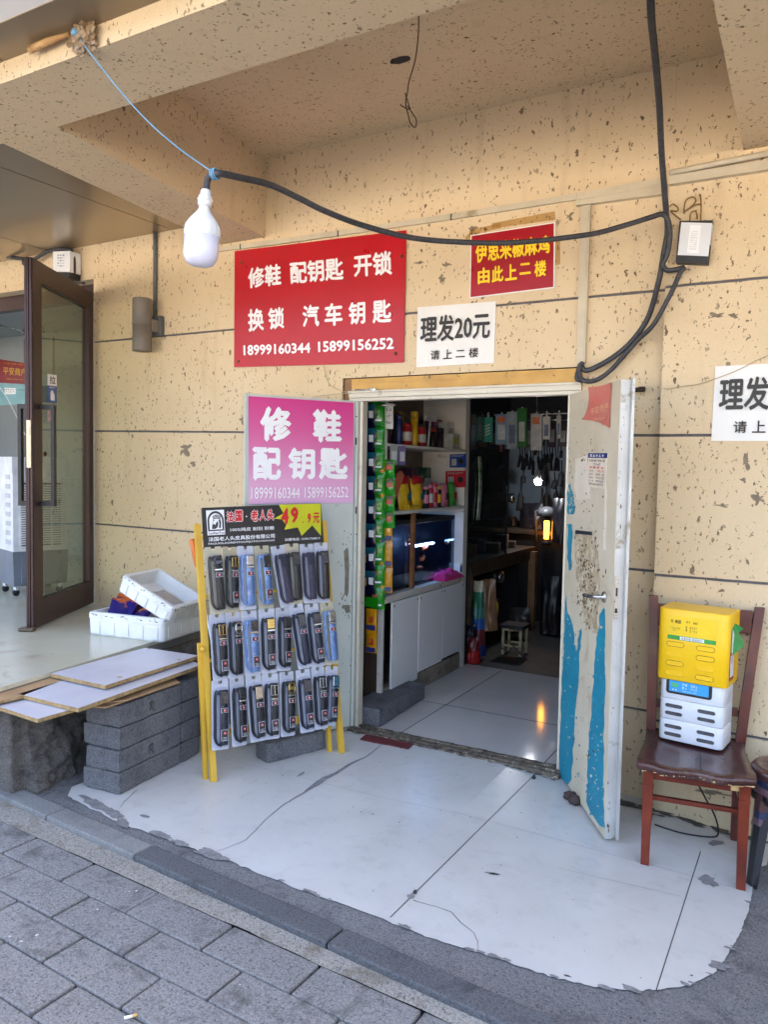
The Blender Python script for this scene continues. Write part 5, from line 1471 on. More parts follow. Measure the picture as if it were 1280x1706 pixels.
m_foam = pm('white_foam', (232, 232, 230), (222, 222, 220), .75, n=5, dirt=(196, 192, 184), dn=9, dlo=.62, dhi=.78, bump=.35, bn=190)
def foam_box(name, label, M, size, wall, group):
    r = thing(name, label, 'foam box', mat=M); r['group'] = group
    b_ = MB(); sx, sy, sz = size
    def rr(x, y, rad, z, k=4):
        out = []
        for cx_, cy_, a0 in ((x - rad, y - rad, 0), (-x + rad, y - rad, 90), (-x + rad, -y + rad, 180), (x - rad, -y + rad, 270)):
            for i in range(k + 1):
                a = math.radians(a0 + 90 * i / k); out.append(V((cx_ + rad * math.cos(a), cy_ + rad * math.sin(a), z)))
        return out
    R_ = [rr(sx / 2 - .012, sy / 2 - .012, .02, 0), rr(sx / 2 - .006, sy / 2 - .006, .025, .008), rr(sx / 2 - .003, sy / 2 - .003, .025, sz * .72), rr(sx / 2, sy / 2, .025, sz * .74), rr(sx / 2, sy / 2, .025, sz - .006), rr(sx / 2 - .005, sy / 2 - .005, .022, sz), rr(sx / 2 - wall, sy / 2 - wall, .018, sz), rr(sx / 2 - wall - .006, sy / 2 - wall - .006, .018, wall)]
    m_ = len(R_[0]); vs = [p for q in R_ for p in q]
    vs = [p + V((noise.noise(p * 9) * .003, noise.noise(p * 9 + V((5, 0, 0))) * .003, noise.noise(p * 12 + V((0, 7, 0))) * .0022)) for p in vs]
    b_.add(vs, [(i * m_ + k, i * m_ + (k + 1) % m_, (i + 1) * m_ + (k + 1) % m_, (i + 1) * m_ + k) for i in range(len(R_) - 1) for k in range(m_)], 0, False)
    k0 = len(vs)
    b_.f += [list(range(m_ - 1, -1, -1)), [(len(R_) - 1) * m_ + i for i in range(m_)]]; b_.m += [0, 0]; b_.s += [False, False]
    # pressed ribs along the sides
    for k in range(5):
        x = -sx * .38 + sx * .19 * k
        for sg in (-1, 1): b_.box((x, sg * (sy / 2 - .001), sz * .36), (sx * .10, .0045, sz * .56), .002)
    for k in range(3):
        y = -sy * .3 + sy * .3 * k
        for sg in (-1, 1): b_.box((sg * (sx / 2 - .001), y, sz * .36), (.0045, sy * .17, sz * .56), .002)
    b_.build('tray', m_foam, r, False)
    b_ = MB()
    for k in range(70):
        x = random.uniform(-sx / 2, sx / 2) if k % 2 else random.choice((-1, 1)) * (sx / 2 + .0008); y = random.choice((-1, 1)) * (sy / 2 + .0008) if k % 2 else random.uniform(-sy / 2, sy / 2)
        z = sz - random.uniform(.004, .022)
        b_.box((x, y, z), (random.uniform(.003, .012) if k % 2 else .002, .002 if k % 2 else random.uniform(.003, .012), random.uniform(.002, .006)), 0)
    b_.build('dark_chip', pm('foam_scuff', (96, 88, 84), None, .9), r, False)
    return r
f0, f1, f2 = onz(272, 1072, PZ), onz(145, 1057, PZ), onz(336, 1056, PZ)
ux = (f1 - f0); lx = .47; ux = V((ux.x, ux.y, 0)).normalized(); uy = V((-ux.y, ux.x, 0))
if uy.y < 0: uy = -uy
ly = .40
hF = .135
cF = f0 + ux * lx / 2 + uy * ly / 2
lx = (f1 - f0).length
cF = f0 + ux * lx / 2 + uy * ly / 2
xv = -ux
Mf = Matrix((xv, V((0, 0, 1)).cross(xv), V((0, 0, 1)))).transposed().to_4x4(); Mf.translation = V((cF.x, cF.y, PZ + .001))
fb = foam_box('foam_box', 'lower white foam box holding snack packets on the landing', Mf, (lx, ly, hF), .028, 'white foam boxes on the landing')
# upper box: tipped on top of the lower one
npl = (f0 + uy * .03, -uy)
c_near_left = onp(203, 957, npl)
pit = math.radians(25)
xa = (xv * math.cos(pit) - V((0, 0, 1)) * math.sin(pit)).normalized()
yb = V((0, 0, 1)).cross(xv).normalized()
zc_ = xa.cross(yb).normalized()
la_, lb_, h2 = .40, .345, .105
ctr = c_near_left + xa * la_ / 2 + yb * lb_ / 2 - zc_ * h2
Mu = Matrix((xa, yb, zc_)).transposed().to_4x4(); Mu.translation = ctr
foam_box('foam_box', 'upper white foam box tipped on its side with a crumpled sheet inside', Mu, (la_, lb_, h2), .026, 'white foam boxes on the landing')
b_ = MB(); vs = []
for j in range(11):
    for i in range(13):
        u, v = i / 12, j / 10
        vs.append(V(((u - .5) * .24 + .06, (v - .5) * .18 + .0, .034 + .020 * abs(noise.noise(V((u * 4, v * 4, 2)))) + .004)))
b_.add([Mu @ v for v in vs], [(j * 13 + i, j * 13 + i + 1, (j + 1) * 13 + i + 1, (j + 1) * 13 + i) for j in range(10) for i in range(12)], 0, True)
tag(b_.build('cloth', pm('grey_cloth', (186, 178, 172), (166, 158, 152), .9, n=20)), 'crumpled pale grey sheet lying in the tipped foam box', 'cloth')

# snack packets in the lower box
t = NT('snack_wrap')
sep = t.n('ShaderNodeSeparateXYZ'); t.l(t.tc.outputs['Generated'], sep.inputs[0])
w_ = t.noise(5, 4, .6, vec=t.tc.outputs['Generated'])
f_ = t.math('ADD', sep.outputs['Y'], t.math('MULTIPLY', w_, .35))
c = t.mix(t.ramp(f_, .74, .78), lin((44, 40, 124)), lin((206, 98, 34)))
c = t.mix(t.ramp(t.math('ABSOLUTE', t.math('SUBTRACT', f_, .98)), .02, .05), lin((232, 176, 60)), c)
t.l(c, t.b.inputs['Base Color']); t.b.inputs['Roughness'].default_value = .2; t.b.inputs['Metallic'].default_value = .25
m_snack = t.mat
def pouch(L, W, D, mats, parent=None, seed=0, n=9):
    """pillow pack: crimped short ends, puffed middle, in its own xy plane"""
    b_ = MB(); vs = []
    for sg in (1, -1):
        for j in range(n + 1):
            for i in range(n + 1):
                u, v = i / n * 2 - 1, j / n * 2 - 1
                puff = max(0, (1 - abs(v) ** 4)) * max(0, (1 - u * u)) ** .6
                vs.append(V((u * W / 2 * (1 - .05 * (1 - v * v)), v * L / 2, sg * (D / 2 * puff + .0004) + .12 * D * puff * noise.noise(V((u * 3, v * 3, seed))))))
    k = n + 1
    for s_ in (0, 1):
        o = s_ * k * k
        for j in range(n):
            for i in range(n):
                f = (o + j * k + i, o + j * k + i + 1, o + (j + 1) * k + i + 1, o + (j + 1) * k + i)
                b_.f.append(list(f if s_ == 0 else f[::-1])); b_.m.append(0); b_.s.append(True)
    b_.v = vs
    return b_
for k, (u, v, z, rx, ry, rz, lab) in enumerate(((.10, .20, .145, .6, .2, .3, 'blue and orange snack packet standing at the far left in the foam box'), (.17, .15, .15, .8, -.1, .0, 'blue and orange snack packet leaning in the middle of the foam box'), (.20, .22, .13, .5, .15, -.3, 'blue and orange snack packet behind the others under the tipped box'), (.14, .12, .15, .45, .1, .5, 'blue and orange snack packet at the front rim of the foam box'), (.29, .13, .12, .3, -.2, .2, 'blue and orange snack packet half under the tipped foam box'))):
    b_ = pouch(.19, .13, .035, None, seed=k)
    lo = Mf @ V((-lx / 2 + u, -ly / 2 + v, z))
    R = (Mf.to_3x3() @ Matrix.Rotation(rz, 3, 'Z') @ Matrix.Rotation(rx, 3, 'X') @ Matrix.Rotation(ry, 3, 'Y'))
    b_.v = [lo + R @ p for p in b_.v]
    tag(b_.build('snack_packet', m_snack), lab, 'snack packet', 'snack packets in the foam box')

# ================================================================== CHAIR AND POWER-BANK CABINETS
m_redwood = pm('chair_red_wood', (120, 46, 24), (94, 34, 20), .42, n=7, dirt=(84, 40, 34), dn=5, dlo=.6, dhi=.75, coat=.05, spec=.35)
m_darkwood = pm('chair_dark_wood', (78, 38, 36), (58, 30, 30), .3, n=7, dirt=(104, 84, 78), dn=6, dlo=.55, dhi=.7, coat=.3)
m_midwood = pm('chair_mid_wood', (104, 42, 30), (80, 32, 26), .38, n=7, dirt=(70, 40, 36), dn=5, dlo=.6, dhi=.75, coat=.1)
m_chip = pm('bare_wood', (214, 184, 130), (196, 160, 106), .7, n=30)
FLp = onz(1070, 1436, -.055); FRp = onz(1237, 1479, -.08); BLp = onz(1100, 1366, -.058)
cx = V((FRp.x - FLp.x, FRp.y - FLp.y, 0)).normalized(); cy = V((-cx.y, cx.x, 0)); CW = (FRp - FLp).length
base = V((FLp.x, FLp.y, -.068))
chair = thing('dining_chair', 'worn red wooden chair against the right pier carrying two stacked cabinets', 'chair', base)
def K(a, b, z): return V((base.x, base.y, 0)) + cx * a + cy * b + V((0, 0, z))
CD = .42
SZ = .362
def gl(a, b): p = K(a, b, 0); return pz(p.x)
def leg(a, b, ztop, w0, w1, sweep):
    b_ = MB(); secs = []
    zb = gl(a, b)
    for k in range(8):
        s_ = k / 7; z = zb + (ztop - zb) * s_
        w = w1 + (w0 - w1) * s_
        off = sweep * (1 - s_) ** 2
        secs.append([K(a + x * w / 2, b + off + y * w / 2, z) for x, y in ((-1, -1), (1, -1), (1, 1), (-1, 1))])
    for k in range(7): b_.hexa(secs[k], secs[k + 1])
    return b_
for a in (.012, CW - .006):
    b_ = leg(a, .012, SZ - .03, .040, .032, -.02)
    b_.box(K(a, .012, SZ - .105), (.044, .044, .006), .002, Matrix((cx, cy, V((0, 0, 1)))).transposed())
    b_.build('leg', m_redwood, chair)
bt = [hv for hv in (.955, .945)]
for a, zt in ((.005, .958), (CW - .003, .940)):
    b_ = MB(); secs = []
    zb = gl(a, CD)
    for k in range(12):
        s_ = k / 11; z = zb + (zt - zb) * s_
        off = .035 * max(0, (s_ - .45) / .55) ** 1.5 - .01 * (1 - s_)
        w = .040 - .006 * abs(s_ - .5)
        a_ = a + (.060 if a > .1 else -.012) * max(0, (s_ - .35) / .65) ** 1.2
        secs.append([K(a_ + x * w / 2, CD + off + y * w / 2, z) for x, y in ((-1, -1), (1, -1), (1, 1), (-1, 1))])
    for k in range(11): b_.hexa(secs[k], secs[k + 1])
    b_.build('back_post', m_midwood, chair)
Rc = Matrix((cx, cy, V((0, 0, 1)))).transposed()
b_ = MB(); b_.box(K(CW / 2 + .02, CD + .026, .875), (CW + .02, .022, .10), .004, Rc); b_.box(K(CW / 2 + .02, CD + .014, .872), (CW + .01, .004, .006), .001, Rc); b_.build('top_rail', m_midwood, chair)
b_ = MB(); b_.box(K(CW / 2, CD + .006, .48), (CW - .02, .018, .035), .003, Rc); b_.build('lower_rail', m_midwood, chair)
b_ = MB(); b_.box(K(CW / 2 - .012, .014, SZ - .052), (CW - .075, .018, .045), .002, Rc); b_.box(K(CW - .040, .014, SZ - .052), (.030, .0185, .036), .001, Rc, 1)
b_.build('apron', [m_redwood, m_chip], chair)
for a in (.010, CW - .008):
    b_ = MB(); b_.box(K(a, CD / 2, SZ - .052), (.018, CD - .06, .045), .002, Rc); b_.build('side_apron', m_redwood, chair)
    b_ = MB(); b_.box(K(a, CD / 2, SZ - .16), (.016, CD - .05, .024), .002, Rc); b_.build('stretcher', m_darkwood, chair)
b_ = MB(); b_.box(K(CW / 2, .09, SZ - .18), (CW - .02, .022, .018), .002, Rc); b_.build('stretcher', m_redwood, chair)
# shaped seat: scooped top, wavy front edge, waist, split down the middle
b_ = MB()
def outline(t_):
    pts = []
    for k in range(15):
        u = k / 14; pts.append((-.030 + (CW + .06) * u, -.040 + .016 * math.cos(2 * PI * u * 2) * (1 if .1 < u < .9 else .4) - .012))
    pts += [(CW + .034, .02), (CW + .026, .12), (CW + .014, .25), (CW + .016, .38), (CW + .005, CD + .012)]
    for k in range(1, 6): pts.append((CW + .005 - (CW + .01) * k / 6, CD + .016))
    pts += [(-.005, CD + .012), (-.016, .38), (-.014, .25), (-.026, .12), (-.034, .02)]
    return pts
ol = outline(0); m_ = len(ol); ctr = (CW / 2, CD * .5)
rings = []
for f, dz in ((.985, -.030), (1.0, -.022), (1.0, -.006), (.985, .0), (.80, -.004), (.5, -.009), (.0, -.011)):
    rings.append([K(ctr[0] + (x - ctr[0]) * f, ctr[1] + (y - ctr[1]) * f, SZ + dz + .010 * math.cos((x - ctr[0]) / (CW / 2) * PI) * (-.5 if f > .9 and y < .1 else 0)) for x, y in ol])
vs = [p for r in rings for p in r]
b_.add(vs, [(i * m_ + k, i * m_ + (k + 1) % m_, (i + 1) * m_ + (k + 1) % m_, (i + 1) * m_ + k) for i in range(len(rings) - 1) for k in range(m_)] , 0, True)
b_.f.append(list(range(m_ - 1, -1, -1))); b_.m.append(0); b_.s.append(False)
seat = b_.build('seat', m_darkwood, chair)
b_ = MB()
b_.box(K(CW * .56, CD * .25, SZ - .0035), (.0018, CD * .55, .004), 0, Rc @ Matrix.Rotation(-.04, 3, 'X'))
b_.build('seat_split', m_black, seat)
b_ = MB()
for k in range(26):
    u = random.random(); 
    i = int(u * 13); x, y = ol[i]; x2, y2 = ol[i + 1]; s_ = random.random()
    p = K(x + (x2 - x) * s_, y + (y2 - y) * s_ - .0006, SZ - .024 + random.uniform(-.004, .002)); b_.box(p, (random.uniform(.002, .009), .0022, random.uniform(.0012, .003)), 0, Rc @ Matrix.Rotation(random.uniform(-.4, .4), 3, 'Y'))
for k in range(6): b_.box(K(CW + .02 - k * .006, -.042, SZ - .024), (.008, .004, .007), .001, Rc)
b_.build('chipped_edge', m_chip, seat)

# lower white cabinet and upper yellow cabinet
w0, w1, w2 = onz(1098, 1228, SZ + .002), onz(1202, 1251, SZ + .002), onz(1219, 1235, SZ + .002)
qx = V((w1.x - w0.x, w1.y - w0.y, 0)).normalized(); qy = V((-qx.y, qx.x, 0)); BW = (w1 - w0).length; BD = .165
Rq = Matrix((qx, qy, V((0, 0, 1)))).transposed()
def B(a, b, z): return V((w0.x, w0.y, 0)) + qx * a + qy * b + V((0, 0, z))
def rbox(b_, a0, a1, d0, d1, z0, z1, rad, mi=0, edge=.006):
    """cabinet body with round upright corners and softened rims"""
    def rr(ins, z):
        out = []
        for cx_, cy_, ang0 in ((a1 - rad, d0 + rad, 270), (a1 - rad * .6, d1 - rad * .6, 0), (a0 + rad * .6, d1 - rad * .6, 90), (a0 + rad, d0 + rad, 180)):
            r_ = (rad if cy_ < (d0 + d1) / 2 else rad * .6) - ins
            for i in range(6):
                a = math.radians(ang0 + 18 * i); out.append(B(cx_ + r_ * math.cos(a), cy_ + r_ * math.sin(a), z))
        return out
    R_ = [rr(edge, z0), rr(edge * .3, z0 + edge * .4), rr(0, z0 + edge), rr(0, z1 - edge), rr(edge * .3, z1 - edge * .4), rr(edge, z1)]
    m_ = len(R_[0]); k0 = len(b_.v)
    b_.add([p for r in R_ for p in r], [(i * m_ + k, i * m_ + (k + 1) % m_, (i + 1) * m_ + (k + 1) % m_, (i + 1) * m_ + k) for i in range(5) for k in range(m_)], mi, True)
    b_.f += [[k0 + i for i in range(m_ - 1, -1, -1)], [k0 + 5 * m_ + i for i in range(m_)]]; b_.m += [mi, mi]; b_.s += [False, False]
def slot(b_, a, z, l, h, proud, mi=0, ring=False, d=0.0):
    pts = []
    for cx_, a0 in ((a + l / 2 - h / 2, -90), (a - l / 2 + h / 2, 90)):
        for i in range(7):
            an = math.radians(a0 + 30 * i); pts.append((cx_ + h / 2 * math.cos(an), z + h / 2 * math.sin(an)))
    if ring:
        b_.tube([B(x, d - .0005, y) for x, y in pts], proud, 6, mi, False, True)
    else:
        thin(b_, [B(x, d - proud, y) for x, y in pts], -qy, mi, proud)
m_wcab = pm('cabinet_white', (222, 226, 232), (214, 218, 224), .3, n=3, dirt=(200, 200, 200), dn=12, dlo=.66)
m_ycab = pm('cabinet_yellow', (248, 200, 16), (242, 192, 12), .32, n=3, dirt=(216, 170, 30), dn=10, dlo=.66)
m_slot = pm('slot_grey', (84, 84, 88), (60, 60, 64), .5, n=40)
zw0 = SZ + .001; zw1 = .645
wc = thing('power_bank_cabinet', 'white cabinet with a blue screen standing on the chair seat', 'power bank cabinet', B(BW / 2, BD / 2, zw0))
H3 = (zw1 - zw0)
zs = (zw0, zw0 + H3 * .325, zw0 + H3 * .64, zw1)
for k in range(3):
    b_ = MB(); rbox(b_, -.004, BW + .004, -.002, BD, zs[k] + .0006, zs[k + 1] - .0006, .026, 0, .002); b_.build('shell', m_wcab, wc)
for k in range(2):
    for a in (BW * .235, BW * .755):
        for j in (.30, .67):
            z = zs[k] + (zs[k + 1] - zs[k]) * j
            b_ = MB(); slot(b_, a, z, BW * .29, .017, .0024, 0, False, -.002); sl = b_.build('slot', m_slot, wc)
            b_ = MB(); slot(b_, a, z, BW * .29, .018, .0012, 0, True, -.0035); b_.build('slot_rim', m_wcab, sl)
b_ = MB(); zc = (zs[2] + zs[3]) / 2 + .006; pl_h = .064
pts = []
for cx_, cy_, a0 in ((BW * .83 - .012, zc + pl_h / 2 - .012, 0), (BW * .10 + .012, zc + pl_h / 2 - .012, 90), (BW * .10 + .012, zc - pl_h / 2 + .012, 180), (BW * .83 - .012, zc - pl_h / 2 + .012, 270)):
    for i in range(5): an = math.radians(a0 + 22.5 * i); pts.append(B(cx_ + .012 * math.cos(an), -.0055, cy_ + .012 * math.sin(an)))
thin(b_, pts, -qy, 0, .003); b_.build('screen_bezel', m_black, wc)
b_ = MB(); sq = [B(BW * .15, -.0060, zc + .025), B(BW * .78, -.0060, zc + .025), B(BW * .78, -.0060, zc - .022), B(BW * .15, -.0060, zc - .022)]
b_.sheet(sq, .0004, -qy); scn = b_.build('screen', emat('screen_blue', (44, 130, 190), .06), wc)
b_ = MB()
thin(b_, [bil(sq, .14 + .10 * math.cos(a), .60 + .22 * math.sin(a)) - qy * .0005 for a in [2 * PI * i / 14 for i in range(14)]], -qy, 1, .0003)
for k in range(2): thin(b_, [bil(sq, .10 + k * .08 + .02 * math.cos(a), .18 + .08 * math.sin(a)) - qy * .0005 for a in [2 * PI * i / 8 for i in range(8)]], -qy, 0, .0003)
for k in range(4): smudge_row(b_, sub(sq, .33 + (.22 if k > 1 else 0), .15 + (k % 2) * .28, .48 + (.24 if k > 1 else 0), .38 + (k % 2) * .28), 2 if k < 2 else 4, 0, .0006, k)
smudge_row(b_, sub(sq, .33, .78, .72, .88), 9, 0, .0006)
b_.build('screen_icon', [pm('screen_white', (206, 226, 240), None, .5), pm('screen_green', (90, 190, 120), None, .5)], scn)
yc0, yc1 = .628, .934
yc = thing('power_bank_cabinet', 'yellow cabinet with a green strip resting on the white cabinet', 'power bank cabinet', B(BW / 2, BD / 2, yc0))
b_ = MB(); rbox(b_, -.016, BW + .016, -.016, BD + .014, yc0, yc1, .026, 0, .004); b_.build('shell', m_ycab, yc)
fy_ = -.016
tq = [B(BW * .10, fy_ - .0012, yc1 - .028), B(BW * .875, fy_ - .0012, yc1 - .028), B(BW * .875, fy_ - .0012, yc1 - .108), B(BW * .10, fy_ - .0012, yc1 - .108)]
b_ = MB(); b_.sheet(tq, .0012, -qy); tp = b_.build('info_panel', pm('panel_yellow', (250, 210, 40), None, .22, n=3), yc)
b_ = MB(); put_text(b_, '美团', sub(tq, .15, .20, .27, .40), 0, .03); put_text(b_, '充电宝', sub(tq, .52, .22, .62, .34), 0, .01)
smudge_row(b_, sub(tq, .06, .22, .13, .38), 1, 0, .0008, 4); smudge_row(b_, sub(tq, .07, .62, .27, .70), 8); smudge_row(b_, sub(tq, .09, .76, .25, .79), 1)
for v in (.22, .50, .68): smudge_row(b_, sub(tq, .38 if v < .4 else .46, v, .48 if v < .4 else .62, v + .12), 2 if v < .4 else 4, 0, .0008, int(v * 99))
for k in range(2): smudge_row(b_, sub(tq, .37, .5 + k * .14, .43, .62 + k * .14), 1, 0, .0008, k + 9)
b_.build('lettering', pm('brown_ink', (120, 88, 10), None, .5), tp)
gq = [B(BW * .105, fy_ - .0014, yc1 - .112), B(BW * .870, fy_ - .0014, yc1 - .112), B(BW * .870, fy_ - .0014, yc1 - .130), B(BW * .105, fy_ - .0014, yc1 - .130)]
b_ = MB(); b_.sheet(gq, .0014, -qy, 0); b_.sheet([p - qy * .0006 for p in sub(gq, .26, .12, .76, .88)], .0006, -qy, 1); b_.build('green_strip', [pm('strip_green', (58, 160, 64), None, .4), m_white_ink], yc)
b_ = MB(); put_text(b_, '免费升级! 超级快充!', [p - qy * .0014 for p in sub(gq, .29, .2, .73, .82)], 0, .0, .0006); b_.build('strip_lettering', pm('ink_green', (40, 84, 66), None, .5), yc)
m_slotline = pm('slot_line', (134, 96, 12), None, .5)
for k, dim in ((0, 0), (1, 1), (2, 0), (3, 1)):
    for side, a in ((0, BW * .235), (1, BW * .715)):
        z = yc1 - .150 - k * .041 - (.002 if side else 0)
        dd = (dim if side == 0 else (0, 0, 1, 0)[k])
        b_ = MB()
        slot(b_, a, z, BW * .285, .020, .0016, 0, False, fy_)
        if not dd: slot(b_, a, z, BW * .285, .0205, .0011, 1, True, fy_ - .0008)
        else: slot(b_, a, z, BW * .285, .0205, .0010, 0, True, fy_ - .001)
        b_.build('slot', [m_ycab, m_slotline], yc)
# green leaflet and red-framed card on its side
gx = BW + .0165
lf = [B(gx + .001, .02, .87), B(gx + .001, .075, .888), B(gx + .03, .095, .868), B(gx + .012, .09, .85), B(gx + .024, .115, .815), B(gx + .03, .12, .79), B(gx + .001, .04, .755), B(gx + .001, .02, .78)]
b_ = MB(); thin(b_, lf, qx, 0, .0008); thin(b_, [p + qx * .003 for p in (lf[0].lerp(lf[1], .1), lf[1].lerp(lf[7], .4), lf[6].lerp(lf[7], .3), lf[7])], qx, 1, .0008)
tag(b_.build('leaflet', [pm('leaflet_green', (62, 158, 82), (44, 132, 66), .25, n=9), m_white_pl]), 'crumpled green leaflet stuck out from the side of the yellow cabinet', 'leaflet')
b_ = MB(); cq = [B(gx + .0012, .012, .775), B(gx + .0012, .085, .775), B(gx + .0012, .085, .655), B(gx + .0012, .012, .655)]
b_.sheet(cq, .001, qx, 0); b_.sheet([p + qx * .0006 for p in sub(cq, .12, .12, .88, .88)], .0006, qx, 1)
for k in range(3): smudge_row(b_, sub(cq, .25, .18 + k * .09, .75, .23 + k * .09), 5, 2, .0014, k)
b_.build('card', [pm('card_red', (166, 40, 44), None, .4), m_white_pl, m_black_ink], yc)
# charging lead under the chair
b_ = MB(); b_.tube(spline([K(CW * .45, .30, SZ - .05), K(CW * .47, .30, .25), K(CW * .62, .28, .15), K(CW * .75, .30, .06), K(CW * .80, .34, -.03), K(CW * .72, .36, -.062), K(CW * .4, .34, -.058), K(CW * .1, .36, -.05)], 6), .004, 6)
tag(b_.build('charging_lead', m_black), 'thin black lead hanging under the red chair to the tiles', 'cable')

# ================================================================== STACK OF STOOLS AT THE RIGHT EDGE
cols = [('black', (30, 30, 34)), ('mauve', (116, 88, 96)), ('dark blue', (46, 56, 84)), ('brown', (84, 56, 52))]
fc = onz(1252, 1474, -.085)
scx, scy = fc.x + .105, fc.y + .10
for k, (nm, cc) in enumerate(cols):
    z0 = -.088 if k == 0 else -.088 + k * .028
    st = thing('plastic_stool', f'{nm} plastic stool, {("bottom", "second", "third", "topmost")[k]} of the nested stack beside the chair', 'stool', (scx, scy, z0), 0, 'nested plastic stools')
    mt = pm('stool_' + nm.replace(' ', '_'), cc, None, .28, n=5, coat=.3)
    b_ = MB(); hh = .375
    b_.lathe([(.128, hh - .045), (.132, hh - .030), (.130, hh - .012), (.120, hh), (.100, hh + .002), (.082, hh - .006), (.074, hh - .016), (.060, hh - .018), (.052, hh - .020), (.052, hh - .024), (.118, hh - .02), (.124, hh - .045)], (scx, scy, z0), 28)
    b_.build('seat', mt, st)
    for j in range(4):
        a = PI / 4 + j * PI / 2
        b_ = MB(); secs = []
        for i in range(6):
            s_ = i / 5; r_ = .150 - .042 * s_; w_ = .030 + .018 * s_
            z = z0 + (hh - .02) * s_ if k == 0 else z0 + hh - .16 + .14 * s_
            if k: r_ = .126 - .018 * s_
            c = V((scx + r_ * math.cos(a), scy + r_ * math.sin(a), z)); tx, ty = V((math.cos(a), math.sin(a), 0)), V((-math.sin(a), math.cos(a), 0))
            secs.append([c - ty * w_ - tx * .004, c - ty * w_ * .4 + tx * .012, c + ty * w_ * .4 + tx * .012, c + ty * w_ - tx * .004])
        for i in range(5): b_.hexa(secs[i], secs[i + 1])
        b_.build('leg', mt, st)

# ================================================================== AIR COOLER AND WALL CARDS OF THE LEFT SHOP
E_ = onz(22, 978, .575); zc0, zc1 = .575, 1.545
da, db = V((.30, .954, 0)), V((-.954, .30, 0))
cl = thing('air_cooler', 'white and grey air cooler on castors inside the left doorway', 'air cooler', (E_.x, E_.y, PZ))
def Cc(a, b, z): return V((E_.x, E_.y, 0)) + da * a + db * b + V((0, 0, z))
AW, BWd = .40, .33
def cbox(b_, a0, a1, b0, b1, z0, z1, mi=0, ins=0):
    b_.hexa([Cc(a0 + ins, b0 + ins, z0), Cc(a1 - ins, b0 + ins, z0), Cc(a1 - ins, b1 - ins, z0), Cc(a0 + ins, b1 - ins, z0)], [Cc(a0, b0, z1), Cc(a1, b0, z1), Cc(a1, b1, z1), Cc(a0, b1, z1)], mi)
zm = E_.z + .262
b_ = MB(); cbox(b_, 0, AW, 0, BWd, zm, zc1 - .12); cbox(b_, -.006, AW + .006, -.006, BWd + .006, zc1 - .12, zc1); 
b_.build('body', pm('cooler_white', (226, 230, 236), None, .35), cl)
b_ = MB(); cbox(b_, -.006, AW + .006, -.006, BWd + .006, zc0, zm, 0, .012); cbox(b_, .06, AW - .06, -.012, .02, zc0 + .02, zm - .05, 0, -.008); b_.build('tank', pm('cooler_grey', (116, 124, 138), None, .45), cl)
b_ = MB(); cbox(b_, .05, AW - .04, -.003, .01, zm + .04, zc1 - .19); gr = b_.build('grille', pm('grille_dark', (40, 44, 50), None, .6), cl)
b_ = MB()
for k in range(26):
    z = zm + .05 + k * (zc1 - .19 - zm - .06) / 26; cbox(b_, .045, AW - .035, -.012, -.002, z, z + .011)
for k in range(5): a = .05 + k * .075; cbox(b_, a, a + .006, -.010, -.0025, zm + .04, zc1 - .19)
b_.build('slat', MATS['cooler_white'], gr)
for k in range(9):
    b_ = MB(); z = zm + .05 + k * .07; cbox(b_, -.004, .004, .06, .16, z, z + .035); b_.build('notch', pm('notch_grey', (190, 196, 204), None, .4), cl)
b_ = MB()
for dz in (0, -.045):
    c = Cc(.10, -.0068, zc1 - .04 + dz); b_.tube([c + da * (.010 * math.cos(a)) + V((0, 0, .012 * math.sin(a))) for a in [2 * PI * i / 12 for i in range(12)]], .0018, 5, 0, False, True)
b_.build('symbol', m_black_ink, cl)
for (a, b) in ((.04, .04), (AW - .04, .04), (.04, BWd - .04), (AW - .04, BWd - .04)):
    c = Cc(a - .01, b, PZ + .026); b_ = MB(); M_ = Matrix((V((0, 0, 1)), da, db)).transposed()
    b_.lathe([(.010, -.011), (.024, -.011), (.026, -.006), (.026, .006), (.024, .011), (.010, .011)], c, 16, 0, Matrix((da, V((0, 0, 1)), db)).transposed()); b_.box(c + V((0, 0, .030)), (.03, .026, .03), .004, None, 1)
    b_.build('castor', [m_black, m_white_pl], cl)
# red plaque and teal poster deeper in that shop, wire
pl2 = (V((0, 1.2, 0)), NY)
def deep(px_, py_): return onp(px_, py_, pl2)
q = [deep(*p) for p in ((-10, 597), (48, 606), (48, 640), (-10, 637))]
sg = thing('red_plaque', 'dark red plaque with gold characters hanging inside the left shop', 'plaque', (q[2] + q[3]) / 2)
b_ = MB(); b_.sheet(q, .012, NY); b_.build('panel', pm('plaque_red', (130, 20, 30), None, .3), sg)
b_ = MB(); put_text(b_, '平安商户', [p + NY * .002 for p in (deep(5, 611), deep(43, 614), deep(43, 627), deep(5, 624))], 0, .01); smudge_row(b_, [p + NY * .002 for p in (deep(6, 604), deep(40, 607), deep(40, 609), deep(6, 606))], 9); smudge_row(b_, [p + NY * .002 for p in (deep(10, 630), deep(40, 632), deep(40, 634), deep(10, 632))], 9)
b_.build('lettering', m_gold_ink, sg)
q = [deep(*p) for p in ((-10, 638), (48, 641), (48, 672), (-10, 676))]
b_ = MB(); b_.sheet(q, .006, NY, 0); b_.sheet([p + NY * .001 for p in sub(q, .3, .2, .62, .5)], .001, NY, 1)
for k in range(3): smudge_row(b_, [p + NY * .002 for p in sub(q, .3 if k < 2 else .68, .25 + .1 * (k % 2), .6 if k < 2 else .95, .32 + .1 * (k % 2))], 6, 2, .001, k)
tag(b_.build('teal_poster', [pm('teal_print', (96, 150, 158), (150, 190, 196), .4, n=2), m_white_ink, m_black_ink]), 'teal and white printed poster below the red plaque in the left shop', 'poster')
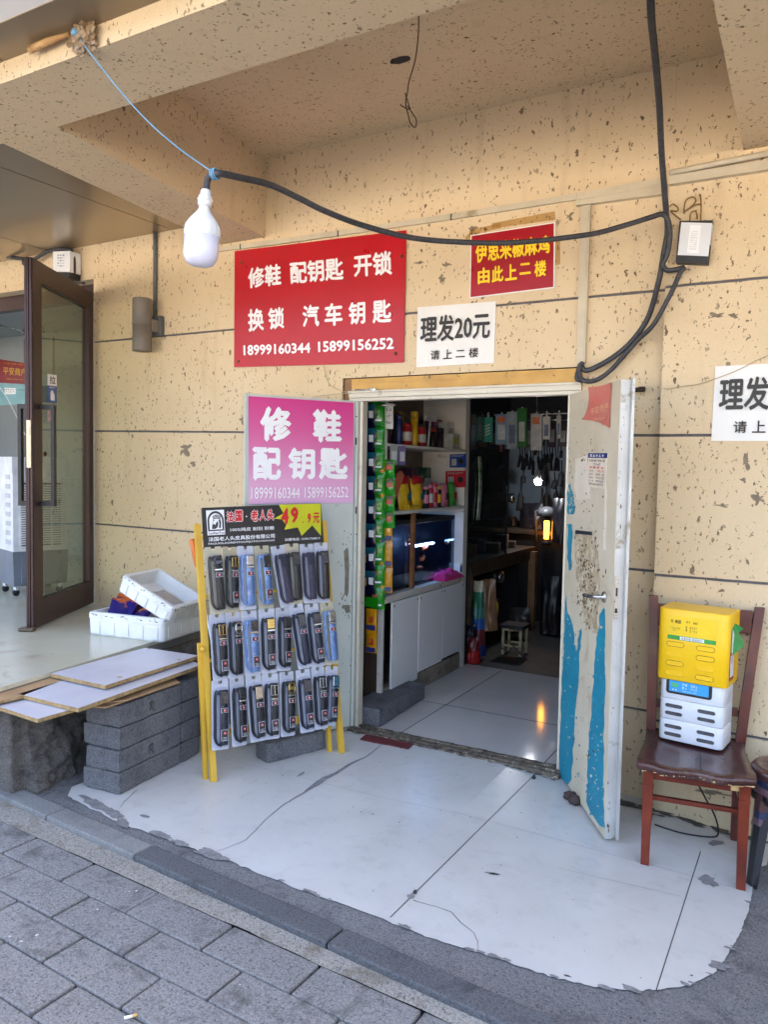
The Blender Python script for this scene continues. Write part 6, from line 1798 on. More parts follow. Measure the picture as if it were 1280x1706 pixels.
b_ = MB(); b_.tube(spline([deep(-5, 640), deep(12, 664), deep(30, 700), deep(44, 730), deep(60, 765)], 5), .005, 6); tag(b_.build('lead', m_white_pl), 'thin white lead hanging across the back of the left shop', 'cable')
b_ = MB(); b_.tube([deep(-5, 541), deep(37, 551)], .006, 6); b_.box(deep(38, 552), (.03, .03, .04), .006); tag(b_.build('hanging_rail', m_steel), 'thin rail with a knob high inside the left shop', 'rail')

# ================================================================== LITTER
c = onz(215, 1694, -.027); d = V((.62, .78, 0)).normalized()
b_ = MB(); b_.tube([c - d * .014, c + d * .008], .0042, 8, 0); b_.tube([c + d * .008, c + d * .022], .0043, 8, 1)
tag(b_.build('cigarette_butt', [m_white_ink, pm('filter_tan', (206, 168, 96), None, .8)]), 'cigarette butt lying on the pavers near the kerb', 'cigarette butt')
for k, (x, y, lab) in enumerate(((951, 1326, 'dark brown stone lump wedged under the open door leaf'), (958, 1333, 'smaller brown stone lump beside the door wedge'))):
    c = onz(x, y, pz(-.9) + .02); b_ = MB(); bm = bmesh.new(); bmesh.ops.create_icosphere(bm, subdivisions=3, radius=1); bm.verts.index_update()
    b_.add([c + V((v.co.x * .032, v.co.y * .026, v.co.z * .024)) * (1 + .3 * noise.noise(v.co * 2 + V((k * 5, 0, 0)))) for v in bm.verts], [[v.index for v in f.verts] for f in bm.faces], 0, True); bm.free()
    tag(b_.build('stone', pm('brown_stone', (76, 58, 54), (50, 40, 38), .8, n=30)), lab, 'stone')

# ================================================================== INSIDE THE SHOP: SHELF UNIT
m_shelfw = pm('shelf_white', (214, 208, 198), (202, 196, 186), .5, n=4, dirt=(150, 138, 122), dn=9, dlo=.62)
m_shelfb = pm('shelf_back', (112, 104, 92), (98, 90, 80), .7, n=3)
m_cabd = pm('cabinet_door', (226, 224, 222), (218, 216, 214), .35, n=2, dirt=(140, 134, 126), dn=20, dlo=.7, dhi=.74)
m_brownb = pm('brown_board', (74, 58, 44), (62, 48, 38), .6, n=5)
XS = -2.296
sh = thing('shelf_unit', 'white shelf unit with a cabinet base along the left side of the shop', 'shelf unit', (XS - .18, 1.0, 0))
def SB(name, x0, x1, y0, y1, z0, z1, m, parent=None, bev=.002):
    b_ = MB(); b_.boxz(x0, x1, y0, y1, z0, z1, bev); return b_.build(name, m, parent or sh)
SB('end_panel', XS - .36, XS - .001, 1.595, 1.668, 0.001, 2.06, m_shelfw)
SB('end_panel', XS - .34, XS - .034, .372, .384, .0, 2.0, m_brownb)
SB('post', XS - .0335, XS, .36, .386, .0, 2.0, m_shelfw)
SB('back_panel', XS - .375, XS - .361, .40, 1.668, 0, 2.06, m_shelfb)
SB('shelf', XS - .36, XS, .387, 1.594, 1.646, 1.664, m_shelfw)
SB('shelf', XS - .36, XS, .387, 1.594, 1.218, 1.240, m_shelfw)
SB('counter', XS - .36, XS + .006, .387, 1.64, .690, .712, m_shelfw)
SB('base', XS - .34, XS - .004, .42, 1.66, .001, .118, pm('worn_base', (150, 138, 122), (120, 106, 92), .8, n=8, dirt=(84, 70, 60), dn=14, dlo=.52))
SB('rail', XS - .03, XS - .006, .387, 1.594, .664, .6895, m_shelfw)
SB('inner_bottom', XS - .34, XS - .03, .40, 1.594, .119, .13, m_shelfb)
dpx = ((651, 1125, 694.5), (695.2, 1113, 734.5), (735.2, 1100, 769))
for k, (a, zpx, b) in enumerate(dpx):
    y0, y1 = onx(a, 1050, XS).y, onx(b, 1050, XS).y
    o = SB('cabinet_door', XS - .002 + .002 * (k == 1), XS + .012 + .002 * (k == 1), y0, y1, .122 + .012 * k - (.03 if k == 0 else 0), .664, m_cabd)
    b_ = MB()
    for yy in (y0 + .02, y1 - .02): b_.box((XS + .0135 + .002 * (k == 1), yy, .64), (.003, .008, .012), 0)
    b_.build('hinge_screw', m_black, o)
SB('shelf_divider', XS - .36, XS - .34, .387, .40, 1.24, 1.64, m_shelfb)

def can(name, label, cat, y, x, z, r, h, m, cap=None, lab=None, group=None):
    t_ = thing(name, label, cat, (x, y, z), 0, group)
    b_ = MB(); b_.lathe([(r * .9, 0), (r, .004), (r, h * .80), (r * .82, h * .86), (r * .5, h * .9)] if cap is None or cap[1] < r * .9 else [(r * .94, 0), (r, .004), (r, h * .82)], (x, y, z), 16); b_.build('body', m, t_)
    if cap: b_ = MB(); b_.lathe([(cap[1], h * .82), (cap[1], h - .003), (cap[1] * .9, h)], (x, y, z), 16); b_.build('lid', cap[0], t_)
    if lab: b_ = MB(); b_.lathe([(r * 1.01, h * .22), (r * 1.01, h * .62)], (x, y, z), 16); b_.f = b_.f[:-2]; b_.m = b_.m[:-2]; b_.s = b_.s[:-2]; b_.build('wrapper', lab, t_)
    return t_
def carton(name, label, cat, y, x, z, sx, sy, sz, m, m2, rz=0, tilt=None):
    t_ = thing(name, label, cat, (x, y, z), rz)
    R = Matrix.Rotation(rz, 3, 'Z') @ (tilt or Matrix.Identity(3))
    b_ = MB(); b_.box(V((x, y, z)) + R @ V((0, 0, sz / 2)), (sx, sy, sz), .002, R); b_.build('box', m, t_)
    b_ = MB(); b_.box(V((x, y, z)) + R @ V((sx * .002, 0, sz * .55)), (sx + .003, sy * .8, sz * .5), 0, R); b_.build('print_panel', m2, t_)
    return t_
C_ = lambda n, c, r=.35: pm(n, c, tuple(int(x * .85) for x in c), r, n=18)
m_navy, m_redp, m_yelp, m_dkb, m_whp, m_grnp, m_pinkp = C_('pack_navy', (36, 50, 110)), C_('pack_red', (176, 34, 40)), C_('pack_yellow', (226, 182, 40)), C_('pack_dark', (40, 34, 36)), C_('pack_white', (190, 190, 186)), C_('pack_green', (70, 160, 60)), C_('pack_pink', (206, 120, 140))
def on_sh(px, py, dx_, z): 
    p = onx(px, py, XS - dx_); return p.y
zt = 1.6645
can('spray_bottle', 'dark blue bottle at the left of the upper shelf', 'bottle', on_sh(664, 735, .12, zt), XS - .12, zt, .026, .20, m_navy, (m_navy, .020))
can('tin', 'red and white tin beside the blue bottle on the upper shelf', 'tin', on_sh(678, 735, .10, zt), XS - .10, zt, .036, .15, m_redp, (m_redp, .030), m_whp)
can('spray_can', 'tall yellow spray can on the upper shelf', 'spray can', on_sh(690, 735, .09, zt), XS - .09, zt, .026, .235, m_yelp, (m_yelp, .024))
can('tin', 'red and white tin right of the yellow spray can', 'tin', on_sh(702, 735, .10, zt), XS - .10, zt, .034, .14, m_redp, (m_redp, .028), m_whp)
for k, (px_, lab) in enumerate(((711, 'dark jar left of the brush on the upper shelf'), (721, 'dark jar with a reddish lid on the upper shelf'), (733, 'dark glass jar next to the pale boxes on the upper shelf'))):
    can('jar', lab, 'jar', on_sh(px_, 735, .12, zt), XS - .12, zt, .030, .13 + .01 * k, m_dkb, (m_redp if k == 1 else m_dkb, .029))
b_ = MB(); y = on_sh(716, 710, .05, zt); b_.tube([V((XS - .06, y, zt)), V((XS - .05, y + .01, zt + .19))], .007, 8); b_.box((XS - .05, y + .01, zt + .20), (.03, .16, .04), .004); tag(b_.build('brush', m_whp), 'pale brush standing upright on the upper shelf', 'brush')
carton('carton', 'pale grey carton at the back of the upper shelf', 'carton', on_sh(742, 735, .15, zt), XS - .15, zt, .10, .12, .20, m_whp, C_('pack_grey', (150, 150, 148)))
carton('carton', 'small white carton with a yellow green label at the right of the upper shelf', 'carton', on_sh(752, 738, .06, zt), XS - .06, zt, .08, .12, .11, m_whp, C_('pack_lime', (170, 170, 60)))
carton('carton', 'dim purple carton high on the upper shelf', 'carton', on_sh(727, 700, .2, zt), XS - .22, zt + .001, .08, .14, .22, C_('pack_plum', (96, 40, 80)), m_dkb)
zm_ = 1.2405
for k, (px_, lab) in enumerate(((676, 'yellow pack with a teal print and red top, left of the pair'), (698, 'yellow pack with a teal print and red top, right of the pair'))):
    y = on_sh(px_, 830, .05, zm_); t_ = thing('yellow_pack', lab, 'snack pack', (XS - .05, y, zm_))
    Rp = Matrix.Rotation(PI / 2, 3, 'Z') @ Matrix.Rotation(PI / 2 - .12, 3, 'X')
    b_ = pouch(.21, .15, .07, None, seed=k + 40); b_.v = [V((XS - .07, y, zm_ + .10)) + Rp @ p for p in b_.v]; b_.build('pouch', m_yelp, t_)
    b_ = pouch(.06, .152, .05, None, seed=k + 40); b_.v = [V((XS - .062, y, zm_ + .195)) + Rp @ p for p in b_.v]; b_.build('top_band', m_redp, t_)
    b_ = MB(); b_.lathe([(.026, 0), (.026, .002)], V((XS - .028, y + .01, zm_ + .085)), 14, 0, Matrix.Rotation(PI / 2, 3, 'Y')); b_.build('emblem', C_('pack_teal', (30, 110, 116)), t_)
carton('tray', 'shallow yellow tray in front of the yellow packs', 'tray', on_sh(686, 852, .03, zm_), XS - .025, zm_, .04, .17, .028, m_yelp, m_yelp)
for k, px_ in enumerate((709, 716, 723, 729)):
    can('bottle', ('slim dark bottle', 'pink capped jar', 'pink and red jar', 'black and yellow bottle')[k] + ' in the row on the lower shelf', 'bottle', on_sh(px_, 838, .06, zm_), XS - .06, zm_, .028, .15 + .012 * (k % 3), (m_dkb, m_redp, m_pinkp, m_dkb)[k], ((m_pinkp, m_pinkp, m_redp, m_yelp)[k], .024), (m_pinkp, m_whp, m_redp, m_yelp)[k])
for px_, m_, lab, hh in ((740, m_pinkp, 'pale pink pouch on the lower shelf', .17), (753, m_grnp, 'bright green pouch at the right of the lower shelf', .18)):
    y = on_sh(px_, 838, .05, zm_); b_ = pouch(hh, .11, .05, None, seed=px_); Rp = Matrix.Rotation(PI / 2, 3, 'Z') @ Matrix.Rotation(PI / 2 - .1, 3, 'X'); b_.v = [V((XS - .05, y, zm_ + hh / 2)) + Rp @ p for p in b_.v]
    t_ = b_.build('pouch', m_); tag(t_, lab, 'pouch')
    b_ = MB(); b_.box((XS - .022, y, zm_ + hh * .45), (.004, .05, .05), .001); b_.build('print_panel', m_dkb if m_ is m_pinkp else m_redp, t_)
b_ = MB(); y = on_sh(664, 800, .05, zm_); b_.box((XS - .06, y, zm_ + .16), (.03, .05, .20), .004, Matrix.Rotation(-.6, 3, 'X')); tag(b_.build('packet', C_('pack_orange', (206, 110, 80))), 'orange packet leaning at the left of the lower shelf', 'packet')
# hanging cards and payment plates
for px0, py0, px1, py1, m_, lab in ((651, 742, 663, 774, m_whp, 'white card hanging under the upper shelf'), (665, 743, 676, 775, C_('pack_lilac', (140, 124, 176)), 'lilac card hanging under the upper shelf')):
    q = [onx(px0, py0, XS + .004), onx(px1, py0, XS + .004), onx(px1, py1, XS + .004), onx(px0, py1, XS + .004)]
    b_ = MB(); b_.sheet(q, .003, V((1, 0, 0)), 0); b_.sheet([p + V((.0006, 0, 0)) for p in sub(q, .15, .3, .85, .8)], .0005, V((1, 0, 0)), 1)
    tag(b_.build('hanging_card', [m_, m_paper]), lab, 'card')
epl = (V((0, 1.594, 0)), NY)
for (x0, y0, x1, y1, m_, lab) in ((750, 756, 777, 779, C_('plate_blue', (30, 70, 150)), 'blue payment plate with a round black speaker on the shelf end panel'), (743, 784, 776, 812, C_('plate_red', (196, 36, 44)), 'red payment plate with a round black speaker on the shelf end panel')):
    q = [onp(a, b, epl, .002) for a, b in ((x0, y0 + 1), (x1, y0), (x1, y1), (x0, y1))]
    t_ = thing('payment_plate', lab, 'payment plate', q[3])
    b_ = MB(); b_.sheet([p + NY * .004 for p in q], .006, NY); b_.build('plate', m_, t_)
    b_ = MB(); b_.lathe([(.022, 0), (.022, .010), (.016, .012), (.008, .010)], onp(x1 - 8, (y0 + y1) / 2 + 1, epl, .006), 16, 0, NY.to_track_quat('Z', 'Y').to_matrix()); b_.build('speaker', m_black, t_)
    b_ = MB(); b_.sheet([p + NY * .005 for p in sub(q, .12, .35, .42, .85)], .001, NY, 0); smudge_row(b_, [p + NY * .005 for p in sub(q, .1, .08, .9, .2)], 6); b_.build('print_panel', m_whp, t_)

# aquarium
m_water = glassmat('tank_glass', (150, 170, 190), .90, .02)
aq = thing('aquarium', 'dark glass aquarium with a wooden post in front and a bright tube light', 'aquarium', (XS - .18, 1.0, .712))
AY0, AY1, AX0, AX1, AZ1 = .52, 1.54, XS - .34, XS - .05, 1.14
b_ = MB(); b_.boxz(AX1 - .006, AX1, AY0, AY1, .714, AZ1); b_.build('front_glass', m_water, aq)
b_ = MB(); b_.boxz(AX0, AX1 - .0065, AY1 - .006, AY1, .714, AZ1); b_.boxz(AX0, AX1 - .0065, AY0, AY0 + .006, .714, AZ1); b_.build('side_glass', m_water, aq)
b_ = MB(); b_.boxz(AX0, AX0 + .006, AY0 + .0065, AY1 - .0065, .714, AZ1); b_.build('back_glass', pm('tank_back', (26, 34, 52), (18, 22, 34), .4, n=4), aq)
b_ = MB(); b_.boxz(AX0 + .01, AX1 - .008, AY0 + .008, AY1 - .008, .714, .735); b_.build('gravel', pm('tank_gravel', (110, 90, 70), (60, 50, 44), .9, n=60), aq)
b_ = MB(); b_.boxz(AX0, AX1, AY0, AY1, AZ1 + .001, AZ1 + .03); b_.build('lid', m_dark, aq)
b_ = MB(); b_.boxz(AX0 + .16, AX0 + .18, 1.10, 1.42, .955, .967); b_.build('tube_light', emat('tube_white', (214, 226, 255), 16.0), aq)
b_ = MB(); y = on_sh(693, 1000, .0, 0); b_.boxz(XS - .045, XS - .02, y - .016, y + .016, .7125, 1.217, .002); b_.build('post', pm('post_wood', (150, 100, 58), (126, 82, 48), .6, n=14), aq)
for k, (yy, zz) in enumerate(((1.20, .80), (1.34, .93), (1.12, .98), (1.42, .84))):
    c = V((XS - .16 - .03 * k, yy, zz)); b_ = MB()
    b_.lathe([(.001, -.04), (.010, -.025), (.015, 0), (.010, .02), (.003, .034)], c, 10, 0, Matrix.Rotation(PI / 2 + .2 * k, 3, 'X'))
    b_.box(c + V((0, -.046, 0)), (.003, .024, .03), .001, Matrix.Rotation(.5, 3, 'X')); b_.box(c + V((0, .0, .017)), (.002, .02, .012), 0)
    tag(b_.build('fish', pm('fish_orange', (226, 110, 50), (200, 80, 40), .3, n=30)), ('orange fish low at the middle of the tank', 'orange fish near the right glass of the tank', 'orange fish just under the tube light', 'orange fish by the gravel at the right of the tank')[k], 'fish')
# cloth and cup on the counter
c = V((XS - .03, on_sh(744, 955, .03, .71), .714)); b_ = MB(); vs = []
for j in range(17):
    for i in range(25):
        u, v = i / 24 * 2 - 1, j / 16 * 2 - 1
        e = max(0, 1 - (u * u) ** 1.5) * max(0, 1 - v * v)
        vs.append(c + V((v * .075, u * .17, (.055 * e ** .6) * (1 + .5 * noise.noise(V((u * 3.2, v * 3, 4)))) + .014 * abs(noise.noise(V((u * 8, v * 5, 1)))) * (e > 0))))
b_.add(vs, [(j * 25 + i, j * 25 + i + 1, (j + 1) * 25 + i + 1, (j + 1) * 25 + i) for j in range(16) for i in range(24)], 0, True)
tag(b_.build('cloth', pm('pink_cloth', (206, 40, 120), (180, 30, 104), .9, n=14, bump=.4, bn=120)), 'bright pink cloth bundled on the cabinet counter', 'cloth')
y = on_sh(762, 945, .04, .71); carton('carton', 'small white carton with a blue print standing by the pink cloth', 'carton', y, XS - .03, .7125, .05, .055, .09, m_white_pl, C_('print_blue', (40, 90, 180)))

# sachet strips hanging at the near end of the shelf
def strip(name, label, px_, py0, py1, n, W, y, m_, accents, depth=.02, twist=0.0, dx_=0):
    top, bot = ony(px_, py0, y), ony(px_ + dx_, py1, y)
    H = (top.z - bot.z) / n
    r = thing(name, label, 'sachet strip', (bot.x, y, bot.z), 0, 'sachet strips hanging in the doorway')
    for k in range(n):
        s_ = (k + .5) / n; c = top.lerp(bot, s_)
        tw = twist + .18 * noise.noise(V((k * 1.1, px_, 2)))
        R = Matrix.Rotation(tw, 3, 'Z') @ Matrix.Rotation(PI / 2, 3, 'X')
        b_ = pouch(H * .985, W, depth, None, seed=k + px_); b_.v = [c + R @ p for p in b_.v]
        sc_ = b_.build('sachet', m_, r)
        for (u, v, a, b2, am) in accents:
            b_ = MB(); p = c + R @ V((u * W, v * H, depth * .36)); b_.box(p, (a * W, b2 * H, depth * .36), .002, R); b_.build('print', am, sc_)
    return r
t = NT('sachet_blue'); sep = t.n('ShaderNodeSeparateXYZ'); t.l(t.tc.outputs['Generated'], sep.inputs[0])
t.l(t.mix(t.ramp(sep.outputs['Z'], .45, .95), lin((14, 14, 42)), lin((26, 88, 104))), t.b.inputs['Base Color']); t.b.inputs['Roughness'].default_value = .22
m_sblue = t.mat
m_sgreen = pm('sachet_green', (28, 140, 22), (16, 112, 16), .16, n=20); m_syel = pm('sachet_yellow', (196, 142, 16), (170, 112, 10), .18, n=20)
m_goldc = pm('sachet_gold', (176, 130, 60), None, .3)
strip('sachet_strip', 'strip of dark blue sachets with white squares hanging by the left jamb', 614, 674, 990, 8, .098, .20, m_sblue, ((.22, .08, .30, .30, m_white_ink), (-.22, .02, .26, .34, m_goldc)), .018)
strip('sachet_strip', 'long strip of glossy green sachets beside the blue strip', 630, 670, 1016, 9, .085, .27, m_sgreen, ((-.25, .1, .28, .22, m_redp), (.0, -.28, .5, .08, m_white_ink)), .024, .5)
strip('sachet_strip', 'short strip of green sachets with red fruit hanging by the shelf', 650, 766, 880, 4, .062, .30, m_sgreen, ((-.05, .05, .6, .3, m_redp), (.0, .32, .7, .16, m_dkb)), .022, .35)
strip('sachet_strip', 'strip of yellow sachets with blue ends below the short green strip', 646, 860, 988, 3, .062, .31, m_syel, ((.05, -.34, .7, .18, m_navy),), .022, .3)
strip('sachet_strip', 'narrow strip of yellow sachets seen edge on by the green strip', 638, 766, 1000, 5, .040, .29, m_syel, ((.05, -.34, .7, .18, m_navy),), .02, .9)
strip('sachet_strip', 'pair of bright yellow sachets lowest of all the strips', 619, 1014, 1088, 2, .078, .22, m_syel, ((-.02, -.34, .8, .22, m_navy), (.0, .02, .4, .28, m_redp)), .016, .0)
b_ = MB(); p = ony(619, 1003, .235); b_.boxz(p.x - .045, p.x + .045, .232, .238, p.z - .03, p.z + .03); tag(b_.build('sachet', m_sgreen), 'wide green sachet turned outward under the blue strip', 'sachet')
q = [ony(*p, .33) for p in ((642, 672), (655, 672), (655, 715), (642, 714))]
b_ = MB(); b_.sheet(q, .003, NY, 0)
for k in range(3): smudge_row(b_, [p + NY * .001 for p in sub(q, .15, .2 + k * .25, .85, .3 + k * .25)], 3, 1, .001, k)
tag(b_.build('price_card', [m_paper, m_black_ink]), 'narrow white price card above the short green strip', 'card')
b_ = MB(); b_.tube([V((-2.44, .25, 1.884)), V((-2.17, .25, 1.884))], .006, 8); tag(b_.build('hanging_rod', m_steel), 'thin rod above the doorway carrying the sachet strips', 'rod')

# ================================================================== INSIDE THE SHOP: WORKBENCH AND CLUTTER
m_benchw = pm('bench_wood', (96, 78, 60), (70, 56, 44), .5, n=9, dirt=(44, 38, 34), dn=8, dlo=.5)
m_legw = pm('bench_leg_wood', (172, 128, 88), (150, 108, 72), .7, n=10)
bn_ = thing('workbench', 'dark cluttered workbench with one pale wooden leg', 'workbench', (-2.65, 2.6, 0))
SB('bench_top', -3.1, -2.33, 1.80, 3.45, .745, .785, m_benchw, bn_); SB('apron', -2.37, -2.345, 1.82, 3.42, .66, .744, m_benchw, bn_)
SB('leg', -2.36, -2.29, 3.33, 3.39, 0, .744, m_legw, bn_); SB('leg', -2.40, -2.34, 1.86, 1.92, 0, .744, m_benchw, bn_); SB('panel', -3.1, -2.42, 3.2, 3.22, .0, .744, m_dark, bn_)
rnd = random.Random(5)
tools = [('toolbox', 'toolbox', (.16, .26, .12), (60, 44, 40)), ('tin', 'tin', (.08, .08, .10), (150, 60, 50)), ('tin', 'tin', (.06, .06, .12), (70, 90, 120)), ('box', 'box', (.14, .2, .08), (120, 104, 70)), ('box', 'box', (.1, .16, .14), (60, 70, 80)), ('block', 'block', (.1, .14, .06), (90, 84, 70))]
nm = ('flat brown toolbox at the near end of the workbench', 'reddish tin beside the toolbox on the workbench', 'blue grey tin behind the reddish tin on the workbench', 'cardboard box in the middle of the workbench', 'grey box next to the cardboard box on the workbench', 'small dull block at the far end of the workbench')
for k, (n_, ct, sz, cc) in enumerate(tools):
    t_ = thing('bench_' + n_ if n_ != 'block' else 'sharpening_block', nm[k], ct, (-2.50, 2.0 + .24 * k, .786), rnd.uniform(-.3, .3))
    b_ = MB(); b_.box((0, 0, sz[2] / 2), sz, .006); b_.build('body', C_(f'tool_{k}', cc, .5), t_, False)
    b_ = MB(); b_.box((0, 0, sz[2] * .8), (sz[0] * 1.02, sz[1] * 1.02, sz[2] * .1), .002); b_.build('lid', C_(f'tool_lid_{k}', tuple(int(x * .7) for x in cc), .5), t_, False)
# glass display over the bench
b_ = MB(); b_.boxz(-2.312, -2.306, 1.70, 2.55, .79, 2.3)
gl_ = thing('display_case', 'dark glass display partition rising above the workbench', 'display case', (-2.31, 2.1, .786))
b_.build('pane', glassmat('case_glass', (190, 200, 206), .93, .03), gl_)
SB('frame', -2.318, -2.300, 2.551, 2.565, .787, 2.3, m_dark, gl_); SB('frame', -2.318, -2.300, 1.675, 1.699, .0, 2.3, m_dark, gl_)
b_ = MB(); y = 1.86; pts = [V((-2.292, y + .03 * math.sin(PI * i / 10), 1.62 - .05 * i)) for i in range(11)]
for a, b in zip(pts, pts[1:]): b_.hexa([a + V((-.004, -.02, 0)), a + V((.004, -.02, 0)), a + V((.004, .03, 0)), a + V((-.004, .03, 0))][::-1], [b + V((-.004, -.02, 0)), b + V((.004, -.02, 0)), b + V((.004, .03, 0)), b + V((-.004, .03, 0))][::-1])
tag(b_.build('magazine', pm('glossy_print', (206, 206, 196), (70, 130, 60), .2, n=9)), 'glossy curled magazine standing on edge against the glass partition', 'magazine')
# packs hanging from a rail at y=2
RY = 2.02
b_ = MB(); b_.tube([V((-2.50, RY + .01, 1.955)), V((-1.0, RY + .01, 1.955))], .006, 8); tag(b_.build('hanging_rail', m_steel), 'rail across the shop carrying the packaged phone accessories', 'rail')
m_clearbag = glassmat('clear_bag', (206, 212, 220), .88, .12)
hang = ((787, 694, 796, 735, (90, 190, 140), 'thin green boxes hung edge on at the left of the rail', 0), (795, 696, 803, 733, (150, 200, 130), 'pale green boxes hung edge on next to the green ones', 0), (805, 695, 821, 736, (30, 130, 110), 'teal box with slanting white stripes on the rail', 1), (826, 690, 846, 740, (120, 150, 176), 'pale blue accessory pack with an orange print', 2), (845, 686, 862, 748, (150, 160, 166), 'clear pack with a grey window on the rail', 3), (862, 680, 878, 745, (40, 110, 44), 'tall dark green accessory pack on the rail', 0), (885, 690, 903, 750, (190, 190, 186), 'clear pack with white labels and an orange top', 4), (905, 694, 917, 732, (200, 196, 184), 'narrow white charger pack on the rail', 3), (928, 692, 935, 730, (190, 186, 172), 'narrow white charger pack at the right end of the rail', 3))
for k, (x0, y0, x1, y1, cc, lab, kind) in enumerate(hang):
    yy = RY - .012 * (k % 3) - .006
    q = [ony(*p, yy) for p in ((x0, y0), (x1, y0), (x1, y1), (x0, y1))]
    t_ = thing('accessory_pack', lab, 'accessory pack', q[3], 0, 'phone accessories hanging on the rail')
    b_ = MB(); b_.sheet(q, .022, NY); b_.build('pack', C_(f'acc_{k}', cc, .3), t_)
    b_ = MB(); b_.box(((q[0].x + q[1].x) / 2, yy + .01, (q[0].z + 1.955) / 2 + .004), (.012, .003, abs(1.965 - q[0].z) + .02)); b_.build('hanger', m_whp, t_)
    b_ = MB()
    if kind == 1:
        for j in range(4): b_.sheet([p + NY * .0012 for p in (bil(q, .25, .28 + j * .12), bil(q, .75, .38 + j * .12), bil(q, .75, .33 + j * .12), bil(q, .25, .23 + j * .12))], .001, NY)
    else:
        b_.sheet([p + NY * .0014 for p in sub(q, .2, .35, .8, .85)], .001, NY)
        if kind in (2, 4): b_.sheet([p + NY * .0014 for p in sub(q, .15, .08, .8, .28)], .001, NY, 1)
    b_.build('print_panel', [(m_whp, m_whp, C_('acc_p2', (200, 204, 206)), C_('acc_p3', (96, 112, 134)), m_whp)[kind], C_('acc_or', (206, 110, 60))], t_)
# dark pegboard with hanging tools on the left wall behind the bench
b_ = MB(); b_.boxz(-3.14, -3.11, 1.72, 3.6, .8, 2.2); tag(b_.build('pegboard', m_dark), 'dark pegboard behind the workbench', 'pegboard')
for k in range(34):
    y, z = 1.85 + (k % 9) * .19 + rnd.uniform(-.03, .03), 1.95 - (k // 9) * .26 + rnd.uniform(-.03, .03)
    t_ = thing('hand_tool', 'small dark hand tool hanging on the pegboard behind the workbench', 'tool', (-3.10, y, z), 0, 'tools on the pegboard')
    b_ = MB(); b_.tube([V((-3.09, y, z)), V((-3.085, y + rnd.uniform(-.01, .01), z - .09))], [.009, .011], 8); b_.build('grip', C_(f'grip_{k % 5}', ((120, 40, 36), (60, 60, 64), (40, 60, 100), (140, 110, 60), (70, 70, 70))[k % 5]), t_)
    b_ = MB(); b_.tube([V((-3.085, y, z - .09)), V((-3.085, y + rnd.uniform(-.015, .015), z - .15))], [.005, .0035], 6); b_.build('blade', m_steel, t_)
# machines and shapes at the far side
def machine(name, label, x, y, z, cc, sc_=1.0):
    t_ = thing(name, label, 'machine', (x, y, z))
    m_ = C_('mach_' + name + str(int(x * 100)), cc, .4)
    b_ = MB(); b_.box((x, y, z + .04 * sc_), (.34 * sc_, .26 * sc_, .08 * sc_), .012); b_.build('base', m_, t_)
    b_ = MB(); b_.box((x - .11 * sc_, y, z + .18 * sc_), (.09 * sc_, .16 * sc_, .22 * sc_), .015); b_.build('column', m_, t_)
    b_ = MB(); b_.box((x + .02 * sc_, y, z + .31 * sc_), (.34 * sc_, .17 * sc_, .09 * sc_), .02); b_.build('arm', m_, t_)
    b_ = MB(); b_.lathe([(.05 * sc_, 0), (.055 * sc_, .01), (.055 * sc_, .03), (.02 * sc_, .035)], (x + .19 * sc_, y, z + .31 * sc_), 16, 0, Matrix.Rotation(PI / 2, 3, 'Y')); b_.build('wheel', m_steel, t_)
machine('key_machine', 'dark key cutting machine on the far counter', -2.95, 3.9, .92, (24, 24, 28))
machine('sewing_machine', 'black sewing machine standing low under the workbench', -2.55, 2.6, .30, (30, 30, 34), .9)
cb = thing('far_counter', 'dark counter at the back of the shop under the work lamp', 'counter', (-2.3, 4.1, 0))
SB('top', -3.4, -1.7, 3.7, 4.5, .88, .918, m_benchw, cb); SB('front', -3.38, -1.72, 3.74, 3.76, 0, .879, m_dark, cb)
# pale sheet on the back wall, bulb and amber lamp
b_ = MB(); b_.boxz(-3.05, -2.0, 4.57, 4.595, .95, 1.95)
for k in range(9): b_.boxz(-3.05, -2.0, 4.563, 4.5695, 1.0 + k * .1, 1.01 + k * .1)
tag(b_.build('wall_panel', pm('pale_panel', (150, 164, 176), (134, 148, 160), .5, n=2)), 'pale ribbed panel on the back wall of the shop', 'panel')
p = ony(897, 803, 3.4)
lb_ = thing('ceiling_bulb', 'small glowing bulb hanging deep inside the shop', 'light bulb', p)
b_ = MB(); b_.lathe([(.001, -.03), (.026, -.024), (.034, 0), (.034, .02)], p, 16); b_.build('diffuser', emat('bulb_glow', (240, 244, 250), 22.0), lb_)
b_ = MB(); b_.lathe([(.033, .021), (.030, .07), (.018, .09), (.014, .13)], p, 16); b_.tube([p + V((0, 0, .12)), V((p.x - .05, p.y, 2.5))], .005, 6); b_.build('housing', m_whp, lb_)
p = ony(911, 886, 3.65)
lp_ = thing('work_lamp', 'glowing amber lamp on the far counter', 'lamp', p)
b_ = MB(); b_.lathe([(.024, -.07), (.026, 0), (.026, .10), (.022, .11)], p, 16); b_.build('shade', emat('amber_glow', (255, 160, 40), 1.5), lp_)
b_ = MB(); b_.lathe([(.05, -.13), (.05, -.10), (.02, -.09), (.02, -.071)], p, 16); b_.build('base', m_dark, lp_)
b_ = MB(); b_.lathe([(.10, .16), (.085, .22), (.03, .25)], p, 18); b_.tube([p + V((-.1, 0, -.1)), p + V((-.12, 0, .2)), p + V((0, 0, .25))], .008, 6); b_.build('hood', C_('hood_grey', (120, 120, 124)), lp_)
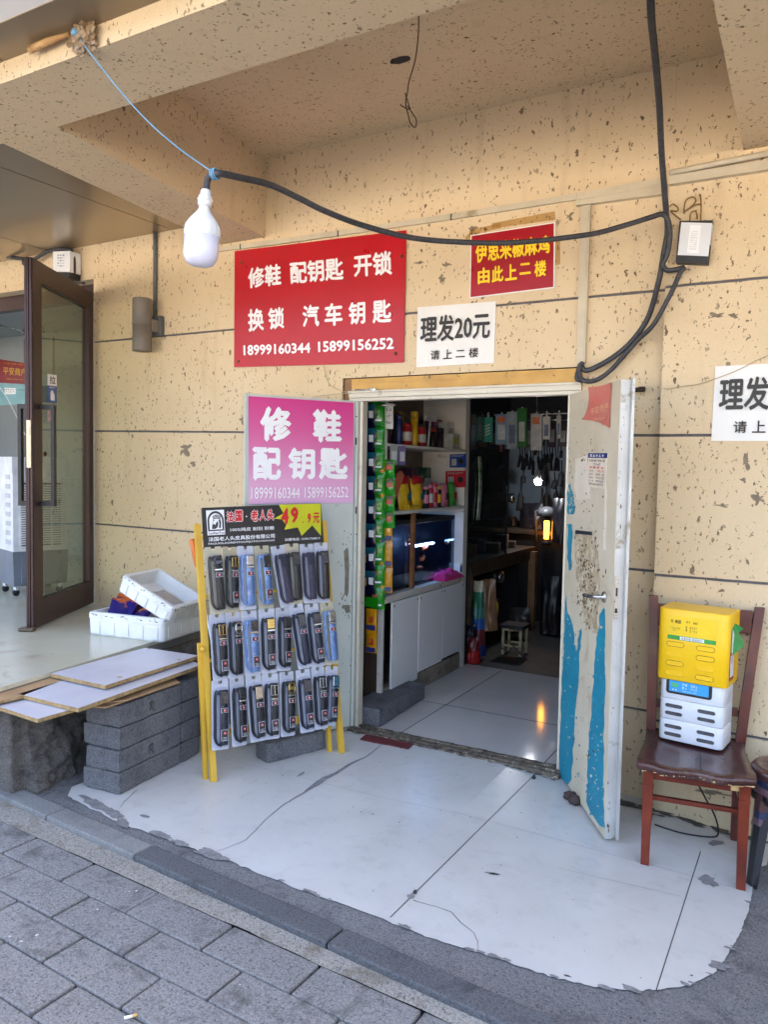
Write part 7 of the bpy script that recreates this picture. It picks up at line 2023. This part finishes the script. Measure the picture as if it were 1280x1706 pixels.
# cables and bundles hanging near the bulb
for k in range(16):
    p = ony(866 + k * 4.6, 742 + (k % 3) * 4, 2.6); L = rnd.uniform(.08, .22)
    b_ = MB(); b_.tube(spline([p + V((0, 0, .09)), p + V((0, 0, .05)), p, p + V((rnd.uniform(-.012, .012), 0, -L / 2)), p + V((rnd.uniform(-.02, .02), 0, -L))], 4), [.005] * 12 + [.014] * 5, 6)
    tag(b_.build('hanging_strap', m_dark), 'dark strap hanging in a bundle above the bulb inside the shop', 'strap', 'straps hanging above the inner bulb')
# stool, sacks and parcels on the floor
p = onz(852, 1092, 0)
st = thing('wooden_stool', 'little worn wooden stool under the workbench side', 'stool', (p.x, p.y + .08, 0))
m_stl = pm('stool_paint', (176, 160, 120), (60, 52, 44), .7, n=16, lo=.5, hi=.62)
for sx_ in (-.075, .075):
    for sy_ in (-.075, .075): SB('leg', p.x + sx_ - .011, p.x + sx_ + .011, p.y + .08 + sy_ - .011, p.y + .08 + sy_ + .011, 0, .20, m_stl, st)
SB('seat', p.x - .10, p.x + .10, p.y - .02, p.y + .18, .222, .25, m_dark, st)
for sy_ in (-.075, .075): SB('stretcher', p.x - .063, p.x + .063, p.y + .08 + sy_ - .006, p.y + .08 + sy_ + .006, .07, .086, m_stl, st); SB('apron', p.x - .086, p.x + .086, p.y + .08 + sy_ - .009, p.y + .08 + sy_ + .009, .201, .2215, m_stl, st)
def sack(name, label, cat, px0, px1, ptop, pbot, y, cols_, seed):
    q = [ony(*p, y) for p in ((px0, ptop), (px1, ptop), (px1 + 4, pbot), (px0 - 3, pbot))]
    zb = max(.004, min(q[2].z, q[3].z)); b_ = MB(); n = 14; vs = []
    for sg in (1, -1):
        for j in range(n + 1):
            for i in range(n + 1):
                u, v = i / n, j / n; p = bil(q, u, v); p.z = max(p.z, .002)
                d = .05 * (1 - (2 * u - 1) ** 4) * (1 - v ** 3) * (1 + .5 * noise.noise(V((u * 4, v * 4, seed))))
                vs.append(p + V((0, -sg * d - .002 * sg, .01 * noise.noise(V((u * 5, v * 5, seed + 2))) * v)))
    k = n + 1
    for s_ in (0, 1):
        for j in range(n):
            mi = min(len(cols_) - 1, int((1 - (j + .5) / n) * len(cols_)))
            for i in range(n):
                o = s_ * k * k; f = [o + j * k + i, o + j * k + i + 1, o + (j + 1) * k + i + 1, o + (j + 1) * k + i]
                b_.f.append(f if s_ == 0 else f[::-1]); b_.m.append(mi); b_.s.append(True)
    b_.v = vs
    return tag(b_.build(name, [C_(f'{name}_{i}', c) for i, c in enumerate(cols_)]), label, cat)
sack('patterned_bag', 'tall bag printed white green and blue standing behind the shelf end', 'bag', 790, 806, 968, 1092, 1.95, ((190, 180, 150), (40, 110, 80), (60, 130, 120), (40, 90, 160), (120, 50, 50), (40, 50, 110)), 2)
sack('cardboard_sheet', 'brown cardboard leaning behind the patterned bag', 'cardboard', 803, 826, 965, 1050, 2.0, ((136, 98, 68),), 5)
sack('red_net_bag', 'red net bag slumped on the floor by the shelf end', 'bag', 780, 797, 1062, 1108, 1.80, ((110, 26, 28), (170, 36, 34)), 8)
sack('dark_bag', 'dark bag slumped above the red net bag', 'bag', 778, 792, 1040, 1075, 1.84, ((30, 30, 38),), 11)
sack('dark_sack', 'dark bundle under the far end of the workbench', 'sack', 850, 882, 1012, 1050, 2.9, ((84, 74, 70), (60, 52, 50)), 14)
sack('black_sack', 'black sack standing at the right of the bench leg', 'sack', 902, 932, 960, 1060, 3.2, ((34, 34, 40), (44, 36, 38)), 17)
b_ = MB(); p = ony(826, 1015, 2.02); b_.lathe([(.02, -.06), (.024, 0), (.022, .05), (.01, .06)], p, 12); tag(b_.build('bottle', m_yelp), 'small yellow bottle beside the cardboard sheet', 'bottle')

for k in range(16):
    p = ony(rnd.uniform(838, 948), rnd.uniform(770, 850), rnd.uniform(3.9, 4.4)); L = rnd.uniform(.12, .34)
    b_ = MB(); b_.tube(spline([p + V((0, 0, .02)), p + V((rnd.uniform(-.01, .01), 0, -L * .5)), p + V((rnd.uniform(-.02, .02), 0, -L))], 4), [.008] * 4 + [.030] * 5, 8)
    tag(b_.build('hanging_strap', m_dark), 'dark strap or bag handle dangling in the clutter at the back of the shop', 'strap', 'straps in the clutter at the back of the shop')
def shoe(x, y, z, rz, cc, lab):
    t_ = thing('shoe', lab, 'shoe', (x, y, z), rz, 'shoes waiting for repair at the back')
    b_ = MB(); prof = []
    for i in range(9):
        u = i / 8; w_ = .040 * (.75 + .35 * math.sin(PI * u * .9 + .4)) * (1 if 0 < i < 8 else .6); h_ = .055 + .05 * (u < .35) - .03 * max(0, u - .5)
        prof.append([V((u * .26, -w_, .012)), V((u * .26, w_, .012)), V((u * .26, w_ * .7, h_)), V((u * .26, -w_ * .7, h_))])
    for i in range(8): b_.hexa([prof[i][0], prof[i + 1][0], prof[i + 1][1], prof[i][1]], [prof[i][3], prof[i + 1][3], prof[i + 1][2], prof[i][2]])
    b_.build('upper', C_('shoe_%d' % cc[0], cc), t_, False)
    b_ = MB(); b_.box((.13, 0, .006), (.27, .085, .012), .004); b_.build('sole', m_dark, t_, False)
for k in range(14):
    p = V((-2.95 + .13 * (k % 8), 3.95 + .1 * (k % 3), .919 if k < 8 else 1.02))
    if k < 8: shoe(p.x, p.y, p.z, 1.2 + rnd.uniform(-.6, .6), ((40, 34, 34), (60, 40, 34), (34, 34, 46), (80, 70, 60))[k % 4], ('black', 'dark brown', 'navy', 'taupe')[k % 4] + ' shoe in the row on the far counter')
sack('dark_cloth', 'dark garment heaped on the far counter below the inner bulb', 'garment', 868, 905, 838, 885, 4.0, ((38, 36, 44), (50, 44, 50)), 21)
sack('dark_cloth', 'dark garment hanging by the open door at the back of the shop', 'garment', 922, 946, 830, 905, 3.6, ((30, 30, 36), (64, 40, 40)), 23)

# more stock and clutter packed behind the first row
pal = ((60, 60, 66), (110, 40, 40), (50, 70, 110), (150, 130, 60), (120, 116, 108), (40, 80, 60), (90, 60, 80), (70, 54, 44))
def clutter(name, label, cat, group, p, sz, cc, rz):
    t_ = thing(name, label, cat, p, rz, group)
    b_ = MB(); b_.box((0, 0, sz[2] / 2), sz, .003); b_.build('box', C_('clutter_%d' % (cc[0] * 7 + cc[1])  , cc, .4), t_, False)
    b_ = MB(); b_.box((0, 0, sz[2] * .55), (sz[0] * 1.01, sz[1] * 1.01, sz[2] * .34), .001); b_.build('print_panel', m_whp if rnd.random() < .5 else C_('clutter_b%d' % cc[2], (cc[2], cc[0], cc[1]), .4), t_, False)
for z_, zmax, n_ in ((zt, .26, 12), (zm_, .30, 10)):
    for k in range(n_):
        y_ = .46 + (1.10 / n_) * k + rnd.uniform(-.01, .01); cc = pal[rnd.randrange(8)]
        clutter('stock_carton', 'small carton in the back row of the shop shelves', 'carton', 'cartons in the back row of the shelves', (XS - .28, y_, z_ + .0005), (.10, .075, rnd.uniform(.10, zmax)), cc, 0)
for k in range(22):
    p = V((-2.62 - .30 * rnd.random(), 1.9 + 1.4 * rnd.random(), .7855)); cc = pal[rnd.randrange(8)]; cc = tuple(int(c * .7) for c in cc)
    clutter('bench_part', 'small dark part box among the clutter on the workbench', 'part box', 'part boxes on the workbench', p, (rnd.uniform(.05, .12), rnd.uniform(.05, .14), rnd.uniform(.04, .16)), cc, rnd.uniform(-1, 1))
for k in range(15):
    x_ = -2.42 + .092 * k; top = 1.90 + rnd.uniform(-.03, .02); h_ = rnd.uniform(.14, .24); cc = pal[rnd.randrange(8)]
    t_ = thing('backing_card_pack', 'carded accessory in the second row behind the hanging packs', 'accessory pack', (x_, 2.36, top - h_), 0, 'second row of hanging accessories')
    b_ = MB(); b_.boxz(x_ - .036, x_ + .036, 2.355, 2.370, top - h_, top, .002); b_.build('pack', C_('row2_%d' % (k % 8), pal[k % 8], .35), t_)
    b_ = MB(); b_.boxz(x_ - .022, x_ + .022, 2.3525, 2.3545, top - h_ * .8, top - h_ * .3); b_.build('print_panel', m_whp, t_)
b_ = MB(); b_.tube([V((-2.50, 2.362, 1.93)), V((-1.0, 2.362, 1.93))], .006, 8); tag(b_.build('hanging_rail', m_steel), 'second rail behind the first one carrying more carded accessories', 'rail')
